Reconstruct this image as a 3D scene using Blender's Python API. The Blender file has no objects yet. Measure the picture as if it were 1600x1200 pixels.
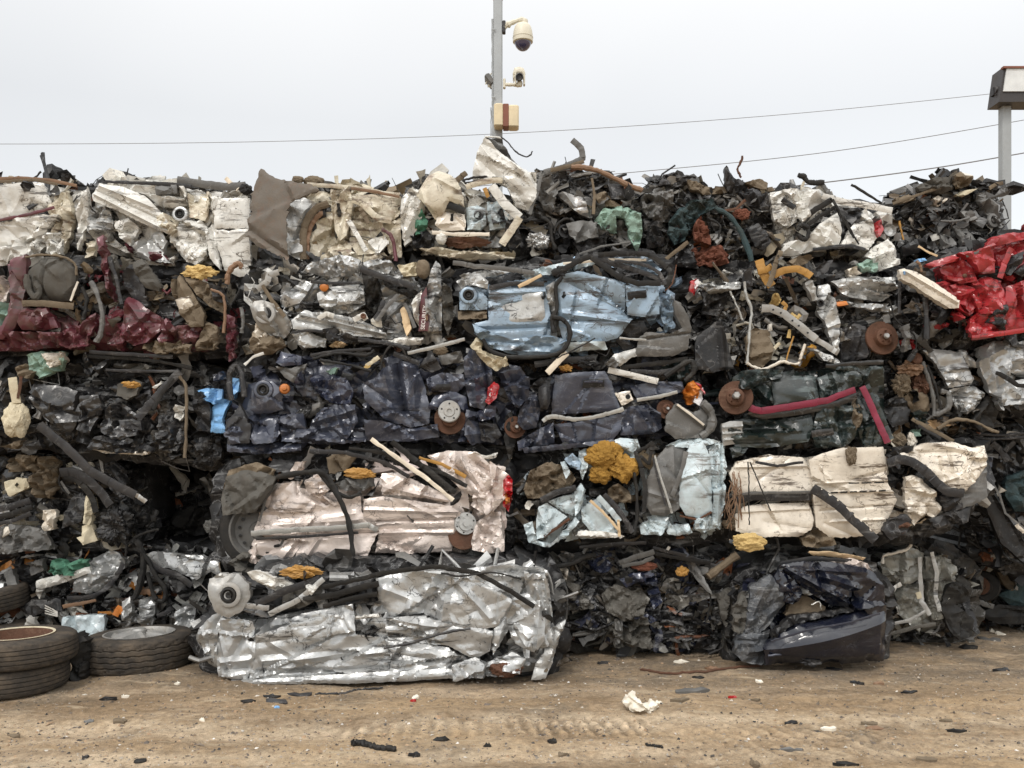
import bpy, math, random, time
import numpy as np
from mathutils import Vector, geometry
R = math.radians
SC = bpy.context.scene
COL = SC.collection
# ------------------------------------------------------------------ camera
F, H, HV = 1400.0, 1.39, 690.0            # focal length in photo pixels, eye height, horizon row
cam = bpy.data.objects.new('camera', bpy.data.cameras.new('camera'))
COL.objects.link(cam)
cam.location = (0, 0, H); cam.rotation_euler = (R(90), 0, 0)
cam.data.sensor_width = 36; cam.data.lens = 36*F/1600; cam.data.shift_y = 90/1600
cam.data.clip_end = 4000; cam.data.clip_start = 0.05
SC.camera = cam
# ------------------------------------------------------------------ sky, sun, exposure
SUN_EL, SUN_ROT = R(52), R(215)
W = bpy.data.worlds.new('World'); SC.world = W; W.use_nodes = True
nt = W.node_tree; nt.nodes.clear()
def N(t, ty, **k):
    n = t.nodes.new(ty)
    for a, b in k.items(): setattr(n, a, b)
    return n
out = N(nt, 'ShaderNodeOutputWorld'); bg = N(nt, 'ShaderNodeBackground'); bg2 = N(nt, 'ShaderNodeBackground'); add = N(nt, 'ShaderNodeAddShader')
sky = N(nt, 'ShaderNodeTexSky', sky_type='NISHITA', sun_disc=False, sun_elevation=SUN_EL, sun_rotation=SUN_ROT)
nt.links.new(sky.outputs[0], bg.inputs[0]); bg.inputs[1].default_value = 0.05
tc = N(nt, 'ShaderNodeTexCoord'); sp = N(nt, 'ShaderNodeSeparateXYZ'); nt.links.new(tc.outputs['Generated'], sp.inputs[0])
r1 = N(nt, 'ShaderNodeValToRGB'); nt.links.new(sp.outputs['Z'], r1.inputs[0])       # overcast: brighter overhead
e = r1.color_ramp.elements; e[0].position = 0.0; e[0].color = (.775, .75, .705, 1); e[1].position = 1.0; e[1].color = (1.7, 1.66, 1.58, 1)
k = r1.color_ramp.elements.new(.33); k.color = (.75, .728, .68, 1)
mp = N(nt, 'ShaderNodeMapRange'); nt.links.new(sp.outputs['Y'], mp.inputs[0])       # brighter half of the cloud deck, behind the viewer
mp.inputs[1].default_value = .3; mp.inputs[2].default_value = -.8; mp.inputs[3].default_value = 1.0; mp.inputs[4].default_value = 1.45
mx = N(nt, 'ShaderNodeMapRange'); nt.links.new(sp.outputs['X'], mx.inputs[0])
mx.inputs[1].default_value = -.55; mx.inputs[2].default_value = .55; mx.inputs[3].default_value = .96; mx.inputs[4].default_value = 1.06
nz = N(nt, 'ShaderNodeTexNoise'); nz.inputs['Scale'].default_value = 2.2; nz.inputs['Detail'].default_value = 3; nt.links.new(tc.outputs['Generated'], nz.inputs[0])
mn = N(nt, 'ShaderNodeMapRange'); nt.links.new(nz.outputs[0], mn.inputs[0]); mn.inputs[1].default_value = .3; mn.inputs[2].default_value = .7; mn.inputs[3].default_value = .96; mn.inputs[4].default_value = 1.04
m1 = N(nt, 'ShaderNodeMath', operation='MULTIPLY'); nt.links.new(mp.outputs[0], m1.inputs[0]); nt.links.new(mx.outputs[0], m1.inputs[1])
m2 = N(nt, 'ShaderNodeMath', operation='MULTIPLY'); nt.links.new(m1.outputs[0], m2.inputs[0]); nt.links.new(mn.outputs[0], m2.inputs[1])
nt.links.new(r1.outputs[0], bg2.inputs[0]); nt.links.new(m2.outputs[0], bg2.inputs[1])
nt.links.new(bg.outputs[0], add.inputs[0]); nt.links.new(bg2.outputs[0], add.inputs[1]); nt.links.new(add.outputs[0], out.inputs[0])
sl = bpy.data.lights.new('sun', 'SUN'); sl.energy = 1.5; sl.angle = R(14); sl.color = (1, .96, .9)
so = bpy.data.objects.new('sun', sl); COL.objects.link(so)
# light comes from behind the viewer's left shoulder
dv = Vector((.42*math.cos(SUN_EL), .9*math.cos(SUN_EL), -math.sin(SUN_EL)))
so.rotation_euler = dv.to_track_quat('-Z', 'Y').to_euler()
SC.view_settings.view_transform = 'Standard'; SC.view_settings.look = 'None'; SC.view_settings.exposure = 0.0; SC.view_settings.gamma = 1
# ------------------------------------------------------------------ helpers
rng = np.random.default_rng(7)
def P(u, v, d): return np.array(((u-800)/F*d, d, H+(HV-v)/F*d))
def hash2(i, j, s):
    h = (i.astype(np.int64)*374761393 + j.astype(np.int64)*668265263 + s*974634777) & 0x7fffffff
    h = ((h ^ (h >> 13))*1274126177) & 0x7fffffff
    h = ((h ^ (h >> 15))*911382323) & 0x7fffffff
    return (h ^ (h >> 16))/float(0x7fffffff)*2-1
def facet(x, y, s):                         # piecewise linear noise: flat facets with sharp creases
    k = (x+y)*.36602540; X = x+k; Y = y+k
    i = np.floor(X); j = np.floor(Y); a = X-i; b = Y-j
    g = a > b
    return np.where(g, (1-a)*hash2(i, j, s)+(a-b)*hash2(i+1, j, s)+b*hash2(i+1, j+1, s),
                    (1-b)*hash2(i, j, s)+(b-a)*hash2(i, j+1, s)+a*hash2(i+1, j+1, s))
def smooth(x, y, s):
    i = np.floor(x); j = np.floor(y); a = x-i; b = y-j
    a = a*a*(3-2*a); b = b*b*(3-2*b)
    return (hash2(i, j, s)*(1-a)+hash2(i+1, j, s)*a)*(1-b)+(hash2(i, j+1, s)*(1-a)+hash2(i+1, j+1, s)*a)*b
def crumple(x, y, s, amp, sc, ax=1.0, ang=None):
    ang = rng.uniform(0, math.pi) if ang is None else ang
    c, n = math.cos(ang), math.sin(ang)
    u = (x*c+y*n)/sc/ax; v = (-x*n+y*c)/sc
    wx = smooth(u*.9+3, v*.9, s+11)*.5; wy = smooth(u*.9, v*.9+7, s+12)*.5
    u = u+wx; v = v+wy
    h = facet(u, v, s)+.5*facet(.8*u*1.9-.6*v*1.9, .6*u*1.9+.8*v*1.9, s+1)
    q = .5+.5*smooth(u*.7, v*.7, s+5)                                   # fine wrinkles come in clusters
    h += q*(.26*facet(.3*u*4.1+.95*v*4.1, -.95*u*4.1+.3*v*4.1, s+2)+.12*facet(u*8.3, v*8.3, s+3))
    return amp*h
def pip(px, py, poly):
    r = np.zeros(px.shape, bool); n = len(poly)
    for a in range(n):
        x1, y1 = poly[a]; x2, y2 = poly[(a+1) % n]
        if y1 == y2: continue
        r ^= ((y1 > py) != (y2 > py)) & (px < (x2-x1)*(py-y1)/(y2-y1)+x1)
    return r
def segdist(px, py, A, B):
    d = np.full(px.shape, 1e9)
    for (ax, ay), (bx, by) in zip(A, B):
        dx, dy = bx-ax, by-ay; L = dx*dx+dy*dy+1e-9
        t = np.clip(((px-ax)*dx+(py-ay)*dy)/L, 0, 1)
        d = np.minimum(d, (px-ax-t*dx)**2+(py-ay-t*dy)**2)
    return np.sqrt(d)
def spline(pts, n):                         # Catmull-Rom through the points
    p = np.array(pts, float)
    if len(p) == 2: return p[0]+(p[1]-p[0])*np.linspace(0, 1, n)[:, None]
    q = np.vstack([2*p[0]-p[1], p, 2*p[-1]-p[-2]]); t = np.linspace(0, len(p)-1-1e-6, n)
    i = t.astype(int); f = (t-i)[:, None]
    a, b, c, d = q[i], q[i+1], q[i+2], q[i+3]
    return .5*(2*b+(c-a)*f+(2*a-5*b+4*c-d)*f**2+(3*b-a-3*c+d)*f**3)
class MB:
    def __init__(s): s.v = []; s.f = []; s.c = []; s.m = []; s.n = 0
    def add(s, v, f, col=(.5, .5, .5, 0), mi=0):
        v = np.asarray(v, float); s.v.append(v)
        c = np.asarray(col, float)
        s.c.append(np.tile(c, (len(v), 1)) if c.ndim == 1 else c)
        n = s.n; s.f += [[a+n for a in q] for q in f]; s.m += [mi]*len(f); s.n += len(v)
    def build(s, name, mats, parent=None, org=None, sharp=32, kind=None):
        v = np.vstack(s.v)
        if parent is not None: v = v-np.array(parent['_o'][:])
        elif org is not None: v = v-np.asarray(org)
        me = bpy.data.meshes.new(name); me.from_pydata(v.tolist(), [], s.f)
        ca = me.color_attributes.new('col', 'FLOAT_COLOR', 'POINT'); ca.data.foreach_set('color', np.vstack(s.c).astype(np.float32).ravel())
        for m in (mats if isinstance(mats, list) else [mats]): me.materials.append(m)
        me.polygons.foreach_set('material_index', s.m)
        me.polygons.foreach_set('use_smooth', [True]*len(s.f)); me.set_sharp_from_angle(angle=R(sharp)); me.update()
        o = bpy.data.objects.new(name, me); COL.objects.link(o)
        if parent is not None: o.parent = parent; o['_o'] = list(parent['_o'])
        elif org is not None: o.location = org; o['_o'] = list(np.asarray(org, float))
        if kind: o['kind'] = kind
        return o
def lathe(mb, prof, c, ax, seg=32, col=(.5, .5, .5, 0), mi=0, squash=None):
    ax = Vector(ax).normalized(); up = Vector((0, 0, 1)) if abs(ax.z) < .9 else Vector((1, 0, 0))
    e1 = up.cross(ax).normalized(); e2 = ax.cross(e1)
    e1, e2, a = np.array(e1), np.array(e2), np.array(ax); v = []
    for r, h in prof:
        for k in range(seg):
            t = 2*math.pi*k/seg; q = r*(math.cos(t)*e1+math.sin(t)*e2)+h*a
            v.append(q)
    v = np.array(v)
    if squash: v = v*np.array(squash)
    v = v+np.asarray(c); f = []
    for i in range(len(prof)-1):
        for k in range(seg):
            f.append((i*seg+k, i*seg+(k+1) % seg, (i+1)*seg+(k+1) % seg, (i+1)*seg+k))
    mb.add(v, f, col, mi)
def sweep(mb, path, rad, seg=8, col=(.5, .5, .5, 0), mi=0, flat=1.0, nrm=None):
    path = np.asarray(path, float); n = len(path); rad = np.broadcast_to(np.asarray(rad, float), (n,))
    t = np.gradient(path, axis=0); t /= np.linalg.norm(t, axis=1)[:, None]+1e-9
    ref = np.array(nrm if nrm is not None else (0, 1, .15)); v = []
    for i in range(n):
        a = np.cross(t[i], ref); a /= np.linalg.norm(a)+1e-9; b = np.cross(a, t[i])
        for k in range(seg):
            th = 2*math.pi*(k+.5)/seg
            v.append(path[i]+rad[i]*(math.cos(th)*a+math.sin(th)*b*flat))
    f = [(i*seg+k, i*seg+(k+1) % seg, (i+1)*seg+(k+1) % seg, (i+1)*seg+k) for i in range(n-1) for k in range(seg)]
    f += [tuple(range(seg))[::-1], tuple((n-1)*seg+k for k in range(seg))]
    mb.add(v, f, col, mi)
def boxv(mb, c, s, col=(.5, .5, .5, 0), mi=0, rot=None, bev=.0):
    c = np.asarray(c, float); hx, hy, hz = np.array(s)/2; b = bev
    v = []
    for z in (-hz, -hz+b, hz-b, hz):
        k = b if abs(z) == hz else 0
        for x, y in ((-1, -1), (1, -1), (1, 1), (-1, 1)):
            X, Y = hx-k, hy-k
            v += [(x*X, y*(Y-b), z), (x*(X-b), y*Y, z)] if (x*y > 0) else [(x*(X-b), y*Y, z), (x*X, y*(Y-b), z)]
    v = np.array(v)
    if rot is not None: v = v @ np.array(rot).T
    f = [tuple(range(8))[::-1], tuple(range(24, 32))]
    f += [(i*8+k, i*8+(k+1) % 8, (i+1)*8+(k+1) % 8, (i+1)*8+k) for i in range(3) for k in range(8)]
    mb.add(v+c, f, col, mi)
# ------------------------------------------------------------------ materials
MATS = {}
def mat(name, rgb=None, metal=0.0, rough=.4, coat=0.0, dirt=.5, dcol=(.075, .06, .045), scr=.3, scol=(.03, .03, .032), bump=.25, grain=60, var=.15, streak=26, spec=.5, rust=0.0):
    m = bpy.data.materials.new(name); m.use_nodes = True; t = m.node_tree; t.nodes.clear(); L = t.links.new
    o = N(t, 'ShaderNodeOutputMaterial'); b = N(t, 'ShaderNodeBsdfPrincipled'); L(b.outputs[0], o.inputs[0])
    tc = N(t, 'ShaderNodeTexCoord'); co = tc.outputs['Object']
    def noise(scale, det=4, vec=None, rg=.6):
        n = N(t, 'ShaderNodeTexNoise'); n.inputs['Scale'].default_value = scale; n.inputs['Detail'].default_value = det; n.inputs['Roughness'].default_value = rg
        L(vec if vec is not None else co, n.inputs[0]); return n.outputs[0]
    def rmp(x, a, c, lo=0.0, hi=1.0):
        n = N(t, 'ShaderNodeMapRange'); L(x, n.inputs[0])
        for i, q in zip((1, 2, 3, 4), (a, c, lo, hi)): n.inputs[i].default_value = q
        return n.outputs[0]
    def mul(x, y):
        n = N(t, 'ShaderNodeMath', operation='MULTIPLY')
        for i, q in enumerate((x, y)):
            if isinstance(q, (int, float)): n.inputs[i].default_value = q
            else: L(q, n.inputs[i])
        return n.outputs[0]
    def mix(fac, c1, c2, bl='MIX'):
        n = N(t, 'ShaderNodeMix', data_type='RGBA', blend_type=bl)
        for i, q in ((0, fac), (6, c1), (7, c2)):
            if isinstance(q, (int, float)): n.inputs[i].default_value = q
            elif isinstance(q, tuple): n.inputs[i].default_value = (*q[:3], 1)
            else: L(q, n.inputs[i])
        return n.outputs[2]
    if rgb is None:
        at = N(t, 'ShaderNodeAttribute', attribute_name='col'); base = at.outputs['Color']; met = at.outputs['Alpha']
    else: base = rgb; met = metal
    v = rmp(noise(5, 3), .3, .7, 1-var, 1+var)
    hsv = N(t, 'ShaderNodeHueSaturation'); L(v, hsv.inputs['Value'])
    if isinstance(base, tuple): hsv.inputs['Color'].default_value = (*base, 1)
    else: L(base, hsv.inputs['Color'])
    c = hsv.outputs[0]
    big = noise(3.3, 2)
    s_mask = None
    if scr > 0:                                                     # scraped streaks running with the pressing direction
        mpn = N(t, 'ShaderNodeMapping'); L(co, mpn.inputs[0]); mpn.inputs['Scale'].default_value = (3.2, 3.2, streak); mpn.inputs['Rotation'].default_value = (0, R(4), 0)
        st = noise(1.0, 6, mpn.outputs[0], .7)
        a = rmp(st, .555, .60); g = rmp(big, .46, .58)
        fl = rmp(noise(38, 5, None, .75), .575, .62)                   # chips
        ch = N(t, 'ShaderNodeMath', operation='MAXIMUM'); L(mul(a, g), ch.inputs[0]); L(mul(fl, rmp(noise(4.1, 2), .45, .62)), ch.inputs[1])
        s_mask = mul(ch.outputs[0], scr); c = mix(s_mask, c, scol)
    if scr > 0:
        wn = N(t, 'ShaderNodeTexNoise'); wn.inputs['Scale'].default_value = 7; wn.inputs['Detail'].default_value = 3; L(co, wn.inputs[0])
        vm = N(t, 'ShaderNodeMix', data_type='RGBA', blend_type='LINEAR_LIGHT'); vm.inputs[0].default_value = .16; L(co, vm.inputs[6]); L(wn.outputs['Color'], vm.inputs[7])
        vo = N(t, 'ShaderNodeTexVoronoi', feature='DISTANCE_TO_EDGE'); vo.inputs['Scale'].default_value = 9; L(vm.outputs[2], vo.inputs['Vector'])
        fold_dark = mul(rmp(vo.outputs['Distance'], .012, .03, 1, 0), mul(rmp(noise(4.7, 4, None, .6), .50, .60), min(1, scr*1.1))); c = mix(fold_dark, c, scol)  # thin dark lines: crease shadow and dirt both painted into the colour
    if rust > 0: c = mix(mul(rmp(noise(14, 6, None, .7), .52, .66), rust), c, (.16, .055, .02))
    dm = mul(rmp(noise(9, 6, None, .72), .45, .75), dirt); c = mix(dm, c, dcol)
    L(c, b.inputs['Base Color'])
    if isinstance(met, float): b.inputs['Metallic'].default_value = met
    mm = mul(met, rmp(dm, 0, 1, 1, .1)); L(mm, b.inputs['Metallic'])
    L(rmp(dm, 0, .7, rough, min(1, rough+.35)), b.inputs['Roughness'])
    b.inputs['Specular IOR Level'].default_value = spec
    b.inputs['Coat Weight'].default_value = coat; b.inputs['Coat Roughness'].default_value = .12
    if bump > 0:
        bp = N(t, 'ShaderNodeBump'); bp.inputs['Strength'].default_value = bump; bp.inputs['Distance'].default_value = .01
        h = N(t, 'ShaderNodeMath', operation='ADD'); L(noise(grain, 5, None, .65), h.inputs[0]); L(mul(noise(14, 2), .25), h.inputs[1])
        L(h.outputs[0], bp.inputs['Height']); L(bp.outputs[0], b.inputs['Normal'])
    MATS[name] = m; return m
def paint(name, rgb, **k):
    d = dict(metal=0.0, rough=.34, coat=.35, dirt=.55, scr=.8, bump=.22); d.update(k); return mat(name, rgb, **d)
scrapm = mat('mixed_scrap', None, rough=.42, spec=.32, dirt=.4, dcol=(.042, .035, .027), scr=.5, scol=(.3, .3, .3), bump=.3, var=.3)
white = paint('white_paint', (.64, .63, .59), scr=.9, scol=(.07, .06, .05), dcol=(.22, .17, .11), dirt=.45)
cream = paint('cream_paint', (.55, .50, .39), scr=.8, scol=(.09, .06, .04), dcol=(.20, .13, .07), rust=.4)
vancream = paint('off_white_paint', (.66, .60, .51), scr=1.0, scol=(.10, .075, .055), dcol=(.25, .19, .13), dirt=.35)
rose = paint('rose_beige_paint', (.61, .53, .48), metal=.3, rough=.33, scr=.7, scol=(.12, .10, .09), dirt=.28, dcol=(.22, .17, .15))
silver = paint('silver_paint', (.43, .435, .43), metal=.5, rough=.29, coat=.3, scr=.85, scol=(.05, .05, .05), dirt=.3, dcol=(.16, .15, .14))
greysilver = paint('dull_silver_paint', (.44, .442, .43), metal=.38, rough=.34, scr=.8, dirt=.35)
sky_blue = paint('light_blue_paint', (.235, .315, .395), metal=.25, rough=.33, scr=.95, scol=(.06, .06, .065), dirt=.4, dcol=(.16, .16, .16))
pale_blue = paint('pale_blue_paint', (.47, .55, .58), scr=.8, scol=(.10, .09, .08), dirt=.35, dcol=(.24, .19, .13), rust=.25)
navy = paint('navy_paint', (.020, .025, .050), metal=.2, rough=.27, coat=.55, scr=.55, scol=(.16, .17, .19), dirt=.35, dcol=(.06, .055, .05))
slate = paint('slate_blue_paint', (.040, .046, .068), metal=.25, rough=.32, coat=.45, scr=.5, scol=(.15, .155, .18), dirt=.35, dcol=(.07, .065, .06))
deepnavy = paint('deep_navy_paint', (.0045, .006, .014), metal=0.0, rough=.2, coat=.55, scr=.15, scol=(.10, .11, .12), dirt=.14, dcol=(.03, .027, .024), bump=.12)
black = paint('black_paint', (.014, .014, .015), rough=.3, coat=.35, scr=.5, scol=(.17, .165, .16), dirt=.4, dcol=(.05, .042, .033))
green = paint('dark_green_paint', (.0065, .013, .012), rough=.3, coat=.4, scr=.6, scol=(.12, .15, .15), dirt=.35, dcol=(.05, .045, .035))
maroon = paint('maroon_paint', (.105, .022, .031), metal=.15, rough=.40, scr=.7, scol=(.05, .04, .04), dirt=.75, dcol=(.09, .07, .05))
red = paint('red_paint', (.33, .020, .025), rough=.36, coat=.3, scr=.8, scol=(.06, .012, .012), dirt=.5, dcol=(.10, .04, .035))
rubber = mat('black_rubber', (.012, .0115, .011), rough=.6, spec=.3, dirt=.5, dcol=(.05, .042, .033), scr=.2, scol=(.12, .12, .11))
tyre_rubber = mat('tyre_rubber', (.040, .035, .030), rough=.85, spec=.2, dirt=.9, dcol=(.125, .098, .072), scr=0, bump=.35, grain=90)
plastic = mat('black_plastic', (.011, .011, .012), rough=.36, spec=.35, dirt=.45, dcol=(.04, .034, .028), scr=.5, scol=(.16, .155, .15))
greyplastic = mat('grey_plastic', (.105, .103, .098), rough=.5, dirt=.4, dcol=(.09, .075, .06), scr=.3, scol=(.3, .29, .27))
charcoal = mat('charcoal_trim', (.026, .026, .028), rough=.48, spec=.35, dirt=.4, scr=.4, scol=(.2, .2, .2))
fabric = mat('grey_fabric', (.10, .095, .085), rough=.95, dirt=.6, dcol=(.07, .055, .04), scr=0, bump=.5, grain=160, spec=.15)
tan_fabric = mat('tan_fabric', (.17, .135, .095), rough=.95, dirt=.6, dcol=(.07, .05, .035), scr=0, bump=.5, grain=120, spec=.15)
steel = mat('bare_steel', (.42, .42, .41), metal=.85, rough=.38, dirt=.4, dcol=(.14, .11, .08), scr=.4, rust=.25)
alloy = mat('cast_alloy', (.34, .335, .32), metal=.45, rough=.45, dirt=.45, dcol=(.24, .19, .13), scr=.2)
rusty = mat('rusty_iron', (.105, .046, .025), metal=.25, rough=.75, dirt=.75, dcol=(.05, .03, .02), scr=.2, scol=(.3, .2, .13), bump=.35, grain=110)
brownsheet = mat('weathered_brown_sheet', (.115, .098, .080), rough=.7, dirt=.55, dcol=(.16, .12, .085), scr=.35, scol=(.05, .042, .035), bump=.2, rust=.25)
foam = mat('yellow_foam', (.54, .39, .17), rough=1, dirt=.5, dcol=(.30, .18, .055), scr=0, bump=.8, grain=75, spec=.1)
ochrefoam = mat('ochre_foam', (.34, .19, .045), rough=1, dirt=.6, dcol=(.15, .085, .025), scr=0, bump=.8, grain=75, spec=.1)
creamfoam = mat('cream_foam', (.56, .50, .37), rough=1, dirt=.5, dcol=(.35, .27, .16), scr=0, bump=.5, grain=70, spec=.1)
orange = mat('orange_plastic', (.48, .15, .02), rough=.45, dirt=.5, dcol=(.2, .07, .01), scr=.2)
amber = mat('ochre_plastic', (.38, .20, .045), rough=.55, dirt=.4, dcol=(.2, .1, .02), scr=.2)
wood = mat('raw_wood', (.62, .46, .28), rough=.8, dirt=.4, dcol=(.3, .2, .11), scr=.3, scol=(.3, .2, .1), streak=60)
palewood = mat('pale_wood', (.72, .64, .52), rough=.75, dirt=.35, dcol=(.36, .29, .2), scr=.2, scol=(.3, .25, .2))
tealcloth = mat('pale_green_cloth', (.25, .36, .30), rough=.95, dirt=.6, dcol=(.13, .15, .12), scr=0, bump=.4, grain=120, spec=.15)
greencloth = mat('green_netting', (.07, .20, .13), rough=.8, dirt=.3, scr=0, bump=.6, grain=170)
rustcloth = mat('rust_brown_cloth', (.15, .06, .04), rough=.95, dirt=.5, dcol=(.06, .035, .025), scr=0, bump=.5, grain=110, spec=.1)
blueplastic = mat('bright_blue_paint', (.20, .42, .72), rough=.4, coat=.2, dirt=.35, scr=.4)
redlens = mat('red_lens', (.34, .008, .012), rough=.2, coat=.6, dirt=.25, scr=.2, scol=(.5, .45, .45), bump=.1)
clearlens = mat('clear_lens', (.72, .70, .70), rough=.15, coat=.6, dirt=.25, scr=.2, bump=.1)
crimson = mat('crimson_stripe', (.19, .016, .040), rough=.42, dirt=.35, dcol=(.12, .02, .03), scr=.4, scol=(.08, .02, .03))
trimgrey = mat('bright_trim', (.42, .42, .40), metal=.4, rough=.35, dirt=.4, scr=.4)
hosebrown = mat('brown_hose', (.20, .115, .065), rough=.65, dirt=.4, scr=.2)
ink = mat('ink_marks', (.05, .05, .055), rough=.6, dirt=.1, scr=0, bump=0)
letterwhite = mat('letter_white', (.78, .74, .70), rough=.5, dirt=.3, scr=.3)
# ------------------------------------------------------------------ scrap generators (all in metres)
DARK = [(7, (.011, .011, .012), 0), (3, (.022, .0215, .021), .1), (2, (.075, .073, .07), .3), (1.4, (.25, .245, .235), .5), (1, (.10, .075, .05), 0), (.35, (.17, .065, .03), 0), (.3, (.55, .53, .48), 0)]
def pal(extra, base=DARK): return [(w, c, m) for w, c, m in extra]+base
def pick(palt):
    w = np.array([q[0] for q in palt], float); i = rng.choice(len(palt), p=w/w.sum())
    c = np.array(palt[i][1])*rng.uniform(.65, 1.25); return (*np.clip(c, 0, .9), palt[i][2])
def shard(mb, p, palt, size=1.0, ang=0.0, spread=.7, typ=None, out=1.0, mi=0):
    col = pick(palt); typ = typ or rng.choice(['strip', 'patch', 'tube', 'wire', 'chan'], p=[.40, .36, .03, .06, .15])
    th = ang+rng.normal(0, spread)
    if typ in ('strip', 'chan'):
        n = rng.integers(5, 9); Ln = size*rng.uniform(.08, .34); w = size*rng.uniform(.008, .032)
        st = Ln/n; th0 = th; pts = [np.zeros(3)]; ph = rng.normal(0, .35)*out
        for i in range(n):
            if rng.random() < .35: th += rng.normal(0, .5); ph += rng.normal(0, .5)*out
            pts.append(pts[-1]+st*np.array((math.cos(th)*math.cos(ph), math.sin(ph), math.sin(th)*math.cos(ph))))
        pts = np.array(pts); pts = pts-pts.mean(0)+p
        t = np.gradient(pts, axis=0); t /= np.linalg.norm(t, axis=1)[:, None]
        tw = rng.normal(0, .6)+np.linspace(0, rng.normal(0, .8), n+1)
        a = np.cross(t, (0, 1, .01)); a /= np.linalg.norm(a, axis=1)[:, None]; b = np.cross(a, t)
        A = a*np.cos(tw)[:, None]+b*np.sin(tw)[:, None]; B = np.cross(A, t)
        B *= np.sign(-B[:, 1:2]+1e-6)
        ws = w*(1+.3*rng.normal(0, 1, n+1))[:, None]
        if typ == 'strip': off = [(-1, 0), (-.1, rng.uniform(-.4, .5)), (1, 0)]
        else: off = [(-1, -.8), (-.9, 0), (-.3, .15), (.3, -.1), (.9, 0), (1, -.8)]
        k = len(off); v = np.stack([pts+A*ws*x+B*ws*y for x, y in off], 1).reshape(-1, 3)
        f = [(i*k+j, i*k+j+1, (i+1)*k+j+1, (i+1)*k+j) for i in range(n) for j in range(k-1)]
        mb.add(v, f, col, mi)
    elif typ == 'patch':
        r = size*rng.uniform(.022, .085); seg = 9; ar = rng.uniform(.4, 1)
        nrm = np.array((rng.normal(0, .5), -1, rng.normal(.15, .55))); nrm /= np.linalg.norm(nrm)
        a = np.cross(nrm, (0, 0, 1)); a /= np.linalg.norm(a); b = np.cross(nrm, a)
        c_, s_ = math.cos(th), math.sin(th); a, b = a*c_+b*s_, b*c_-a*s_
        v = [p+nrm*rng.normal(0, .12*r)]
        for ri in (.38, .72, 1.0):
            for q in range(seg):
                t = 2*math.pi*(q+.5*(ri > .5))/seg; rr = r*ri*(1+rng.normal(0, .10 if ri < 1 else .24))
                v.append(p+rr*(math.cos(t)*a+math.sin(t)*b*ar)+nrm*rng.normal(0, .17*r))
        f = [(0, 1+q, 1+(q+1) % seg) for q in range(seg)]
        for L in range(2):
            o = 1+L*seg; f += [(o+q, o+seg+q, o+seg+(q+1) % seg, o+(q+1) % seg) for q in range(seg)]
        mb.add(v, f, col, mi)
    else:
        n = 9; Ln = size*rng.uniform(.12, .45); r = size*(rng.uniform(.006, .014) if typ == 'tube' else rng.uniform(.0022, .0045))
        c = np.array((math.cos(th), 0, math.sin(th))); q = np.array((-math.sin(th), 0, math.cos(th)))
        s = np.linspace(-.5, .5, 5)[:, None]*Ln
        ctl = p+c*s+q*rng.normal(0, .16*Ln, (5, 1))+np.array((0, 1, 0))*rng.normal(0, .05*Ln, (5, 1))
        if typ == 'wire' and rng.random() < .7: col = (.012, .012, .012, 0)
        sweep(mb, spline(ctl, n), r, 6 if typ == 'tube' else 4, col, mi)
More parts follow.
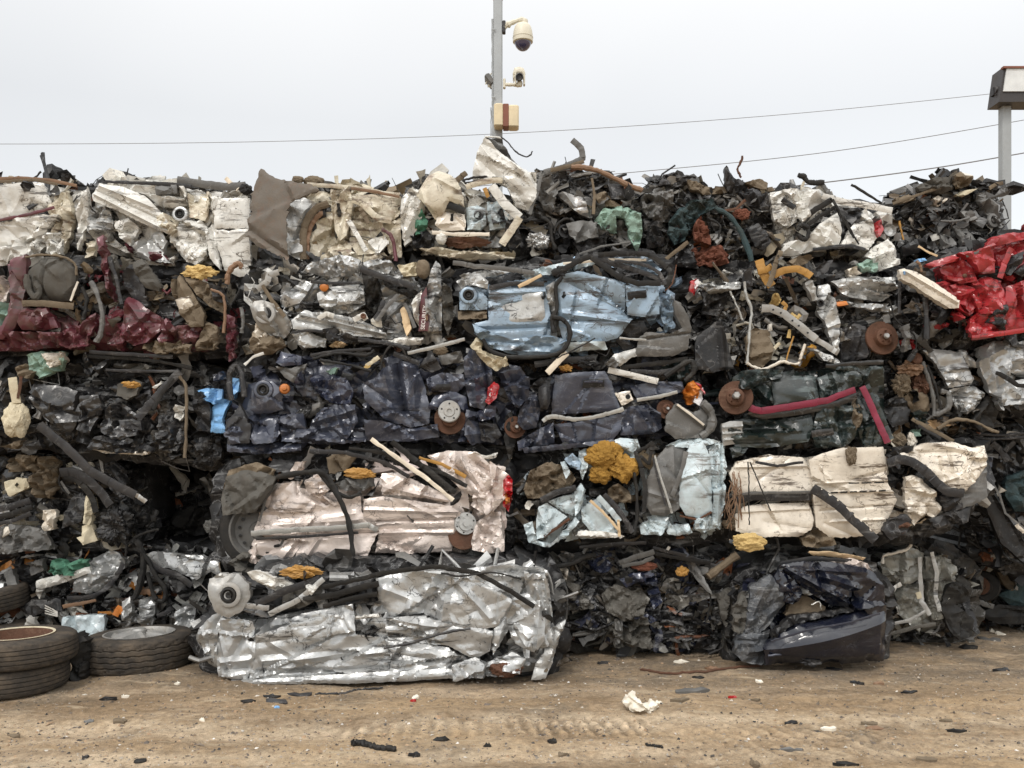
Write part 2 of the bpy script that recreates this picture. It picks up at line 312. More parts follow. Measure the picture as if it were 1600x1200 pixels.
# ------------------------------------------------------------------ bales
CUR = None
def setp(o, label=None, cat=None, group=None, kind=None):
    for k, q in (('label', label), ('category', cat), ('group', group), ('kind', kind)):
        if q: o[k] = q
    return o
def empty(name, loc, label, cat, group=None):
    o = bpy.data.objects.new(name, None); COL.objects.link(o); o.location = loc; o['_o'] = list(np.asarray(loc, float)); o.empty_display_size = .2
    return setp(o, label, cat, group)
def jag(poly, step, j):                     # subdivide an outline and make it ragged
    o = []
    n = len(poly)
    for i in range(n):
        a, b = np.array(poly[i][:2], float), np.array(poly[(i+1) % n][:2], float); L = np.linalg.norm(b-a); k = max(1, int(round(L/step)))
        for q in range(k):
            p = a+(b-a)*q/k
            if q > 0: p = p+rng.normal(0, j, 2)*(3 if rng.random() < .10 else 1)
            o.append(tuple(p))
    return o
def sheet(mb, poly, d, amp=.014, sc=.16, sp=2.9, ax=1.0, ang=None, tilt=(0, 0), folds=(), roll=.010, rollw=5, jit=1.0, skirt=.05, col=(.5, .5, .5, 0), mi=0, ncr=4, back=False, shrink=0.0, creasew=.02, bulge=0.0):
    """A crumpled sheet: outline in photo pixels placed at distance d, given relief and a folded-back rim."""
    B = jag(poly, sp*1.3, jit); nb = len(B); q = np.array(B)
    x0, y0 = q.min(0); x1, y1 = q.max(0); uc, vc = (x0+x1)/2, (y0+y1)/2; k = d/F; w_, h_ = (x1-x0)*k, (y1-y0)*k
    nx = B[1:]+B[:1]
    # fold lines: V creases and step folds, given ones in pixels, the rest random
    lines = []
    for fo in folds:
        lines.append((np.array(((fo[0]-uc)*k, (vc-fo[1])*k)), np.array(((fo[2]-uc)*k, (vc-fo[3])*k)), fo[4]*1.15, fo[5] if len(fo) > 5 else .025, 0))
    for _ in range(ncr):
        a = rng.uniform(-.5, .5, 2)*(w_, h_); th = rng.uniform(0, math.pi) if ang is None else ang+rng.normal(0, .45); L = rng.uniform(.35, 1.1)*max(.08, min(.55, .75*max(w_, h_)))
        dr = np.array((math.cos(th), math.sin(th))); lines.append((a-dr*L/2, a+dr*L/2, rng.choice((-1, 1))*rng.uniform(.4, 1.2)*min(.018, amp*1.25), creasew*rng.uniform(.7, 1.7), int(rng.random() < .5)))
    sp_ = sp
    gx, gy = np.meshgrid(np.arange(x0, x1, sp), np.arange(y0, y1, sp*.866)); gx[1::2] += sp/2
    gx = (gx+rng.uniform(-.3, .3, gx.shape)*sp).ravel(); gy = (gy+rng.uniform(-.3, .3, gy.shape)*sp).ravel()
    m = pip(gx, gy, B); gx, gy = gx[m], gy[m]
    ds = segdist(gx, gy, B, nx); m = ds > sp*.55; gx, gy = gx[m], gy[m]
    pts = [Vector(p) for p in B]; ed_ = []
    for a, b, hh, w, ty in lines:           # put vertices on the crease so that it stays a clean line
        pa, pb = np.array((a[0]/k+uc, vc-a[1]/k)), np.array((b[0]/k+uc, vc-b[1]/k)); n = max(2, int(np.linalg.norm(pb-pa)/(sp*.9)))
        lp = pa+(pb-pa)*np.linspace(0, 1, n)[:, None]; ok = pip(lp[:, 0], lp[:, 1], B) & (segdist(lp[:, 0], lp[:, 1], B, nx) > sp*.5)
        if len(gx): m = segdist(gx, gy, [pa], [pb]) > sp*.45; gx, gy = gx[m], gy[m]
        last = None
        for c_, o_ in zip(lp, ok):
            if o_:
                pts.append(Vector(c_)); i_ = len(pts)-1
                if last is not None: ed_.append((last, i_))
                last = i_
            else: last = None
    pts += [Vector((a, b)) for a, b in zip(gx, gy)]
    V, E, Fc, *_ = geometry.delaunay_2d_cdt(pts, ed_, [list(range(nb))], 1, 1e-3)
    u = np.array([p.x for p in V]); v = np.array([p.y for p in V])
    dist = segdist(u, v, B, nx)
    X = (u-uc)*k; Z = (vc-v)*k; s = int(rng.integers(1, 99999))
    h = crumple(X, Z, s, amp, sc, ax, ang) if amp > 0 else np.zeros(len(u))
    for a, b, hh, w, ty in lines:
        dd = segdist(X, Z, [a], [b])
        if ty == 0: h = h+hh*np.maximum(0, 1-dd/w)
        else:
            t = (b-a)/(np.linalg.norm(b-a)+1e-9); sd = (X-a[0])*-t[1]+(Z-a[1])*t[0]
            h = h+1.5*hh*np.clip(sd/.004, -1, 1)*np.maximum(0, 1-dd/(w*3.5))
    h = h+tilt[0]*X/(w_/2+1e-6)+tilt[1]*Z/(h_/2+1e-6)
    h = h+bulge*(1-np.clip((X/(w_/2+1e-6))**2, 0, 1))*(1-np.clip((Z/(h_/2+1e-6))**2, 0, 1))
    h = h-roll*np.maximum(0, 1-dist/rollw)*(.3+.9*(.5+.5*smooth(u*.05, v*.05, s+31)))
    c = np.stack([(u-800)*k, d-h, H+(HV-v)*k], 1)
    Fc = [list(f) for f in Fc]; n = len(c)
    ed = {}
    for f in Fc:
        for i in range(len(f)):
            a, b = f[i], f[(i+1) % len(f)]
            ed[(a, b)] = 1
    bd = [(a, b) for a, b in ed if (b, a) not in ed]
    ids = sorted({i for e_ in bd for i in e_}); idx = {i: n+j for j, i in enumerate(ids)}
    cen = c.mean(0); rim = c[ids].copy(); rim[:, 1] += skirt if skirt > .2 else skirt*rng.uniform(.6, 1.3, len(ids))
    rim[:, [0, 2]] += (cen[[0, 2]]-rim[:, [0, 2]])*(shrink if shrink else .02)
    allv = np.vstack([c, rim]); fs = Fc+[[b, a, idx[a], idx[b]] for a, b in bd]
    a, b, cc = allv[fs[0][0]], allv[fs[0][1]], allv[fs[0][2]]
    if np.cross(b-a, cc-a)[1] > 0: fs = [f[::-1] for f in fs]
    if back:
        m = len(allv); allv = np.vstack([allv, [[cen[0], d+skirt, cen[2]]]]); fs += [[idx[a], idx[b], m] for a, b in bd]
    mb.add(allv, fs, col, mi)
def bale(name, label, outline, d, palt, n, mt=None, core=(.02, .02, .021, 0), depth=1.15, ang=0.0, spread=.6, size=1.0, group=None, cat='crushed car', top=0, amp=.05, zone=(.0, .12), sp=6.5, sheets=1.0, shell=()):
    global CUR
    q = np.array([p[:2] for p in outline], float); uc = q[:, 0].mean(); vb = q[:, 1].max()
    loc = P(uc, vb, d); loc[1] += .4; loc[2] = max(0, loc[2])
    e = empty(name, loc, label, cat, group); CUR = dict(e=e, d=d, out=outline)
    vt = q[:, 1].min(); cc_ = q.mean(0); big = [(a+(12 if a > cc_[0] else -12), b+(13 if b > cc_[1] else (4 if vt < 300 else -9))) for a, b in outline]
    mb = MB(); sheet(mb, big, d+.15, amp=amp, sc=.13, sp=sp, jit=2.2, roll=.05, rollw=14, skirt=depth, col=core, back=True, ncr=6)
    mb.build('compressed_core', mt or scrapm, e)
    for sm, so_ in shell:                    # the flattened body itself, under the loose panels
        pan('body_shell', so_, sm, -.035, 1.5, .16, e=e, ncr=12, roll=.05, rollw=12, skirt=.12, tilt=(0, .02))
    if shell: n = int(n*.55); sheets *= .6
    mb = MB(); x0, y0 = q.min(0); x1, y1 = q.max(0); k = 0
    nxt = outline[1:]+outline[:1]; area = .5*abs(sum(a[0]*b[1]-b[0]*a[1] for a, b in zip(outline, nxt))); ns = int(area/1500*sheets)
    edge = lambda u, v: max(0, 1-float(segdist(np.array([u]), np.array([v]), outline, nxt)[0])/15)*.13       # the block is rounded off towards its seams
    while k < ns:                            # torn and folded sheet metal of middling size
        u, v = rng.uniform(x0, x1), rng.uniform(y0, y1)
        if not pip(np.array([u]), np.array([v]), outline)[0]: continue
        L, w, th = rng.uniform(14, 44), rng.uniform(6, 20), ang+rng.normal(0, .55); c_, s_ = math.cos(th), -math.sin(th); pg = []
        for t in np.linspace(0, 2*math.pi, 8, endpoint=False):
            a_, b_ = L*.75*np.sign(math.cos(t))*abs(math.cos(t))**.6*rng.uniform(.65, 1.15), w*.75*np.sign(math.sin(t))*abs(math.sin(t))**.6*rng.uniform(.6, 1.2); pg.append((u+a_*c_-b_*s_, v+a_*s_+b_*c_))
        sheet(mb, pg, d+rng.uniform(-.01, .09)+edge(u, v), amp=rng.uniform(.008, .022), sc=rng.uniform(.05, .1), sp=3.2, ax=rng.uniform(1, 2.5), tilt=(rng.normal(0, .03), rng.normal(0, .035)), roll=.012, rollw=4, jit=1.3, skirt=.03, col=pick(palt), ncr=2); k += 1
    k = 0
    while k < n:
        u, v = rng.uniform(x0, x1), rng.uniform(y0, y1)
        if not pip(np.array([u]), np.array([v]), outline)[0]: continue
        shard(mb, P(u, v, d)+np.array((0, rng.uniform(*zone)+edge(u, v), 0)), palt, size, ang, spread); k += 1
    tp = [(a, b) for a, b in zip(outline, outline[1:]+outline[:1])]
    for _ in range(int(top*.55)):                    # pieces lying on top, back into the depth
        u = rng.uniform(x0+6, x1-6); c_ = [a[1]+(b[1]-a[1])*(u-a[0])/(b[0]-a[0]) for a, b in tp if min(a[0], b[0]) <= u <= max(a[0], b[0]) and a[0] != b[0]]
        if not c_: continue
        p = P(u, min(c_)+rng.uniform(1, 9), d); p[1] += rng.uniform(0, .55)**1.0; shard(mb, p, palt, size*rng.choice((.8, 1, 1.5)), 0, .22, out=.5, typ=rng.choice(['strip', 'patch', 'chan'], p=[.3, .45, .25]))
    if n+top > 0: mb.build('crushed_scrap', scrapm, e, kind='stuff', sharp=24)
    return e
def pan(name, pts, m, o=.0, c=1.0, sc=.19, parent=None, label=None, e=None, d=None, **k):
    d = (CUR['d'] if d is None else d)-o; mb = MB(); k.setdefault('jit', .38); k.setdefault('ncr', 7 if c >= .5 else 4); k.setdefault('tilt', (rng.normal(0, .012), rng.normal(-.004, .014)))
    sheet(mb, pts, d, amp=.020*c, sc=sc, **k)
    ob = mb.build(name, m, parent or CUR['e'], sharp=21)
    if label: ob['label'] = label
    return ob
def tube(name, pts, r, m, o=.02, n=None, parent=None, seg=8, flat=1.0, label=None, d=None, wob=0.0):
    """A hose, cable, bar or trim strip: pixel polyline, optional third value = metres towards the viewer."""
    D = CUR['d'] if d is None else d
    p3 = [P(p[0], p[1], D-(p[2] if len(p) > 2 else 0)-o) for p in pts]
    n = n or max(6, 5*len(pts)); path = spline(p3, n)
    n2 = max(n, int(np.linalg.norm(np.diff(path, axis=0), axis=1).sum()/.02)); path = spline(path, n2) if n2 > n else path; n = len(path)
    ds = np.convolve(rng.normal(0, 1, n+4), np.ones(5)/5, 'valid'); path = path+(rng.normal(0, 1, (n, 3))*.0012+ds[:, None]*np.array((.3, 1, .5))*.005*min(1, r/3))
    mb = MB(); sweep(mb, path, r*D/F*(1+.22*np.convolve(rng.normal(0, 1, n+2), np.ones(3)/3, 'valid')), seg, flat=flat); ob = mb.build(name, m, parent or CUR['e'])
    if label: ob['label'] = label
    return ob
def strip(name, pts, w, m, o=.02, parent=None, label=None, th=.28, d=None, sm=False):
    """A flat bar with straight, kinked runs."""
    D = CUR['d'] if d is None else d
    p3 = np.array([P(p[0], p[1], D-(p[2] if len(p) > 2 else 0)-o) for p in pts])
    if sm: path = spline(p3, 5*len(pts))
    else: path = np.vstack([p3[i]+(p3[i+1]-p3[i])*np.linspace(0, 1, 4, endpoint=False)[:, None] for i in range(len(p3)-1)]+[p3[-1:]])
    n2 = max(len(path), int(np.linalg.norm(np.diff(path, axis=0), axis=1).sum()/.025)); cum = np.r_[0, np.cumsum(np.linalg.norm(np.diff(path, axis=0), axis=1))]; tt = np.unique(np.r_[np.linspace(0, cum[-1], n2), cum[::4]]); path = np.stack([np.interp(tt, cum, path[:, i]) for i in range(3)], 1); n2 = len(path)
    kk = min(1, w/8); path = path+rng.normal(0, 1, (n2, 3))*np.array((.0012, .003, .0016))*kk*(1 if w < 9 else .5)
    mb = MB(); sweep(mb, path, w/2*D/F*1.15*(1+(.13 if w < 7 else .025)*np.convolve(rng.normal(0, 1.4, n2+2), np.ones(3)/3, 'valid')), 8, flat=th); ob = mb.build(name, m, parent or CUR['e'], sharp=25)
    if label: ob['label'] = label
    return ob
def turned(name, u, v, prof, m, ax=(0, -1, 0), o=.0, parent=None, seg=36, squash=None, d=None, label=None):
    D = (CUR['d'] if d is None else d)-o; k = D/F; mb = MB()
    lathe(mb, [(r*k, h*k) for r, h in prof], P(u, v, D), ax, seg, squash=squash)
    ob = mb.build(name, m, parent or CUR['e'], sharp=40)
    if label: ob['label'] = label
    return ob
def bolts(name, u, v, rad, br, n, m, ax=(0, -1, 0), o=.0, h=1.5, parent=None, d=None, ph=0.3):
    D = (CUR['d'] if d is None else d)-o; k = D/F; a = Vector(ax).normalized(); e1 = Vector((0, 0, 1)).cross(a).normalized(); e2 = a.cross(e1); mb = MB()
    for i in range(n):
        t = ph+2*math.pi*i/n; c = P(u, v, D)+np.array(e1*math.cos(t)+e2*math.sin(t))*rad*k
        lathe(mb, [(br*k, 0), (br*k, h*k), (br*.6*k, h*1.2*k), (0.0001, h*1.2*k)], c, a, 8)
    return mb.build(name, m, parent or CUR['e'], sharp=40)
def brake_disc(u, v, r, ax=(.15, -1, .1), o=.03, hubm=None, parent=None):
    b = turned('brake_disc', u, v, [(r*.5, 0), (r, 0), (r*1.02, r*.05), (r*1.02, r*.16), (r, r*.2), (r*.58, r*.2), (r*.56, r*.24), (r*.52, r*.5), (r*.46, r*.55), (r*.2, r*.55), (r*.18, r*.66), (r*.12, r*.7), (.001, r*.7)], rusty, ax, o, parent)
    h = turned('hub', u, v, [(r*.18, r*.5), (r*.17, r*.74), (r*.12, r*.8), (.001, r*.8)], hubm or steel, ax, o, b, 20)
    bolts('wheel_studs', u, v, r*.34, r*.05, 5, hubm or rusty, ax, o-.0, r*.62, b)
    return b
def suspension_cup(u, v, r, o=.02, m=None, ax=(0, -1, .1)):
    """Pressed strut tower top with its rubber bush."""
    b = turned('strut_mount', u, v, [(r*1.6, -r*.3), (r*1.45, 0), (r*1.1, r*.12), (r, r*.1), (r*.95, -r*.1), (r*.8, -r*.1)], m or steel, ax, o)
    turned('rubber_bush', u, v, [(r*.95, -r*.1), (r*.9, r*.25), (r*.7, r*.32), (r*.55, r*.1), (r*.5, -r*.2), (r*.38, -r*.2), (r*.36, r*.05), (r*.22, r*.05), (.001, -r*.1)], rubber, ax, o, b)
    return b
def lump(name, u, v, rx, ry, m, o=.02, am=.22, fr=2.2, parent=None, d=None, top=None, label=None, rz=None):
    D = (CUR['d'] if d is None and CUR else d)-o; k = D/F
    import bmesh
    bm = bmesh.new(); bmesh.ops.create_icosphere(bm, subdivisions=5, radius=1)
    V = np.array([q.co[:] for q in bm.verts]); fc = [[q.index for q in f.verts] for f in bm.faces]; bm.free()
    s = int(rng.integers(1, 9999)); x, y, z = V.T*fr
    n = facet(x+y*.7, z-y*.6, s)*.6+smooth(x*1.3+z*.5, y*1.3+z, s+1)*.6+.3*facet(2.3*x-y, 2.3*z+y*1.4, s+2)+.26*facet(5*x+y*2, 5*z-y*3, s+4)+.14*facet(11*x+y*3, 11*z-y*5, s+6)
    V = V*(1+am*n)[:, None]*np.array((rx*k, (rz or min(rx, ry))*k*.8, ry*k))
    c = P(u, v, D); mb = MB()
    if top is None:
        mb.add(V+c, fc); ob = mb.build(name, m, parent or CUR['e'], sharp=30)
    else:
        mb.add(V+c, fc); ob = mb.build(name, m, None, c, sharp=50); setp(ob, *top)
    if label: ob['label'] = label
    return ob
# ================================================================== ground
def G(u, v): d = H*F/(v-HV); return np.array(((u-800)/F*d, d, 0.0))
def gmat():
    m = bpy.data.materials.new('dirt'); m.use_nodes = True; t = m.node_tree; t.nodes.clear(); L = t.links.new
    o = N(t, 'ShaderNodeOutputMaterial'); b = N(t, 'ShaderNodeBsdfPrincipled'); L(b.outputs[0], o.inputs[0])
    tc = N(t, 'ShaderNodeTexCoord')
    def noise(s, det=5, rg=.6, sc=None):
        n = N(t, 'ShaderNodeTexNoise'); n.inputs['Scale'].default_value = s; n.inputs['Detail'].default_value = det; n.inputs['Roughness'].default_value = rg
        if sc:
            mp = N(t, 'ShaderNodeMapping'); mp.inputs['Scale'].default_value = sc; L(tc.outputs['Object'], mp.inputs[0]); L(mp.outputs[0], n.inputs[0])
        else: L(tc.outputs['Object'], n.inputs[0])
        return n.outputs[0]
    def ramp(x, a, c):
        n = N(t, 'ShaderNodeMapRange'); L(x, n.inputs[0]); n.inputs[1].default_value = a; n.inputs[2].default_value = c; return n.outputs[0]
    def mix(f, c1, c2, bl='MIX'):
        n = N(t, 'ShaderNodeMix', data_type='RGBA', blend_type=bl)
        for i, q in ((0, f), (6, c1), (7, c2)):
            if isinstance(q, (int, float)): n.inputs[i].default_value = q
            elif isinstance(q, tuple): n.inputs[i].default_value = (*q, 1)
            else: L(q, n.inputs[i])
        return n.outputs[2]
    c = mix(ramp(noise(1.1, 6, .65, (.6, 1.9, 1)), .42, .60), (.36, .258, .155), (.225, .158, .096))
    c = mix(ramp(noise(2.1, 6, .65, (.35, 1.5, 1)), .50, .66), c, (.49, .375, .255))
    c = mix(ramp(noise(1.7, 6, .7), .55, .68), c, (.19, .15, .105))
    at = N(t, 'ShaderNodeAttribute', attribute_name='col'); sp = N(t, 'ShaderNodeSeparateColor'); L(at.outputs['Color'], sp.inputs[0])
    g = N(t, 'ShaderNodeMath', operation='MULTIPLY'); L(sp.outputs[0], g.inputs[0]); L(ramp(noise(4, 6, .7), .3, .62), g.inputs[1])
    c = mix(g.outputs[0], c, (.175, .143, .108))                      # grey gravelly spill at the foot of the wall
    g2 = N(t, 'ShaderNodeMath', operation='MULTIPLY'); L(sp.outputs[1], g2.inputs[0]); L(ramp(noise(7, 5, .7), .35, .6), g2.inputs[1])
    c = mix(g2.outputs[0], c, (.56, .45, .32))                       # dry compacted wheel tracks
    gr = N(t, 'ShaderNodeHueSaturation'); L(c, gr.inputs['Color']); vv_ = N(t, 'ShaderNodeMapRange'); L(noise(30, 8, .78), vv_.inputs[0])
    for i, q in zip((1, 2, 3, 4), (.32, .68, .62, 1.38)): vv_.inputs[i].default_value = q
    L(vv_.outputs[0], gr.inputs['Value']); c = gr.outputs[0]
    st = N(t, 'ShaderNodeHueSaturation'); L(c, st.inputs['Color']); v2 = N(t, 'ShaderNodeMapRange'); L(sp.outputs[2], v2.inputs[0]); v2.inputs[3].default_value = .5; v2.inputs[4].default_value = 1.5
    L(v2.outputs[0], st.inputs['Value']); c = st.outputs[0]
    c = mix(ramp(noise(6, 7, .75, (.3, 2.2, 1)), .56, .66), c, (.45, .36, .25))     # pale dry scuffs
    c = mix(ramp(noise(75, 4, .8), .62, .72), c, (.36, .30, .235)); c = mix(ramp(noise(110, 4, .8), .63, .70), c, (.075, .06, .048))
    L(c, b.inputs['Base Color']); b.inputs['Roughness'].default_value = .95; b.inputs['Specular IOR Level'].default_value = .2
    bp = N(t, 'ShaderNodeBump'); bp.inputs['Strength'].default_value = .7; bp.inputs['Distance'].default_value = .018
    a = N(t, 'ShaderNodeMath', operation='ADD'); L(noise(45, 7, .75), a.inputs[0]); L(noise(160, 3, .7), a.inputs[1]); L(a.outputs[0], bp.inputs['Height']); L(bp.outputs[0], b.inputs['Normal'])
    return m
def ground():
    def axis(a, b, st, far, g=1.35):
        c = list(np.arange(a, b, st)); s = st; x = c[-1]
        while x < far: s *= g; x += s; c.append(x)
        s = st; x = c[0]; lo = []
        while x > -far: s *= g; x -= s; lo.append(x)
        return np.array(lo[::-1]+c)
    xs = axis(-3.6, 4.6, .018, 1800); ys = axis(3.4, 7.4, .016, 1800); X, Y = np.meshgrid(xs, ys); x, y = X.ravel(), Y.ravel()
    fade = np.clip(1-np.maximum(np.abs(x)-4.6, 0)/4, 0, 1)*np.clip(1-np.maximum(np.abs(y-5.4)-2.2, 0)/4, 0, 1)
    z = .022*smooth(x*.9, y*.9, 3)+.012*smooth(x*2.3, y*2.3, 4)+.007*smooth(x*6, y*6, 5)+.006*facet(x*11, y*11, 6)+.004*facet(x*24, y*24, 8)
    vv = HV+H*F/np.maximum(y, .5); uu = 800+F*x/np.maximum(y, .5)
    yc = lambda v: H*F/(v-HV)
    tr = np.zeros_like(z); brs = np.full_like(z, .5)
    def bars(u0, u1, v0, v1, pitch, lean, amp, slope=0.0):          # lug prints of a loader tyre
        xa, xb = (u0-800)/F*yc((v0+v1)/2), (u1-800)/F*yc((v0+v1)/2); ya, yb = yc(v1), yc(v0)
        q = y-slope*(x-xa); m = np.clip((x-xa)/.12, 0, 1)*np.clip((xb-x)/.12, 0, 1)*np.clip((q-ya)/.09, 0, 1)*np.clip((yb-q)/.09, 0, 1)
        ph = (x+lean*q)/pitch; return m*amp*np.clip(np.sin(ph*2*math.pi)*2.2, -1, 1), m
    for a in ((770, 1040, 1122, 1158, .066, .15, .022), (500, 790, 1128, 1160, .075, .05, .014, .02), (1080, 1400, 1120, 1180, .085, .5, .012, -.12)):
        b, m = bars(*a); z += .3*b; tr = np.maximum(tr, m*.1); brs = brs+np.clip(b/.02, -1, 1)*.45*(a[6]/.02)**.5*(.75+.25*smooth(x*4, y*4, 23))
    rut = np.exp(-((y-4.42-.05*np.sin(x*1.3))/.16)**2)+.8*np.exp(-((y-3.95-.04*x)/.14)**2); tr = np.maximum(tr, rut*.8); z -= .012*rut*fade
    for a in range(26):                                              # dragged furrows towards the front right
        x0, y0 = rng.uniform(.6, 3), rng.uniform(3.7, 4.8); q = (y-y0)+.25*(x-x0)+.05*np.sin(x*3); z -= .010*np.exp(-(q/.015)**2)*np.exp(-((x-x0)/.5)**2)
    z *= fade
    grav = np.clip((y-4.75)/.5, 0, 1)*np.clip((9-y)/2, 0, 1)*.9
    v = np.stack([x, y, z], 1); nx, ny = len(xs), len(ys)
    i = (np.arange(ny-1)[:, None]*nx+np.arange(nx-1)[None]).ravel(); f = np.stack([i, i+1, i+nx+1, i+nx], 1)
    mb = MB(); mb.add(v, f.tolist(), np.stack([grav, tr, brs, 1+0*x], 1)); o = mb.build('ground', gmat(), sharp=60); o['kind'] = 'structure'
    return lambda px, py: float(z[np.argmin(np.abs(ys-py))*nx+np.argmin(np.abs(xs-px))])
GZ = ground()
def pebbles():
    mb = MB(); cols = [(.30, .26, .21), (.2, .16, .12), (.12, .1, .085), (.05, .048, .045), (.5, .46, .4), (.62, .6, .56), (.025, .025, .025), (.34, .23, .14)]
    base = np.array([(1, 0, 0), (0, 1, 0), (-1, 0, 0), (0, -1, 0), (0, 0, 1), (0, 0, -.6)]); fc = [(0, 1, 4), (1, 2, 4), (2, 3, 4), (3, 0, 4)]
    for k in range(26000):
        v = 985+215*rng.random()**1.25; u = rng.uniform(-60, 1660); p = G(u, v)
        if p[1] > 5.3 and rng.random() < .2: continue
        r = .0019+.0085*rng.random()**4.5
        if rng.random() < .012: r *= 2.2
        s = base*r*rng.uniform(.5, 1.4, 3); s[:, 2] *= .7; th = rng.uniform(0, 6.28); c, n = math.cos(th), math.sin(th)
        s = np.stack([s[:, 0]*c-s[:, 1]*n, s[:, 0]*n+s[:, 1]*c, s[:, 2]], 1)+rng.normal(0, .2*r, (6, 3))
        p[2] = GZ(p[0], p[1]); w = np.array((3, 3.4, 2.4, 1.0, .7, .22, .5, 2.2)); i = rng.choice(8, p=w/w.sum())
        mb.add(s+p, fc, (*(np.array(cols[i])*rng.uniform(.7, 1.2)), 0))
    o = mb.build('gravel', mat('gravel_stone', None, rough=.9, scr=0, dirt=.4, dcol=(.2, .14, .09), bump=0)); o['kind'] = 'stuff'; setp(o, 'fine loose gravel and specks of rubbish scattered over the brown dirt', 'gravel')
pebbles()
# ================================================================== poles and wires
galv = mat('galvanised_steel', (.32, .335, .34), metal=.3, rough=.5, dirt=.25, dcol=(.25, .25, .25), scr=.15, scol=(.25, .25, .25), bump=.05, var=.06)
beige = mat('beige_camera_plastic', (.62, .58, .47), rough=.45, dirt=.25, dcol=(.4, .34, .24), scr=0, bump=.04, var=.04)
boxbeige = mat('cream_box_plastic', (.66, .55, .36), rough=.5, dirt=.25, dcol=(.4, .3, .18), scr=0, bump=.04)
brownred = mat('brown_red_panel', (.20, .065, .035), rough=.6, dirt=.3, scr=0, bump=.05)
dome = mat('tinted_dome', (.05, .045, .09), rough=.08, coat=.8, dirt=.05, scr=0, bump=0)
lampblack = mat('lamp_housing', (.030, .026, .026), rough=.5, dirt=.3, scr=0, bump=.05)
lampglass = mat('floodlight_glass', (.62, .63, .62), rough=.12, coat=.5, dirt=.15, dcol=(.45, .45, .44), scr=0, bump=0)
wirem = mat('cable_sheath', (.16, .16, .165), rough=.6, dirt=.1, scr=0, bump=0)
PD = 9.0
def PP(u, v, o=0.0): return P(u, v, PD-o)
def at_pole(name, loc, label, cat):
    global CUR
    e = empty(name, loc, label, cat); CUR = dict(e=e, d=PD); return e
b = PP(778, 0); K = PD/F
e = at_pole('camera_pole', (b[0], PD, 0), 'square grey steel pole rising behind the wall of crushed cars, carrying cameras', 'pole')
mb = MB(); boxv(mb, (b[0], PD, (b[2]+0)/2+.005), (14.2*K, 14.2*K, b[2]+.01), bev=.008); mb.build('pole_shaft', galv, e)
mb = MB(); boxv(mb, (b[0], PD, b[2]+.02), (15.6*K, 15.6*K, .022), bev=.006); mb.build('pole_cap', galv, e)
tube('conduit', [(769.5, 30), (769.5, 130), (770.3, 215), (770.5, 300)], 1.7, galv, .02)
tube('conduit', [(767.2, 168), (767.2, 215)], 1.0, galv, .02)
strip('conduit_clip', [(768, 46), (774, 46)], 2.4, galv, .06)
strip('conduit_clip', [(768, 152), (774, 152)], 2.4, galv, .06)
e = at_pole('dome_camera', PP(817, 75), 'large beige dome camera on a curved arm near the top of the pole', 'security camera')
tube('bracket_arm', [(788, 43), (795, 38), (806, 33), (817, 31), (820, 33)], 4.2, beige, .03, flat=.9)
turned('bracket_cap', 820, 38, [(.001, 7), (4.6, 7), (5, 5), (4.6, -2), (3, -4)], beige, (0, 0, 1), .03)
mb = MB(); boxv(mb, PP(787.5, 43, .02), (5*K, 10*K, 19*K), bev=.006); mb.build('wall_plate', charcoal, e)
turned('camera_housing', 817, 56, [(.001, 20), (6, 19.6), (10, 17.5), (13, 13), (14.8, 6), (15.6, -1), (15.8, -6), (15.6, -10), (13.5, -11), (.001, -11)], beige, (0, 0, 1), .03)
turned('housing_ring', 817, 56, [(15.7, -2.2), (16.1, -2.6), (16.1, -3.8), (15.8, -4.2)], beige, (0, 0, 1), .03)
turned('dome_window', 817, 66, [(13.2, 0), (12.6, -4), (10.5, -8), (7, -11.5), (3, -13.4), (.001, -13.8)], dome, (0, 0, 1), .03)
e = at_pole('turret_camera', PP(811, 130), 'small beige camera on a short side arm, below the dome camera', 'security camera')
tube('bracket_arm', [(788, 132), (800, 132.5), (812, 133)], 2.7, beige, .03)
mb = MB(); boxv(mb, PP(788, 131, .02), (4*K, 8*K, 15*K), bev=.006); mb.build('wall_plate', beige, e)
turned('base_joint', 812, 131, [(.001, 4), (4, 3.5), (4.6, 0), (3.6, -4), (.001, -5)], beige, (0, 0, 1), .03)
for u_ in (805.5, 819.0): mb = MB(); boxv(mb, PP(u_, 124, .04), (3*K, 9*K, 20*K), bev=.006); mb.build('yoke_arm', beige, e)
pan('hood', [(801, 113), (804, 105), (811, 103), (818, 105), (821, 113), (820, 121), (817, 116), (805, 116), (802, 121)], beige, .07, 0, skirt=.16, sp=2, roll=.02, rollw=4, tilt=(0, 0), ncr=0, jit=0)
turned('lens_barrel', 811, 121, [(.001, -3), (5.5, -3), (6, 0), (6, 7), (4.6, 8), (4.2, 6), (.001, 6)], charcoal, (.1, -1, -.25), .06, seg=24)
e = at_pole('bullet_camera', PP(765, 128), 'grey camera pointing away on the left side of the pole', 'security camera')
mb = MB(); a = R(38); rm = [[math.cos(a), 0, -math.sin(a)], [0, 1, 0], [math.sin(a), 0, math.cos(a)]]; boxv(mb, PP(765.5, 127, -.04), (9*K, 24*K, 19*K), rot=rm, bev=.012); mb.build('camera_body', greyplastic, e)
strip('sun_shield', [(758.5, 132), (768, 114)], 2.2, beige, -.02)
strip('bracket_arm', [(762, 134), (771, 135)], 4, beige, -.03)
e = at_pole('junction_box', PP(790, 183), 'cream box with a brown red centre panel, lowest fitting on the camera pole', 'utility box')
mb = MB(); boxv(mb, PP(779.5, 182.5, .10), (15*K, 22*K, 35*K), bev=.012); mb.build('box_half', boxbeige, e)
mb = MB(); boxv(mb, PP(802, 184.5, .10), (17*K, 22*K, 34*K), bev=.012); mb.build('box_half', boxbeige, e)
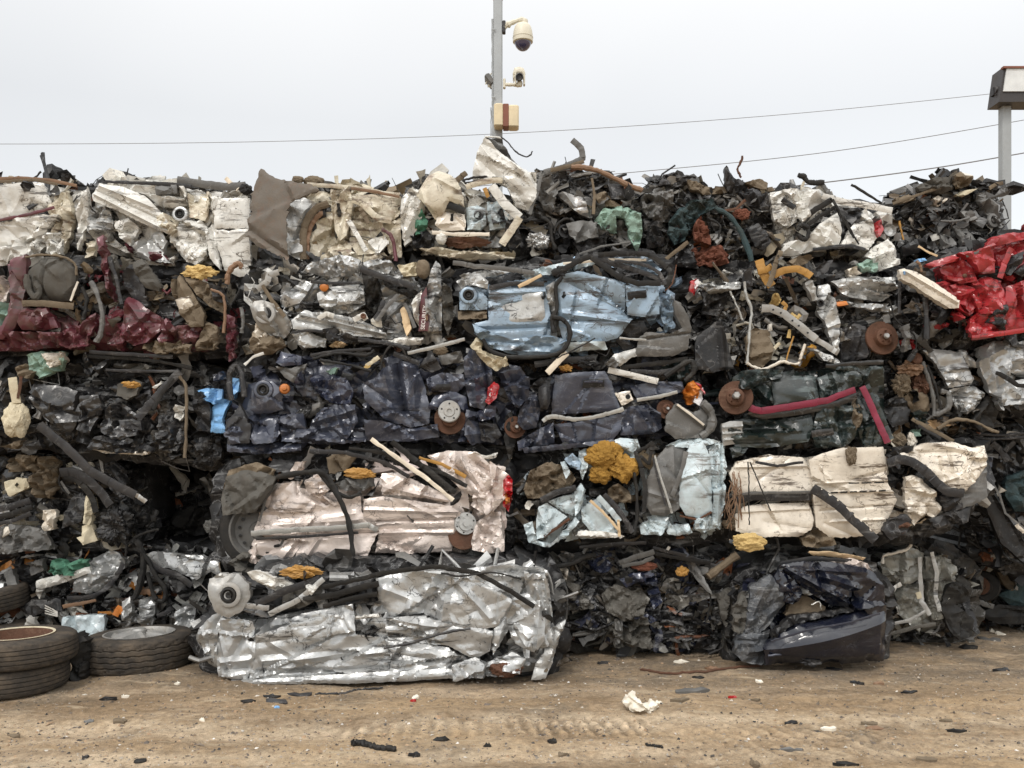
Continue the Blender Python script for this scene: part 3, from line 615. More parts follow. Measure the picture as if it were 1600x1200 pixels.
mb = MB(); boxv(mb, PP(790.5, 183.5, .105), (8.6*K, 22*K, 35*K), bev=.004); mb.build('centre_panel', brownred, e)
b = PP(1570, 150)
e = at_pole('lamp_post', (b[0], PD, 0), 'grey square lamp post at the right edge, behind the dark bale', 'lamp post')
mb = MB(); boxv(mb, (b[0], PD, b[2]/2), (14*K, 14*K, b[2]), bev=.007); mb.build('pole_shaft', galv, e)
e = at_pole('floodlight', PP(1600, 132), 'large dark floodlight with pale glass on top of the lamp post', 'floodlight')
Lx = 1662
def quadbox(name, pts, dp, m, o):
    mb = MB(); fr = [PP(u, v, o) for u, v in pts]; bk = [q+np.array((0, dp, 0)) for q in fr]; n = len(pts)
    f = [tuple(range(n))[::-1], tuple(range(n, 2*n))]+[(i, (i+1) % n, n+(i+1) % n, n+i) for i in range(n)]
    mb.add(np.array(fr+bk), f); return mb.build(name, m, CUR['e'], sharp=20)
quadbox('lamp_housing', [(1569, 103.5), (Lx, 103.5), (Lx+6, 159), (1561, 159)], .22, lampblack, .15)
quadbox('lamp_glass', [(1573, 107), (Lx-3, 107), (Lx-1, 142.5), (1568, 142.5)], .02, lampglass, .165)
quadbox('lamp_visor', [(1568, 103), (Lx+1, 103), (Lx+1, 106), (1568.5, 106)], .05, brownred, .18)
turned('hinge', 1558, 141, [(.001, 4), (5, 4), (6, 2), (6, -2), (5, -4), (.001, -4)], lampblack, (1, 0, 0), .06, seg=16)
quadbox('hinge_plate', [(1552, 136), (1562, 136), (1562, 148), (1552, 148)], .06, charcoal, .05)
tube('lamp_cable', [(1579, 160), (1581, 166), (1580, 172), (1577, 174)], .7, lampblack, .0)
strip('hinge_arm', [(1556, 146), (1560, 154), (1564, 158)], 5, lampblack, .08)
def wire(pts, r, label, d=24.0):
    p = spline([P(u, v, d) for u, v in pts], 40); mb = MB(); sweep(mb, p, r, 6); c = p.mean(0); o = mb.build('overhead_wire', wirem, None, c); setp(o, label, 'wire', 'overhead wires behind the wall')
wire([(-300, 222), (0, 225), (400, 221.5), (800, 208), (1200, 181), (1555, 146), (1900, 108)], .0075, 'thin overhead wire, highest of them, crossing behind the camera pole')
wire([(700, 295), (975, 270.5), (1290, 238), (1600, 187.5), (1900, 130)], .010, 'overhead wire in the middle, passing behind the lamp post above the dark bales')
wire([(1000, 318), (1285, 285.5), (1450, 264), (1600, 239), (1900, 185)], .017, 'thickest and lowest overhead wire, at the far right')
# ================================================================== tyres
def tyre_mesh(Rr, w, rim=.60, lug=True, seg=160, phase=0):
    prof = []                                                        # (radius, height, is_tread)
    for r, h in ((rim*.98, .30), (rim, .46), (rim*1.04, .50), (rim+.10*(1-rim)/.4, .505), (.80, .515), (.88, .50), (.935, .47), (.965, .42)): prof.append((r, h, 0))
    for h in np.linspace(.40, -.40, 64): prof.append((1.0-.05*abs(h/.4)**3*.55, h, 1))
    for r, h in ((.965, -.42), (.935, -.47), (.88, -.50), (.80, -.515), (rim*1.04, -.50), (rim, -.46), (rim*.98, -.30)): prof.append((r, h, 0))
    r = np.array([q[0] for q in prof]); h = np.array([q[1] for q in prof]); tr = np.array([q[2] for q in prof])
    th = np.arange(seg)/seg*2*math.pi; T, _ = np.meshgrid(th, r, indexing='ij'); RR = np.tile(r, (seg, 1)); HH = np.tile(h, (seg, 1)); TT = np.tile(tr, (seg, 1))
    zig = (np.abs(((T*26/math.pi) % 2)-1)-.5)*.035*(1 if lug else .12)
    g = np.zeros_like(RR)
    for gk in (-.25, -.085, .085, .25): g = np.maximum(g, np.clip(1.6-np.abs(HH-gk-zig)/.014, 0, 1))
    if lug: g = np.maximum(g, .7*np.clip(1.5-np.abs(((T*70/(2*math.pi)+HH*2.2) % 1)-.5)/.10, 0, 1)*(np.abs(HH) > .27)); 
    else: g = np.maximum(g, .5*np.clip(1.5-np.abs(((T*90/(2*math.pi)+HH*1.5) % 1)-.5)/.10, 0, 1)*(np.abs(HH) > .3))
    RR = RR-TT*g*.026+.003*smooth(T*9, HH*8, 5)
    v = np.stack([RR*Rr*np.cos(T), RR*Rr*np.sin(T), HH*w+.006*w*smooth(T*3, RR*5, 9)], -1).reshape(-1, 3); k = len(prof)
    f = [(i*k+j, i*k+j+1, ((i+1) % seg)*k+j+1, ((i+1) % seg)*k+j) for i in range(seg) for j in range(k-1)]
    return v, f
def tyre(name, label, c, Rr, w, rx=0, ry=0, rim=.6, wheel=None, lug=True, group='tyres by the wall'):
    global CUR
    c = np.asarray(c, float); e = empty(name, c, label, 'tyre', group); CUR = dict(e=e, d=c[1])
    from mathutils import Euler
    M = np.array(Euler((R(rx), R(ry), rng.uniform(0, 6))).to_matrix())
    v, f = tyre_mesh(Rr, w, rim, lug); mb = MB(); mb.add(v @ M.T+c, f); mb.build('tyre', tyre_rubber, e, sharp=35)
    q = rim*Rr
    def L(name, prof, m, par=e, seg=48, hz=0):
        mb = MB(); lathe(mb, prof, (0, 0, 0), (0, 0, 1), seg); mb.v = [x @ M.T+c for x in mb.v]; return mb.build(name, m, par, sharp=40)
    if wheel == 'steel':
        rm = L('wheel_rim', [(q*1.03, .49*w), (q*1.05, .52*w), (q*.99, .52*w), (q*.95, .40*w), (q*.93, .1*w), (q*.85, -.05*w), (q*.6, .10*w), (q*.35, .05*w), (.001, .05*w)], rusty)
        L('rim_edge', [(q*1.03, .515*w), (q*1.04, .54*w), (q*.98, .54*w), (q*.97, .505*w)], creamfoam, rm)
    if wheel == 'alloy':
        rm = L('wheel_rim', [(q*1.04, .49*w), (q*1.06, .525*w), (q*1.0, .53*w), (q*.96, .45*w), (q*.94, .1*w), (q*.90, -.1*w)], alloy)
        L('rim_well', [(q*.93, .02*w), (.001, .02*w)], charcoal, rm)
        for i in range(5):
            a = 2*math.pi*i/5+.35; mb = MB(); n = 9; pv = []
            for s in np.linspace(.12, .97, n):
                hw = q*(.10+.10*abs(s-.45)+.06*s); zz = w*(.55-.22*s*s if s < .9 else .42); 
                for x, y in ((-1, -.16), (-.7, 0), (0, .05), (.7, 0), (1, -.16)):
                    px, py = s*q, x*hw; pv.append((px*math.cos(a)-py*math.sin(a), px*math.sin(a)+py*math.cos(a), zz+y*w))
            ff = [(k*5+j, k*5+j+1, (k+1)*5+j+1, (k+1)*5+j) for k in range(n-1) for j in range(4)]
            mb.add(np.array(pv) @ M.T+c, ff); mb.build('spoke', alloy, rm)
        L('centre_cap', [(q*.24, .40*w), (q*.23, .60*w), (q*.17, .66*w), (.001, .67*w)], alloy, rm, 24)
    return e
p = G(14, 1099); tyre('tyre', 'worn bare tyre on the ground, lower one of the two stacked at the left edge', (p[0]*(p[1]+.31)/p[1], p[1]+.31, .076), .312, .150, 0, 0, .6, 'steel', False)
p = G(26, 1099); tyre('tyre', 'dusty tyre on a rusty steel wheel, upper one of the stacked pair', (p[0]*(p[1]+.31)/p[1], p[1]+.31, .226), .318, .150, 0, .6, .6, 'steel', False)
p = G(218, 1063); tyre('tyre', 'wide treaded tyre with an alloy wheel lying flat beside the silver car', (p[0]*(p[1]+.325)/p[1], p[1]+.325, .105), .326, .200, 1, -1.5, .61, 'alloy', True)
p = P(-26, 962, 6.0); tyre('tyre', 'tyre cut by the left edge of the photo, upper of the two behind the stack', (p[0], 6.0, .34), .28, .15, 4, 4, .6, None, False)
p = P(-22, 990, 6.0); tyre('tyre', 'tyre at the left edge lying low behind the stacked pair', (p[0], 6.0, .10), .30, .17, 0, 0, .6, None, False)
CUR = None
def loose(name, label, cat, pts, m, d, back=0, group=None, **k):
    k.setdefault('tilt', (0, 0)); mb = MB(); sheet(mb, pts, d, **k); q = np.vstack(mb.v); c = q.mean(0); c[2] = q[:, 2].min()
    return setp(mb.build(name, m, None, c), label, cat, group)
loose('rubber_flap', 'black rubber flap standing between the stacked tyres and the alloy wheel', 'rubber scrap', [(106, 1002), (118, 990), (132, 1000), (133, 1030), (128, 1068), (118, 1078), (106, 1078), (104, 1040)], rubber, 5.2, amp=.02, sc=.12, roll=.05, skirt=.08)
# ================================================================== things lying on the dirt
def flat_bit(u, v, rx, ry, m, name, label, cat, th=0.0, lift=.012, n=9, group=None, am=.3):
    """A bent offcut lying on the ground: rx, ry in photo pixels along and across."""
    p = G(u, v); k = p[1]/F; rx *= k; ry *= 2.6*k; z0 = GZ(p[0], p[1]); v_ = []; c, s = math.cos(th), math.sin(th)
    for ri in (0, .5, 1):
        for q in range(n if ri else 1):
            t = 2*math.pi*q/n; r = ri*(1+(rng.normal(0, .18) if ri == 1 else 0)); x, y = r*rx*math.cos(t), r*ry*math.sin(t)
            v_.append((x*c-y*s, x*s+y*c, lift*(1+am*3*rng.normal(0, .5))+(.35*lift if ri < 1 else 0)))
    f = [(0, 1+q, 1+(q+1) % n) for q in range(n)]+[(1+q, 1+n+q, 1+n+(q+1) % n, 1+(q+1) % n) for q in range(n)]
    m0 = len(v_); v_ += [(x*.97, y*.97, -.01) for x, y, z in v_[1+n:1+2*n]]; f += [(1+n+q, m0+q, m0+(q+1) % n, 1+n+(q+1) % n) for q in range(n)]
    mb = MB(); mb.add(np.array(v_)+np.array((p[0], p[1], z0)), f); o = mb.build(name, m, None, (p[0], p[1], z0), sharp=25); return setp(o, label, cat, group)
wpaper = mat('crumpled_white_plastic', (.72, .67, .57), rough=.6, dirt=.35, dcol=(.45, .36, .25), scr=0, bump=.2)
def paper():
    p = G(1000, 1117); d = p[1]; loose('crumpled_wrapper', 'crumpled cream white plastic wrapper lying alone on the dirt', 'wrapper', [(973, 1098), (978, 1090), (991, 1083), (996, 1092), (1004, 1100), (1012, 1102), (1022, 1098), (1030, 1106), (1028, 1118), (1014, 1121), (998, 1119), (984, 1110)], wpaper, d, amp=.028, sc=.13, sp=2, ncr=6, roll=.03, rollw=9, skirt=.05)
paper()
def bar_on_ground(name, label, cat, pts, r, m, group=None, wob=.002, flat=1.0, bulb=None):
    q = np.array([G(u, v) for u, v in pts]); k = q[:, 1].mean()/F; pa = spline(q, 8*len(pts)); pa[:, 2] = [GZ(x, y)+r*k*flat*.9 for x, y in pa[:, :2]]; pa += rng.normal(0, wob, pa.shape)
    rr = np.full(len(pa), r*k)
    if bulb: rr *= 1+bulb*np.sin(np.arange(len(pa))*1.9)*.5
    rr[0] *= .6; rr[-1] *= .5; mb = MB(); sweep(mb, pa, rr, 8, flat=flat, nrm=(0, 0, 1)); c = pa.mean(0); return setp(mb.build(name, m, None, c), label, cat, group)
bar_on_ground('charred_stick', 'thick black charred stick lying at the front left', 'stick', [(549, 1167), (565, 1169), (590, 1172), (619, 1176)], 4.6, rubber, bulb=.35, wob=.003)
bar_on_ground('steel_rebar', 'rusty ribbed reinforcing bar lying before the navy bale', 'rebar', [(1000, 1049), (1040, 1054), (1090, 1053), (1140, 1049), (1190, 1043)], 2.0, rusty, bulb=.3, wob=.001)
bar_on_ground('trim_offcut', 'long thin grey trim strip on the dirt below the silver car', 'trim strip', [(492, 1083), (530, 1081), (565, 1077), (598, 1073)], 1.7, charcoal)
bar_on_ground('rubber_offcut', 'short black bar half buried near the front edge', 'rubber scrap', [(1008, 1168), (1020, 1169), (1036, 1171)], 2.2, rubber)
bar_on_ground('wooden_stick', 'pale wooden splinter at the foot of the dark bale', 'stick', [(1066, 1028), (1080, 1030), (1100, 1027)], 1.8, tan_fabric)
bar_on_ground('wooden_stick', 'pale curved splinter lying left of the navy bale', 'stick', [(1106, 1031), (1120, 1028), (1138, 1022)], 1.8, tan_fabric)
BITS = [(690, 1160, 17, 3.2, rubber, 'plastic_offcut', 'oval black plastic piece right of the charred stick', 'plastic scrap'),
 (171, 1090, 16, 3, plastic, 'plastic_offcut', 'bent black plastic piece in front of the alloy wheel', 'plastic scrap'),
 (187, 1124, 13, 3.4, tan_fabric, 'dirt_clod', 'dark brown clod of soil at the left front', 'clod'),
 (140, 1121, 9, 2.6, greyplastic, 'glass_shard', 'pale grey flat shard left of the brown clod', 'shard'),
 (470, 1085, 24, 3.4, charcoal, 'metal_offcut', 'bent dark metal plate below the silver car', 'metal scrap'),
 (430, 1097, 22, 3.2, charcoal, 'metal_offcut', 'flat dark plate lying nearest below the silver car', 'metal scrap'),
 (388, 1097, 12, 3, rubber, 'rubber_offcut', 'crumpled black rubber bit by the dark plates', 'rubber scrap'),
 (424, 1088, 15, 2.4, plastic, 'plastic_offcut', 'thin dark strip piece behind the dark plates', 'plastic scrap'),
 (432, 1105.5, 4, 1.2, blueplastic, 'plastic_offcut', 'tiny blue plastic bit by the dark plates', 'plastic scrap'),
 (316, 1124.5, 6, 2.2, wpaper, 'paper_scrap', 'small white scrap in the wheel rut at left', 'paper scrap'),
 (650, 1092, 5, 3, wpaper, 'paper_scrap', 'white tuft with red specks below the silver car', 'paper scrap'),
 (646, 1097, 5, 1.4, redlens, 'lens_shard', 'red lens splinter beside the white tuft', 'shard'),
 (1082, 1083, 30, 3.6, greyplastic, 'metal_offcut', 'long flat grey plate right of the cream wrapper', 'metal scrap'),
 (1060, 1098, 16, 2.8, tan_fabric, 'metal_offcut', 'tan bent plate just right of the cream wrapper', 'metal scrap'),
 (1029, 1103, 6, 3, wpaper, 'stone', 'small pale stone touching the cream wrapper', 'stone'),
 (1090, 1060, 9, 3, rubber, 'rubber_offcut', 'black tangled bit on the rebar', 'rubber scrap'),
 (1113, 1047, 13, 2.6, hosebrown, 'plastic_offcut', 'orange brown plastic piece behind the rebar', 'plastic scrap'),
 (1064, 1037, 11, 3.2, wpaper, 'paper_scrap', 'white torn scrap left of the orange piece', 'paper scrap'),
 (1186, 1066, 6, 2.6, wpaper, 'stone', 'white stone in front of the rebar end', 'stone'),
 (1180, 1094, 11, 2.8, tan_fabric, 'dirt_clod', 'dark brown clod before the navy bale', 'clod'),
 (943, 1038, 11, 2.4, charcoal, 'metal_offcut', 'small grey plate between the silver car and dark bale', 'metal scrap'),
 (880, 1034, 18, 2, plastic, 'plastic_offcut', 'black sliver at the corner of the silver car', 'plastic scrap'),
 (1341, 1071, 12, 2, plastic, 'plastic_offcut', 'black sliver on the open dirt at right', 'plastic scrap'),
 (1373, 1073, 10, 2, hosebrown, 'wood_chip', 'tan chip beside the black sliver at right', 'wood chip'),
 (1302, 1049, 16, 2.4, plastic, 'plastic_offcut', 'dark bent strip in front of the navy bale corner', 'plastic scrap'),
 (1515, 1014, 14, 5, rubber, 'rubber_offcut', 'black crumpled rubber lump on the dirt far right', 'rubber scrap'),
 (1545, 1000, 20, 5, greyplastic, 'metal_offcut', 'dark grey plate leaning on the gravel far right', 'metal scrap'),
 (1562, 994, 8, 5, wpaper, 'paper_scrap', 'white paper scrap at the far right edge', 'paper scrap'),
 (1549, 991, 4, 3, wpaper, 'paper_scrap', 'tiny white scrap left of the larger one', 'paper scrap'),
 (1565, 1049, 18, 2.2, plastic, 'plastic_offcut', 'thin black sliver by the right edge', 'plastic scrap'),
 (1370, 1140, 22, 3.6, hosebrown, 'wood_chip', 'flat orange brown chip on the right', 'wood chip'),
 (1360, 1132, 14, 2, tan_fabric, 'wood_chip', 'dark bark strip behind the orange brown chip', 'wood chip'),
 (1294, 1143, 14, 3.4, wpaper, 'paper_scrap', 'crumpled white paper bit left of the orange chip', 'paper scrap'),
 (1232, 1170, 28, 4.2, greyplastic, 'metal_offcut', 'wide grey flat plate near the front right', 'metal scrap'),
 (1236, 1131, 14, 2, plastic, 'plastic_offcut', 'thin black bit left of the white paper', 'plastic scrap'),
 (862, 1165, 8, 2.6, rubber, 'rubber_offcut', 'small black folded bit in the lug prints', 'rubber scrap'),
 (880, 1183, 12, 2.6, tan_fabric, 'dirt_clod', 'brown clod near the bottom middle', 'clod'),
 (1145, 1092, 8, 1.6, redlens, 'lens_shard', 'faint red lens splinter right of the grey plate', 'shard'),
 (1420, 1086, 16, 2, plastic, 'plastic_offcut', 'dark flake at right on the open dirt', 'plastic scrap'),
 (1478, 1127, 10, 2.2, tan_fabric, 'dirt_clod', 'low brown clod at right', 'clod'),
 (1497, 1145, 15, 1.4, rubber, 'wire_offcut', 'thin black wire bit on the right', 'wire scrap'),
 (218, 1193, 12, 3, rubber, 'rubber_offcut', 'dark bit at the bottom edge, left', 'rubber scrap'),
 (133, 1186, 6, 2.4, charcoal, 'stone', 'grey stone at the bottom left', 'stone'),
 (649, 1182, 10, 3, plastic, 'plastic_offcut', 'small black bit below the charred stick', 'plastic scrap'),
 (762, 1171, 6, 2.2, rubber, 'rubber_offcut', 'small dark knob between stick and lug prints', 'rubber scrap'),
 (1178, 1196, 8, 5, tan_fabric, 'dirt_clod', 'brown clod cut by the bottom edge', 'clod'),
 (1320, 1195, 24, 3, rubber, 'rubber_offcut', 'long dark offcut at the bottom edge, right', 'rubber scrap'),
 (1449, 1192, 18, 3, tan_fabric, 'wood_chip', 'brown splinter at the bottom right', 'wood chip'),
 (21, 1143, 12, 2, tan_fabric, 'dirt_clod', 'flat dark clod by the left edge', 'clod'),
 (196, 1086, 6, 1.6, wpaper, 'stone', 'white pebble before the stacked tyres', 'stone'),
 (278, 1070, 5, 2.4, wpaper, 'stone', 'white stone right of the alloy wheel', 'stone')]
for b in BITS: flat_bit(b[0], b[1], b[2]*.9, b[3]*.75, *b[4:], th=rng.uniform(-.25, .25), lift=.005+.0014*b[3], group='scraps lying on the dirt')
# ================================================================== top row
GRP = 'crushed cars stacked in the wall'
WP = pal([(7,(.68,.66,.60),.0),(1.5,(.42,.36,.26),0),(1.5,(.3,.3,.29),.4)])
CP = pal([(6,(.64,.58,.45),.0),(2,(.30,.22,.13),0),(1,(.45,.45,.43),.5)])
DK = pal([(2,(.16,.15,.135),.3),(1,(.30,.29,.27),.3),(.8,(.10,.085,.06),0)])
bale('crushed_car', 'white crushed car at the left end of the top row with maroon trim line',
     [(-40,285),(0,279),(60,277),(110,282),(134,292),(130,380),(112,408),(50,412),(-40,412)], 5.85, WP, 200, shell=[(white,[(-35,292),(60,284),(128,298),(124,370),(108,400),(40,405),(-35,405)])], group=GRP, top=90, core=(.05,.045,.04,0))
p_ = pan('boot_lid', [(-30,296),(0,291),(40,283),(66,288),(78,322),(40,332),(4,342),(-30,345)], white, .06, .55, .2)
strip('maroon_trim', [(-30,350),(4,343),(45,335),(85,324)], 4, maroon, .085)
pan('side_panel', [(-30,350),(5,347),(60,336),(97,338),(70,365),(20,384),(-30,388)], white, .05, 1.0, .12)
pan('crumpled_wing', [(20,378),(60,360),(75,352),(70,385),(60,402),(25,408)], white, .045, 2.2, .06)
pan('crumpled_wing', [(80,300),(105,296),(112,330),(108,370),(98,402),(80,400),(84,360),(78,330)], cream, .03, 2.0, .06, ang=1.5, ax=2)
pan('crumpled_wing', [(70,370),(90,352),(100,372),(98,398),(76,400)], white, .05, 2.0, .05)
pan('pillar', [(118,330),(128,300),(138,292),(138,320),(131,375),(124,392),(118,370)], white, .06, 1.2, .07, ang=1.5, ax=2)
pan('lower_panel', [(-30,388),(20,386),(30,402),(0,414),(-30,414)], white, .04, .9, .1)
strip('gutter_strip', [(-20,281),(30,278),(75,281),(120,290)], 5, hosebrown, .05)
strip('gutter_strip', [(0,284),(50,281),(90,288)], 4, tan_fabric, .07)
strip('splinter', [(50,281),(58,275),(64,268)], 3, rubber, .02)
pan('dark_corner', [(92,280),(98,272),(112,275),(130,288),(110,287)], charcoal, .0, .6)
def scrawl(strokes, o, name='handwritten_marks', parent=None):
    mb = MB(); D = CUR['d']-o
    for s in strokes: sweep(mb, spline([P(u, v, D) for u, v in s], 4*len(s)), .35*D/F*.9, 5, flat=.6)
    return mb.build(name, ink, parent or CUR['e'])
scrawl([[(33,306),(37,305),(36,309),(34,312)], [(39,311),(42,310)], [(40,319),(37,319),(37,322),(40,323),(39,326),(36,326)], [(44,317),(44,325)]], .088, parent=p_)
bale('crushed_car', 'white crushed car in the top row with slanted ribbed sill and square panels',
     [(134,310),(150,284),(230,286),(300,288),(385,302),(392,360),(392,425),(350,420),(270,412),(180,402),(138,392)], 5.85, WP, 230, shell=[(white,[(140,312),(155,290),(300,293),(385,306),(388,420),(350,415),(270,405),(180,396),(142,386)])], group=GRP, top=110, core=(.06,.055,.05,0))
pan('ribbed_sill', [(142,304),(152,284),(190,290),(226,306),(256,336),(272,362),(262,366),(215,345),(190,332),(146,314)], white, .085, .5, .2, ang=-.42, ax=3, folds=[(155,290,240,325,.018,.02),(148,304,262,362,.018,.016),(150,297,255,345,-.014,.012)])
pan('rusted_sill_end', [(238,330),(258,332),(276,345),(278,358),(268,366),(250,352)], cream, .095, 1.8, .05)
pan('square_panel', [(333,310),(389,308),(388,356),(336,357)], white, .055, .25, .3, ncr=2)
pan('square_panel', [(336,359),(389,358),(391,428),(372,432),(350,422),(340,385)], white, .055, .35, .3, ncr=2, tilt=(0,.01))
pan('door_post', [(324,300),(333,308),(335,360),(345,422),(330,405),(322,370),(326,340)], white, .07, .9, .08, ang=1.45, ax=3)
pan('inner_panel', [(292,300),(325,298),(326,330),(320,345),(296,340)], cream, .05, .8, .1)
pan('crumpled_door', [(266,352),(290,345),(312,342),(326,360),(325,400),(310,416),(292,408),(275,392),(263,370)], white, .065, 1.8, .10, bulge=.03)
pan('bent_flap', [(207,385),(232,366),(250,358),(260,376),(255,398),(268,412),(242,410),(218,402)], greysilver, .07, 1.0, .1)
pan('bent_flap', [(235,395),(250,392),(262,404),(258,413),(240,409)], maroon, .075, 1.2, .05)
pan('crumpled_wing', [(136,322),(150,318),(172,330),(178,350),(170,372),(150,380),(138,360)], greysilver, .04, 1.8, .07)
pan('crumpled_wing', [(175,345),(200,340),(215,355),(205,385),(190,372)], white, .05, 1.6, .07)
pan('lower_panel', [(135,375),(150,372),(152,402),(136,405)], cream, .05, .8, .08)
pan('lower_panel', [(205,400),(240,408),(275,400),(270,414),(240,413),(210,412)], white, .06, .8, .08)
pan('rear_panel', [(180,292),(235,290),(290,293),(296,318),(275,325),(250,322),(226,304)], white, .03, .8, .12)
pan('vent_box', [(241,290),(275,288),(277,302),(243,304)], greyplastic, .06, .3)
suspension_cup(281, 334, 8, .075, steel)
strip('rolled_strip', [(277,281),(320,288),(355,292),(384,290)], 11, greyplastic, .03)
strip('roof_strip', [(165,284),(220,286),(270,288),(300,292)], 5, charcoal, .05)
strip('splinter', [(353,278),(360,286),(372,296)], 6, palewood, .03)
lump('black_lump', 384, 296, 10, 8, rubber, .04)
pan('red_shard', [(195,375),(203,380),(205,395),(196,390)], maroon, .06, .6)
# --- standing brown sheet: a thing of its own
loose('rusty_sheet', 'large brown weathered metal sheet standing between the white bale and the cream bale', 'metal sheet',
      [(402,257),(415,267),(432,276),(460,284),(487,288),(500,298),(478,306),(452,316),(447,345),(449,380),(452,408),(430,397),(402,384),(380,366),(384,330),(392,290)], brownsheet, 5.66, amp=.006, sc=.3, tilt=(.05, -.03), roll=.015, rollw=6, skirt=.02, sp=4, folds=[(380,352,452,402,-.03,.03),(400,262,384,350,.01,.02)], back=True)
e = bale('crushed_car', 'cream crushed car with round wheel housings, right of the brown sheet',
     [(450,312),(490,290),(530,289),(600,293),(628,302),(628,400),(560,408),(470,410),(450,400)], 5.85, CP, 170, shell=[(cream,[(455,316),(490,297),(600,300),(622,308),(622,396),(560,402),(456,398)])], group=GRP, top=80, core=(.12,.10,.07,0))
pan('silver_panel', [(448,310),(475,307),(492,315),(481,335),(474,352),(473,408),(450,398),(447,350)], greysilver, .07, .9, .1)
strip('arch_rim', [(474,405),(474,365),(482,340),(495,325),(513,318)], 10, tan_fabric, .07, sm=True, th=.5)
strip('arch_rim', [(480,405),(481,368),(490,345),(505,332)], 7, hosebrown, .06, sm=True, th=.4)
pan('wheel_house', [(484,400),(484,368),(492,345),(508,330),(520,330),(530,365),(550,385),(548,402)], cream, .04, 1.1, .1, bulge=-.04)
pan('door_column', [(517,295),(545,289),(551,318),(541,368),(531,376),(523,360),(518,330)], cream, .085, .7, .08, ang=1.5, ax=3)
pan('column_slot', [(527,319),(531,318),(531,336),(527,337)], plastic, .105, 0, skirt=.02, ncr=0)
pan('wheel_house', [(548,345),(562,332),(582,330),(598,345),(600,372),(588,396),(560,400),(545,380)], cream, .05, .9, .12, bulge=-.05)
pan('inner_panel', [(555,305),(590,303),(626,305),(623,338),(606,346),(582,328),(560,318)], cream, .05, .5, .15)
strip('arch_beam', [(550,312),(565,318),(590,340),(612,345)], 9, cream, .10, sm=True)
strip('arch_beam', [(545,345),(560,370),(572,392)], 7, white, .09)
strip('arch_beam', [(563,325),(570,338),(576,350)], 6, tan_fabric, .10)
tube('maroon_strip', [(597,358),(609,366),(615,380),(619,408)], 3.2, maroon, .10)
pan('quarter_panel', [(600,348),(626,340),(627,402),(612,404),(598,372)], cream, .06, 1.0, .09)
pan('lower_panel', [(500,398),(530,380),(560,398),(600,394),(612,406),(540,410),(500,410)], cream, .07, 1.2, .08)
pan('pale_patch', [(575,375),(600,366),(608,382),(590,398),(572,398)], white, .08, .8)
pan('slot', [(495,332),(508,326),(509,338),(497,342)], plastic, .06, .2)
strip('gutter', [(480,288),(520,291),(560,294),(600,302),(625,304)], 6, cream, .05)
strip('edge_strip', [(548,294),(590,300),(624,308)], 4, hosebrown, .08)
lump('seat_back', 490, 284, 16, 9, tan_fabric, -.12, .15)
lump('seat_back', 465, 281, 9, 6, tan_fabric, -.10, .15)
bale('crushed_car', 'off white crushed car in the top row below the camera pole, rounded cream panel',
     [(632,302),(655,278),(684,268),(720,285),(760,298),(805,310),(820,335),(818,380),(808,398),(700,400),(645,396),(632,350)], 5.8, WP, 200, shell=[(white,[(638,305),(660,288),(720,300),(795,310),(812,335),(808,380),(700,392),(645,388)])], group=GRP, top=60, core=(.03,.03,.03,0))
p_ = pan('bonnet', [(650,305),(660,288),(668,275),(685,266),(702,273),(716,286),(723,305),(726,324),(703,316),(690,340),(680,343),(668,325)], cream, .09, .5, .16, bulge=.05, folds=[(680,280,715,300,.012,.02)])
scrawl([[(683,289),(684,294),(685,298)], [(687,287),(690,290),(688,293),(691,296),(689,300)]], .16, parent=p_)
pan('crumpled_side', [(628,310),(645,292),(655,300),(664,325),(655,345),(645,372),(632,385),(626,350)], white, .06, 1.6, .07, ang=1.4, ax=2)
pan('green_smear_panel', [(648,340),(658,325),(668,345),(664,362),(648,366)], greencloth, .07, 1.0)
pan('black_lamp_unit', [(642,365),(668,360),(680,372),(676,388),(645,388)], plastic, .06, 1.4, .05)
pan('radiator_tank', [(682,340),(692,330),(725,334),(728,345),(726,360),(690,360),(680,352)], vancream, .09, .4)
pan('slot', [(704,335),(709,333),(708,350),(703,349)], plastic, .115, 0, ncr=0, skirt=.02)
pan('bulkhead', [(728,324),(745,319),(758,325),(760,352),(750,362),(730,360)], pale_blue, .06, .6, bulge=.02)
pan('bulkhead', [(760,315),(780,312),(796,330),(790,356),(765,360)], pale_blue, .03, .8)
suspension_cup(748, 335, 5, .085, plastic)
strip('slam_panel', [(686,318),(705,322),(726,330)], 10, rubber, .11)
strip('frame_beam', [(768,290),(788,318),(812,340)], 13, white, .12)
strip('frame_beam', [(812,340),(798,362),(784,382)], 11, cream, .125)
strip('frame_beam', [(728,292),(755,284),(785,281)], 8, cream, .10)
strip('cross_beam', [(675,363),(710,366),(765,366)], 5, vancream, .10)
tube('cable', [(722,282),(745,277),(775,278),(790,282)], 1.8, rubber, .07)
tube('cable', [(725,286),(760,282),(788,286)], 1.3, rubber, .08)
strip('lever', [(713,283),(722,275),(729,270)], 8, tan_fabric, .06)
lump('bottle', 690, 371, 9, 11, white, .08, .12)
lump('rusty_core', 722, 378, 32, 8, rusty, .05, .5)
pan('black_pocket', [(765,330),(785,325),(792,345),(770,350)], charcoal, .07, .8)
pan('lower_rail', [(656,390),(690,386),(740,392),(806,393),(804,402),(740,406),(690,400)], cream, .09, 1.2, .07, ang=0, ax=2)
pan('black_sheet', [(790,345),(808,350),(815,375),(800,392),(788,380)], plastic, .08, 1)
strip('orange_clip', [(757,294),(763,308)], 6, amber, .11)
pan('folded_roof', [(739,262),(745,238),(757,214),(764,220),(776,234),(798,254),(815,266),(838,270),(838,308),(826,328),(806,322),(792,292),(768,280),(738,278)], white, .07, 1.2, .12, ang=-.7, ax=2, folds=[(758,216,812,270,.03,.03),(745,245,800,300,-.02,.03)], bulge=.04)
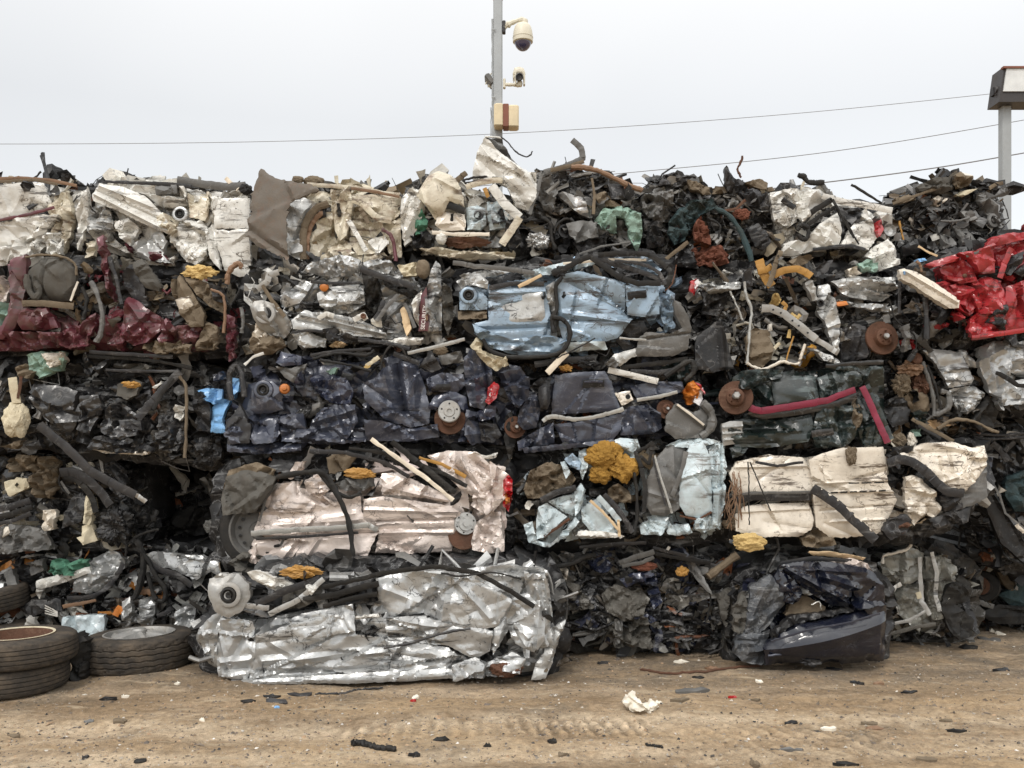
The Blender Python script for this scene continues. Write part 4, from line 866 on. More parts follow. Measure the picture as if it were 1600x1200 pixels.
pan('roof_lining', [(757,213),(785,216),(790,232),(812,262),(800,256),(778,236)], greyplastic, -.02, .8, .08)
tube('wire', [(783,214),(795,224),(805,236),(818,244),(828,243),(832,236)], 1.2, charcoal, .02)
tube('roof_edge_strip', [(758,214),(772,214),(786,216)], 1.4, white, .0)
bale('crushed_car', 'dark crushed car in the top row with pale green cloth at its right',
     [(815,302),(840,268),(900,265),(960,274),(1004,300),(1006,372),(990,396),(900,402),(825,398)], 5.85, DK, 330, group=GRP, top=110)
tube('brown_pipe', [(893,261),(915,262),(938,268),(960,279),(985,291),(1004,298)], 4.4, hosebrown, .06)
strip('bent_bracket', [(850,270),(880,262),(905,251),(911,247),(908,232),(902,226),(894,219)], 9, greyplastic, .0)
strip('bent_bracket', [(860,266),(895,258),(912,252)], 6, tan_fabric, .03)
pan('hanging_cloth', [(930,342),(942,326),(960,322),(980,323),(1000,332),(1004,368),(996,394),(986,378),(976,342),(962,338),(965,362),(940,358)], tealcloth, .08, 1.6, .06)
pan('hanging_cloth', [(962,345),(985,340),(990,378),(975,390),(962,370)], greyplastic, .05, 1.5, .06)
pan('grey_flap', [(884,350),(910,344),(932,344),(952,360),(946,370),(920,372),(900,380),(890,368)], greyplastic, .09, 1.0, .09)
pan('grey_flap', [(895,378),(940,370),(945,390),(910,400)], charcoal, .06, .8)
pan('engine_plate', [(868,298),(885,300),(912,308),(930,322),(925,342),(905,334),(890,322)], steel, .06, .8, .08)
turned('bolt_boss', 913, 318, [(3.2, 0), (3.2, 2), (1.5, 3), (.001, 3)], alloy, o=.085, seg=14)
pan('cloth_panel', [(838,285),(862,275),(872,300),(862,335),(848,325)], greyplastic, .04, 1.8, .06, ang=1.4)
strip('dangling_strap', [(846,272),(840,298),(832,320),(828,335)], 5, greyplastic, .11)
strip('dangling_strap', [(925,278),(929,305),(927,335)], 4, tan_fabric, .09)
tube('black_cable', [(845,338),(860,350),(862,372),(868,390)], 3, rubber, .08)
tube('black_cable', [(865,365),(873,348),(888,342),(898,350)], 2, rubber, .08)
turned('pulley', 882, 362, [(11, 0), (11, 3), (8, 3), (7, 1), (3, 1), (3, 4), (.001, 4)], plastic, (.3, -1, .1), .06, seg=24)
lump('rusty_alternator', 842, 376, 17, 12, steel, .05, .4)
pan('black_box', [(950,285),(975,287),(976,310),(955,312)], plastic, .06, .4)
pan('brown_matting', [(925,305),(945,298),(968,318),(975,325),(940,322)], tan_fabric, .05, 1.4)
strip('lower_strip', [(905,397),(940,385),(985,378)], 3, greyplastic, .10)
bale('crushed_car', 'dark tangled crushed car in the top row with a rust red cloth bundle',
     [(1003,302),(1030,276),(1072,280),(1130,292),(1180,292),(1214,312),(1212,400),(1150,418),(1085,420),(1010,402)], 5.85, DK, 380, group=GRP, top=120)
darkteal = mat('dark_teal_cloth', (.040, .065, .070), rough=.9, dirt=.5, scr=0, bump=.6, grain=110, spec=.2)
pan('teal_cloth', [(1046,345),(1062,325),(1080,312),(1110,312),(1120,325),(1095,335),(1085,350),(1070,375),(1055,382),(1044,365)], darkteal, .06, 2.2, .05)
pan('rust_cloth', [(1085,350),(1090,342),(1096,336),(1102,352),(1112,366),(1111,382),(1098,378),(1084,376)], rustcloth, .09, 1.6, .05)
pan('rust_cloth', [(1080,388),(1100,380),(1125,384),(1140,398),(1138,412),(1110,418),(1085,412)], rustcloth, .08, 2.2, .05)
tube('green_hose', [(1118,325),(1138,336),(1155,358),(1166,382),(1175,408)], 4, darkteal, .10)
g = pan('grille', [(1168,356),(1186,348),(1206,378),(1194,390),(1180,386)], plastic, .08, .3)
for i in range(5): strip('grille_bar', [(1172+i*4.6,361+i*5.5),(1188+i*4.2,353+i*6.2)], 2.5, charcoal, .10, parent=g)
pan('cloth_fold', [(1003,305),(1025,295),(1050,298),(1052,325),(1040,345),(1018,342),(1004,325)], greyplastic, .05, 2.4, .05)
pan('black_panel', [(1006,340),(1035,345),(1038,385),(1010,390)], plastic, .04, .9)
pan('black_panel', [(1060,385),(1078,388),(1092,420),(1050,415)], plastic, .06, .9)
pan('folded_cover', [(1028,290),(1038,270),(1060,268),(1073,284),(1060,290)], charcoal, .02, .8, .06)
pan('folded_cover', [(1074,280),(1090,286),(1120,292),(1132,300),(1100,304),(1078,296)], tan_fabric, .03, 1.2, .06)
pan('torn_horn', [(1131,263),(1134,260),(1148,276),(1166,282),(1175,300),(1158,304),(1138,298),(1133,285)], charcoal, .03, .7)
pan('brown_flap', [(1165,284),(1188,278),(1200,286),(1213,296),(1190,298)], tan_fabric, .03, .8)
tube('bent_wire', [(1158,277),(1153,268),(1153,262),(1158,252),(1160,244)], 1.8, rusty, .02)
strip('copper_scraps', [(1130,330),(1150,326),(1165,312)], 4, rusty, .07)
lump('brown_lump', 1160, 335, 12, 8, rustcloth, .06, .4)
strip('dark_slat', [(1040,405),(1060,390),(1075,378)], 5, tan_fabric, .09)
pan('crumpled_sheet', [(1150,290),(1200,300),(1205,330),(1170,320)], charcoal, .04, 1.6, .07)
tube('cable', [(1105,340),(1125,352),(1122,372)], 1.6, rubber, .09)
bale('crushed_car', 'crumpled white crushed car in the top row between the two dark tangled bales',
     [(1203,302),(1240,293),(1290,297),(1360,322),(1392,335),(1402,405),(1370,416),(1310,398),(1230,400),(1208,370)], 5.8, WP, 200, shell=[(white,[(1208,306),(1290,302),(1390,340),(1396,405),(1310,392),(1222,393)])], group=GRP, top=80, core=(.03,.03,.03,0))
pan('roof_panel', [(1204,300),(1222,297),(1245,308),(1247,345),(1232,355),(1212,345)], white, .05, 1.1, .1)
pan('crumpled_roof', [(1222,297),(1260,292),(1290,298),(1285,320),(1268,345),(1250,352),(1246,320)], white, .07, 1.6, .07, ang=.9)
pan('wing', [(1256,376),(1280,350),(1310,331),(1316,360),(1312,384),(1280,387)], white, .08, .5, .16, bulge=.03)
pan('lower_wing', [(1218,398),(1228,378),(1258,372),(1288,370),(1288,386),(1240,400)], white, .085, .6, .1)
pan('door_corner', [(1310,388),(1330,355),(1356,323),(1364,345),(1374,370),(1358,390),(1334,385)], white, .08, .5, .15)
pan('tail_corner', [(1352,400),(1364,386),(1386,374),(1400,392),(1404,414),(1378,422)], white, .09, .7, .1, bulge=.03)
pan('white_flap', [(1370,330),(1395,325),(1400,355),(1378,350)], white, .05, .9)
pan('gap_shade_sheet', [(1312,322),(1340,325),(1350,332),(1318,378)], plastic, .03, .7)  # black sheet standing in for the shade of the open gap
strip('roof_rail', [(1285,306),(1320,316),(1350,320),(1394,329)], 9, white, .09)
strip('window_seal', [(1250,352),(1270,330),(1300,312)], 8, rubber, .10)
strip('window_seal', [(1255,358),(1280,338),(1308,322)], 6, rubber, .09)
tube('seal_loop', [(1246,360),(1252,352),(1262,356),(1262,370),(1254,374),(1247,366)], 3, rubber, .12)
tube('strut', [(1298,310),(1318,340),(1342,382)], 1.5, rubber, .12)
tube('strut', [(1302,312),(1318,342),(1334,372)], 1.2, rubber, .12)
strip('vent_gill', [(1222,312),(1242,325)], 8, plastic, .09)
strip('sill_strip', [(1270,390),(1300,386),(1330,384),(1352,390)], 5, charcoal, .10)
pan('tail_light', [(1370,346),(1378,342),(1382,358),(1374,370),(1368,360)], redlens, .08, .4)
turned('lamp_bowl', 1390, 360, [(10, 0), (10, 2), (7, -3), (.001, -5)], steel, (.1, -1, .1), .07, seg=24)
tube('top_hose', [(1247,274),(1256,276),(1262,284),(1275,286),(1288,285)], 4, rubber, .03)
strip('top_bracket', [(1283,285),(1290,295),(1298,305)], 6, greyplastic, .03)
tube('stick', [(1330,288),(1350,300),(1378,318)], 1.8, rubber, .06)
bale('crushed_car', 'grey shredded crushed car at the right end of the top row, before the lamp post',
     [(1394,332),(1405,304),(1450,288),(1490,276),(1520,274),(1550,296),(1572,342),(1576,372),(1500,396),(1440,408),(1400,410)], 5.85,
     pal([(4,(.13,.13,.13),.1),(3,(.22,.22,.22),.2),(1,(.4,.37,.32),0)]), 430, group=GRP, top=110, core=(.05,.05,.05,0))
pan('seat_cover', [(1432,292),(1455,280),(1488,276),(1490,295),(1475,302),(1440,300)], fabric, .05, .8, .1, bulge=.03)
pan('seat_cover', [(1488,276),(1500,268),(1520,272),(1522,286),(1505,292),(1492,294)], tan_fabric, .05, 1.0, .08)
pan('door_card', [(1395,312),(1430,300),(1438,308),(1410,318)], tan_fabric, .06, .7)
pan('bumper_scrap', [(1530,300),(1548,298),(1560,325),(1572,350),(1560,358),(1545,335),(1532,318)], greyplastic, .05, 1.4, .07)
pan('bumper_scrap', [(1500,330),(1520,328),(1530,342),(1512,345)], greyplastic, .08, .5)
pan('liner', [(1470,350),(1485,345),(1490,385),(1472,390)], greyplastic, .05, 1.2, .06)
pan('liner', [(1492,348),(1520,350),(1525,380),(1500,385)], greyplastic, .05, 1.4, .06)
pan('liner', [(1410,385),(1430,375),(1452,368),(1445,390),(1415,400)], plastic, .08, .9)
pan('clip', [(1497,302),(1510,294),(1518,300),(1505,307)], creamfoam, .07, .8)
pan('clip', [(1458,310),(1470,303),(1482,310),(1472,320)], vancream, .07, 1.2)
tube('cable_loop', [(1480,330),(1485,318),(1495,320),(1494,334),(1484,338)], 1.8, rubber, .09)
tube('cable', [(1470,345),(1490,346),(1515,340)], 1.8, greyplastic, .09)
tube('cable', [(1405,345),(1408,360),(1412,375)], 1.4, amber, .09)
strip('splinter', [(1545,295),(1555,288),(1567,286)], 5, tan_fabric, .02)
strip('roof_slat', [(1395,318),(1430,306),(1470,292)], 4, tan_fabric, .08)
turned('reel', 1550, 345, [(11, 0), (11, 3), (7, 4), (6, 0), (3, 0), (3, 3), (.001, 3)], greyplastic, (.4, -1, .1), .06, seg=24)
# ================================================================== second row
bale('crushed_car', 'maroon crushed car in the second row with grey seats squeezed out',
     [(-40,415),(40,402),(150,408),(290,420),(368,440),(374,545),(250,552),(120,545),(-40,545)], 5.7,
     pal([(4,(.17,.035,.045),.1),(4,(.12,.105,.08),0),(2,(.22,.17,.11),0)]), 420, shell=[(maroon,[(-10,500),(90,492),(190,490),(280,500),(330,520),(320,548),(-10,544)])], group=GRP)
pan('door_pillar', [(8,412),(25,404),(40,396),(40,440),(33,485),(20,512),(4,530),(-10,532),(12,490),(17,450)], maroon, .09, .6, .1, ang=1.4, ax=3)
pan('seat_back', [(40,428),(55,412),(72,401),(108,403),(121,425),(116,460),(104,470),(72,470),(46,466)], fabric, .07, .5, .14, bulge=.06, folds=[(60,440,75,470,-.02,.03),(75,405,70,460,-.02,.02)])
tube('seat_side_bolster', [(42,430),(44,450),(55,464),(62,455),(55,440)], 5, fabric, .10)
strip('seat_rail', [(35,474),(70,474),(115,479)], 9, tan_fabric, .11)
pan('seat_base', [(26,502),(38,481),(74,480),(82,492),(91,512),(60,517),(34,515)], maroon, .09, .6, .12, bulge=.04)
pan('crumpled_sill', [(-20,530),(20,518),(60,520),(100,520),(96,540),(40,546),(-20,548)], maroon, .07, 1.8, .06)
pan('crumpled_sill', [(92,520),(110,505),(125,510),(148,488),(146,520),(138,542),(110,546),(92,538)], maroon, .08, 1.8, .07)
pan('crumpled_sill', [(168,545),(175,520),(188,505),(195,530),(190,548)], maroon, .07, 1.6, .06)
pan('door_skin', [(189,508),(194,480),(200,463),(215,470),(240,490),(262,503),(245,520),(228,535),(206,540),(190,525)], maroon, .10, 1.1, .1, folds=[(200,470,235,520,.03,.03),(205,500,250,505,-.02,.03)])
pan('door_skin', [(244,528),(258,502),(263,498),(276,516),(262,532),(248,535)], maroon, .11, .8)
pan('door_skin', [(275,510),(300,505),(318,515),(305,535),(285,538)], maroon, .07, 1.2, .07)
pan('pillar_trim', [(152,372),(160,366),(165,400),(173,440),(180,472),(168,462),(158,425)], maroon, .10, .8, .07, ang=1.4, ax=2)
pan('right_post', [(352,490),(365,495),(368,560),(356,565),(352,530)], maroon, .09, .8, .07, ang=1.5)
pan('seat_back', [(207,412),(222,404),(236,420),(250,445),(247,455),(228,450),(215,432)], fabric, .08, .4, .12, bulge=.04)
pan('seat_base', [(185,420),(205,412),(225,450),(232,480),(215,475),(195,450)], charcoal, .06, .6, .1)
pan('headrest', [(165,405),(180,398),(188,420),(178,438),(166,428)], fabric, .06, .6)
tube('seat_frame', [(142,440),(152,460),(160,490),(158,520),(150,535)], 4, greyplastic, .11)
tube('seat_frame', [(172,402),(180,430),(186,458),(190,476)], 3.2, charcoal, .12)
tube('seat_frame', [(128,450),(136,470),(130,500)], 3, rubber, .09)
pan('tan_panel', [(268,440),(278,428),(290,442),(305,465),(320,490),(318,510),(300,512),(280,490),(272,465)], tan_fabric, .08, 1.0, .1, folds=[(280,440,310,505,.02,.03)])
pan('tan_panel', [(285,430),(320,440),(345,460),(350,490),(330,480),(300,452)], tan_fabric, .07, 1.2, .1)
pan('tan_panel', [(318,500),(340,510),(342,545),(305,548),(312,525)], tan_fabric, .08, 1.8, .06)
pan('tan_panel', [(225,530),(260,535),(300,538),(298,552),(240,552),(222,545)], tan_fabric, .09, 2.0, .05)
pan('tan_panel', [(322,440),(345,448),(352,475),(335,470)], charcoal, .09, .8)
lump('torn_foam', 312, 425, 24, 9, foam, .06, .5)
tube('bent_hose', [(355,444),(357,428),(365,416),(374,412),(378,418)], 4, hosebrown, .10)
tube('cable', [(330,452),(346,460),(352,480),(350,520)], 2.2, hosebrown, .12)
tube('cable', [(40,402),(75,398),(105,404),(118,415),(120,430)], 1.8, tan_fabric, .10)
pan('belt_guide', [(272,468),(295,462),(302,478),(280,488)], vancream, .10, .4)
pan('teal_cloth', [(-20,475),(8,472),(20,485),(16,505),(-20,520)], tealcloth, .08, 1.6, .05)
pan('pink_panel', [(-20,435),(5,430),(12,450),(8,470),(-20,472)], rose, .05, 1.0)
strip('shard', [(110,470),(118,450),(122,440)], 3, vancream, .10)
bale('crushed_car', 'silver grey crushed car in the second row with a maroon lettered band',
     [(378,440),(400,415),(470,405),(560,402),(640,408),(700,425),(712,480),(705,545),(600,545),(460,552),(385,545)], 5.68,
     pal([(7,(.52,.51,.48),.5),(2,(.26,.25,.23),.5),(1.5,(.5,.46,.38),0)]), 380, shell=[(silver,[(440,440),(560,412),(650,430),(685,450),(690,520),(600,535),(450,535),(430,490)])], group=GRP)
pan('crumpled_bonnet', [(472,425),(488,410),(520,400),(545,402),(565,408),(560,425),(535,432),(500,428)], silver, .06, 1.8, .07)
pan('crumpled_bonnet', [(565,412),(590,402),(612,410),(628,428),(600,428),(572,420)], silver, .07, 1.0, .08)
pan('cloth', [(620,415),(650,408),(655,430),(630,432)], creamfoam, .04, 1.4, .05)
strip('black_rail', [(563,420),(590,430),(620,440),(648,448)], 9, charcoal, .10)
lump('headrest', 661, 420, 11, 15, tan_fabric, .06, .10)
pan('tailgate', [(665,472),(668,440),(674,420),(681,407),(688,414),(690,470),(689,516),(668,518)], silver, .11, .8, .1, folds=[(668,445,689,440,.03,.018),(667,458,689,452,-.02,.015),(680,410,684,440,.02,.02)])
pan('tailgate_edge', [(644,475),(650,462),(658,452),(660,480),(656,512),(648,500)], white, .09, .7, .07)
bnd = pan('lettered_band', [(657,462),(666,448),(668,470),(670,495),(669,517),(653,517),(655,490)], maroon, .125, .15, .2, ncr=0, roll=.005)
def lettering(txt, u, v, hpx, ang, o, m, parent, D=None, sx=1.0):
    D = (D or CUR['d'])-o; cu = bpy.data.curves.new('lettering', 'FONT'); cu.body = txt; cu.size = hpx*D/F*1.38; cu.extrude = .0008; cu.align_x = 'CENTER'; cu.align_y = 'CENTER'
    ob = bpy.data.objects.new('t', cu); COL.objects.link(ob); dg = bpy.context.evaluated_depsgraph_get(); me = bpy.data.meshes.new_from_object(ob.evaluated_get(dg)); bpy.data.objects.remove(ob)
    me.materials.clear(); me.materials.append(m); o2 = bpy.data.objects.new('lettering', me); COL.objects.link(o2); par = CUR['e']; o2.parent = parent
    o2.location = Vector(P(u, v, D))-Vector(par['_o'][:]); from mathutils import Euler, Matrix
    o2.rotation_euler = (Matrix.Rotation(ang, 3, 'Y') @ Matrix.Rotation(R(90), 3, 'X')).to_euler(); o2.scale = (sx, 1, 1); return o2
lettering('SECURITY', 662.5, 496, 6.2, R(-84), .150, letterwhite, bnd)
pan('orange_patch', [(664,488),(668,487),(668.5,500),(664.5,501)], hosebrown, .147, 0, ncr=0, skirt=.01, sp=2)
pan('strut_housing', [(393,482),(400,472),(412,470),(432,476),(446,490),(456,510),(442,526),(418,522),(402,508)], alloy, .09, .6, .1, bulge=.03)
suspension_cup(414, 490, 10.5, .125, alloy)
pan('chassis_leg', [(392,520),(410,522),(440,528),(446,540),(425,552),(400,556),(390,545)], tan_fabric, .07, 1.6, .06)
pan('chassis_leg', [(400,505),(420,525),(412,545),(395,530)], vancream, .08, 1.5, .05)
pan('inner_wing', [(437,472),(445,455),(474,438),(490,437),(484,452),(468,474),(446,480)], silver, .09, .7, .1)
strip('frame_leg', [(402,452),(418,440),(420,430),(436,425)], 9, alloy, .08)
strip('frame_leg', [(410,445),(425,470),(445,495)], 6, tan_fabric, .10)
b = pan('engine_block', [(495,458),(520,448),(545,445),(568,450),(570,475),(552,488),(520,490),(500,478)], greysilver, .09, .8, .07, ax=2, ang=.1)
pan('engine_cover', [(522,452),(560,446),(566,472),(530,480)], greysilver, .115, .8, .05, parent=b)
pan('floor_rib_panel', [(455,500),(475,484),(520,490),(560,498),(603,520),(604,528),(540,524),(458,514)], greysilver, .10, .5, .15, ang=-.25, ax=4, folds=[(470,492,600,522,.015,.012),(465,500,595,524,-.015,.012),(490,490,590,512,.015,.012)])
strip('link_arm', [(497,498),(510,490),(522,494)], 7, white, .13)
strip('link_arm', [(552,500),(568,492),(572,500)], 8, white, .13)
turned('link_bush', 568, 494, [(4.5, 0), (4.5, 3), (2.5, 3.5), (.001, 2)], rusty, o=.14, seg=18)
turned('orange_cap', 507, 449, [(7, 0), (7, 3), (4, 5), (.001, 5)], orange, o=.10, seg=20)
strip('black_bar', [(485,440),(520,443),(562,442)], 5, charcoal, .12)
pan('rubber_sheet', [(565,425),(590,432),(596,460),(585,490),(575,480),(570,450)], rubber, .07, 1.4, .06, ang=1.4)
pan('rubber_sheet', [(595,432),(630,438),(652,455),(640,465),(612,452),(600,445)], rubber, .08, 1.3, .07)
strip('grey_rod', [(588,502),(604,480),(622,460)], 6, greyplastic, .10)
strip('grey_rod', [(582,505),(592,488),(600,470)], 6, charcoal, .09)
pan('plank', [(624,482),(633,475),(638,495),(643,514),(636,526),(630,510)], wood, .10, .2)
strip('plank', [(632,474),(640,490),(648,512)], 5, greyplastic, .11)
pan('lower_panel', [(455,520),(480,518),(510,530),(508,542),(470,545)], greysilver, .08, 1.0, .07)
pan('lower_panel', [(600,532),(635,526),(662,528),(658,538),(610,540)], white, .10, 1.0, .06)
pan('dark_plate', [(505,515),(520,510),(565,530),(540,535),(512,532)], charcoal, .11, .6)
strip('long_strip', [(455,520),(480,516),(505,518)], 4, charcoal, .11)
strip('long_strip', [(560,530),(600,535),(640,545)], 6, charcoal, .11)
pan('orange_scrap', [(512,540),(528,530),(542,538),(530,542)], wood, .10, .4)
pan('grey_padding', [(690,440),(705,450),(710,490),(700,525),(692,500)], fabric, .06, 1.4, .06)
tube('hose', [(376,480),(380,500),(378,520)], 3, greyplastic, .08)
bale('crushed_car', 'light blue crushed car in the second row with two flattened doors',
     [(715,432),(760,420),(860,410),(925,398),(1000,396),(1045,410),(1055,470),(1070,540),(1000,555),(860,556),(770,552),(725,500)], 5.62,
     pal([(5,(.28,.38,.50),.2),(2,(.25,.25,.26),.4)]), 300, shell=[(sky_blue,[(735,450),(860,430),(960,432),(1040,445),(1050,500),(1000,520),(960,535),(880,550),(780,545),(740,520)])], group=GRP)
pan('inner_wing', [(713,440),(722,432),(748,428),(763,440),(762,452),(738,446),(722,452)], greysilver, .08, 1.2, .06)
pan('strut_tower', [(717,455),(730,446),(750,450),(762,468),(761,484),(718,484)], sky_blue, .075, .5, .1)
suspension_cup(732, 461, 9, .095, sky_blue)
pan('tan_sill', [(714,484),(761,484),(761,498),(716,499)], tan_fabric, .07, .5)
pan('roof_scrap', [(718,432),(740,423),(785,420),(800,424),(770,432),(738,440)], greysilver, .05, 1.0, .07)
pan('roof_scrap', [(815,430),(850,415),(890,408),(940,402),(930,412),(880,425),(850,430),(830,438)], pale_blue, .05, 1.0, .07)
p_ = pan('front_door', [(763,452),(800,449),(851,448),(857,470),(861,500),(860,537),(815,546),(780,538),(744,520),(741,505),(763,500)], sky_blue, .085, .35, .25, ang=.05, ax=2.5, ncr=3, folds=[(763,460,853,456,.01,.015),(745,515,860,510,-.018,.02),(765,470,800,478,-.012,.03)])
p_ = pan('door_scrape', [(768,462),(800,458),(848,457),(853,500),(800,505),(768,498)], greysilver, .092, .35, .25, roll=.012, skirt=.02)
pan('lower_door', [(738,506),(770,522),(800,530),(858,524),(882,530),(880,548),(850,555),(800,553),(765,542),(745,525)], sky_blue, .10, 1.2, .09, ang=.1, ax=2.5, folds=[(755,520,870,528,.02,.02),(760,532,860,540,-.02,.018)])
pan('rear_door', [(868,438),(885,428),(905,425),(960,437),(976,442),(978,490),(990,496),(965,528),(945,533),(880,533),(873,508),(872,475)], sky_blue, .09, .55, .2, folds=[(885,440,975,487,-.03,.06),(880,490,985,505,.02,.03),(975,445,977,488,.012,.01),(890,500,960,503,-.01,.012)])
q_ = pan('rear_panel', [(977,446),(1000,444),(1029,446),(1031,490),(1008,495),(980,492)], sky_blue, .10, .4, .2, tilt=(-.01, .0))
strip('handle_recess', [(981,463),(995,460),(1010,459)], 11, plastic, .115, parent=q_, th=.25)
strip('door_handle', [(982,458),(996,455.5),(1010,457)], 3, charcoal, .125, parent=q_)
pan('rear_corner', [(1036,470),(1045,450),(1055,458),(1052,480),(1055,512),(1042,518),(1034,495)], sky_blue, .07, 1.6, .06)
strip('window_frame', [(862,428),(882,420),(905,407),(922,401),(950,421),(972,435),(998,443),(1033,442)], 8, rubber, .12)
strip('window_frame', [(925,400),(960,412),(1000,424),(1036,438)], 7, charcoal, .10, sm=True)
strip('roof_rail', [(935,398),(980,396),(1012,398),(1035,412),(1048,428),(1040,450)], 7, rubber, .11, sm=True)
strip('roof_rail', [(960,408),(1000,412),(1028,425),(1040,445)], 5, charcoal, .12, sm=True)
strip('roof_edge', [(880,412),(925,408),(960,406),(1010,406)], 4, palewood, .08)
pan('roof_skin', [(960,402),(1010,402),(1035,420),(1025,432),(985,418)], sky_blue, .05, 1.0, .08)
strip('door_top', [(764,450),(800,443),(850,444)], 7, charcoal, .10)
pan('bumper', [(1052,470),(1063,474),(1073,492),(1081,512),(1076,545),(1052,556),(992,556),(1000,527),(1010,518),(1048,521),(1066,512),(1054,490)], greyplastic, .13, .35, .15, folds=[(1005,530,1078,520,-.015,.012)])
tube('tyre_edge', [(862,496),(880,500),(890,515),(888,535),(875,550),(850,557),(800,558),(765,547),(755,530)], 3.6, rubber, .12)
tube('wire_loom', [(878,432),(868,450),(870,480),(863,500),(866,520)], 3.4, rubber, .11)
pan('crumpled_post', [(852,450),(868,440),(873,480),(870,530),(862,535),(858,490)], greysilver, .06, 2.0, .05, ang=1.5)
pan('wheel_arch', [(962,532),(985,500),(1010,494),(1020,510),(1005,520),(995,540),(975,548)], plastic, .05, .9)
pan('sill', [(880,534),(945,534),(950,545),(900,548),(870,552)], pale_blue, .08, .8)
strip('wood_stick', [(810,448),(828,439),(846,430)], 5, wood, .14)
strip('wiper', [(708,410),(745,416),(790,420),(835,427)], 7, greyplastic, .11, sm=True)
tube('antenna', [(870,560),(900,545),(930,529)], 1.2, rubber, .14)
strip('grey_rod', [(968,528),(990,530),(1010,531)], 3, trimgrey, .13)
lump('black_lump', 875, 425, 10, 8, plastic, .10, .4)
bale('crushed_car', 'black and grey crushed car with ochre brackets and rusty brake disc, second row',
     [(1068,455),(1090,430),(1170,415),(1260,415),(1350,415),(1405,425),(1412,480),(1408,550),(1360,570),(1250,575),(1160,580),(1090,578),(1075,520)], 5.68,
     pal([(4,(.32,.31,.29),.6),(1,(.4,.38,.32),0),(.5,(.5,.25,.03),0)]), 520, group=GRP)
pan('black_tank', [(1085,576),(1085,545),(1090,525),(1126,497),(1134,515),(1140,545),(1148,576),(1110,582)], plastic, .10, .3, .2, folds=[(1126,500,1130,575,.03,.03)])
pan('tail_light', [(1077,455),(1080,438),(1090,434),(1092,446),(1084,462)], redlens, .08, .6)
pan('tail_light_lens', [(1083,442),(1092,435),(1094,441),(1086,452)], clearlens, .10, .4)
pan('black_cover', [(1095,455),(1130,445),(1140,470),(1120,495),(1100,490)], plastic, .06, 1.6, .07)
pan('silver_flap', [(1090,448),(1120,438),(1160,440),(1155,452),(1110,460)], greysilver, .07, 1.4, .06)
pan('frame_plate', [(1168,525),(1180,512),(1204,515),(1206,560),(1190,575),(1168,566)], tan_fabric, .09, .8, .08)
tube('door_seal', [(1163,440),(1166,462),(1174,485),(1171,515),(1170,540),(1167,567)], 2, trimgrey, .12)
tube('door_seal', [(1167,567),(1180,574),(1193,577),(1208,571),(1222,565),(1234,567),(1247,568),(1252,555),(1258,538)], 2.4, vancream, .12)
strip('ochre_bracket', [(1186,406),(1190,422),(1200,440),(1206,447)], 13, amber, .09)
strip('ochre_bracket', [(1208,430),(1225,422),(1245,420),(1258,425),(1268,432)], 10, amber, .11)
strip('ochre_bracket', [(1184,424),(1198,421),(1206,416)], 9, amber, .11)
pan('ochre_scrap', [(1207,460),(1214,457),(1224,466),(1218,476),(1208,476)], foam, .10, .6)
strip('ochre_clip', [(1222,472),(1229,478),(1224,487)], 5, amber, .11)
strip('ochre_clip', [(1236,490),(1246,498),(1250,492)], 6, foam, .10)
strip('ochre_clip', [(1234,515),(1232,528)], 5, foam, .09)
strip('ochre_clip', [(1209,545),(1218,536)], 5, creamfoam, .09)
strip('thin_brass_rod', [(1240,525),(1232,550),(1228,565)], 2, amber, .10)
bb = strip('bumper_bar', [(1190,482),(1205,482),(1225,490),(1250,510),(1275,530)], 11, alloy, .14, th=.18)
for hx, hy in ((1208,484),(1220,489),(1238,501),(1248,509),(1262,520)): turned('bar_hole', hx, hy, [(1.7,0),(1.6,1),(.001,1)], plastic, o=.158, seg=10, parent=bb)
strip('bumper_bar', [(1275,530),(1295,542),(1310,552)], 8, alloy, .13, th=.2)
pan('side_member', [(1261,440),(1268,436),(1276,448),(1278,472),(1270,470),(1264,455)], alloy, .12, .6)
pan('side_member', [(1280,445),(1296,442),(1305,470),(1313,500),(1310,550),(1300,545),(1290,505),(1280,485)], greysilver, .11, .9, .08, ang=1.4, ax=2)
turned('dark_port', 1281, 474, [(6, 0), (6, 3), (4, 3), (3.6, -3), (.001, -3)], plastic, (.1, -1, 0), .15, seg=20)
pan('crushed_roof', [(1302,438),(1340,430),(1400,432),(1404,455),(1380,470),(1345,468),(1320,462)], greysilver, .08, 2.0, .06, ang=.1, ax=2)
pan('crushed_roof', [(1312,468),(1350,475),(1402,478),(1403,488),(1350,486)], silver, .09, 1.6, .05, ang=.1, ax=2)
pan('orange_lamp', [(1307,471),(1324,470),(1326,476),(1309,478)], orange, .12, .1, ncr=0)
pan('black_guard', [(1308,515),(1335,505),(1350,510),(1358,540),(1352,560),(1315,568)], charcoal, .08, .7, .09, ang=1.4)
pan('chrome_patch', [(1310,512),(1330,510),(1332,530),(1312,535)], steel, .09, 1.4, .04)
brake_disc(1376, 529, 26, (.12, -1, .12), .10)
pan('knuckle', [(1396,515),(1408,520),(1408,545),(1395,552)], greyplastic, .08, 1.2, .05)
strip('post', [(1405,422),(1406,450),(1405,490)], 4, charcoal, .13)
strip('strut_rod', [(1384,492),(1386,505)], 10, greyplastic, .10)
pan('dark_tile', [(1162,422),(1174,418),(1178,445),(1164,450)], charcoal, .11, .2)
pan('dark_tile', [(1265,425),(1290,408),(1303,405),(1292,425),(1275,432)], charcoal, .11, .3)
strip('dark_lever', [(1200,448),(1207,430),(1212,412),(1220,392)], 7, tan_fabric, .13)
pan('pale_cover', [(1195,412),(1210,400),(1222,404),(1208,418)], greyplastic, .11, .6)
pan('green_cloth', [(1340,412),(1360,405),(1375,412),(1370,425),(1345,425)], tealcloth, .06, 1.2, .05)
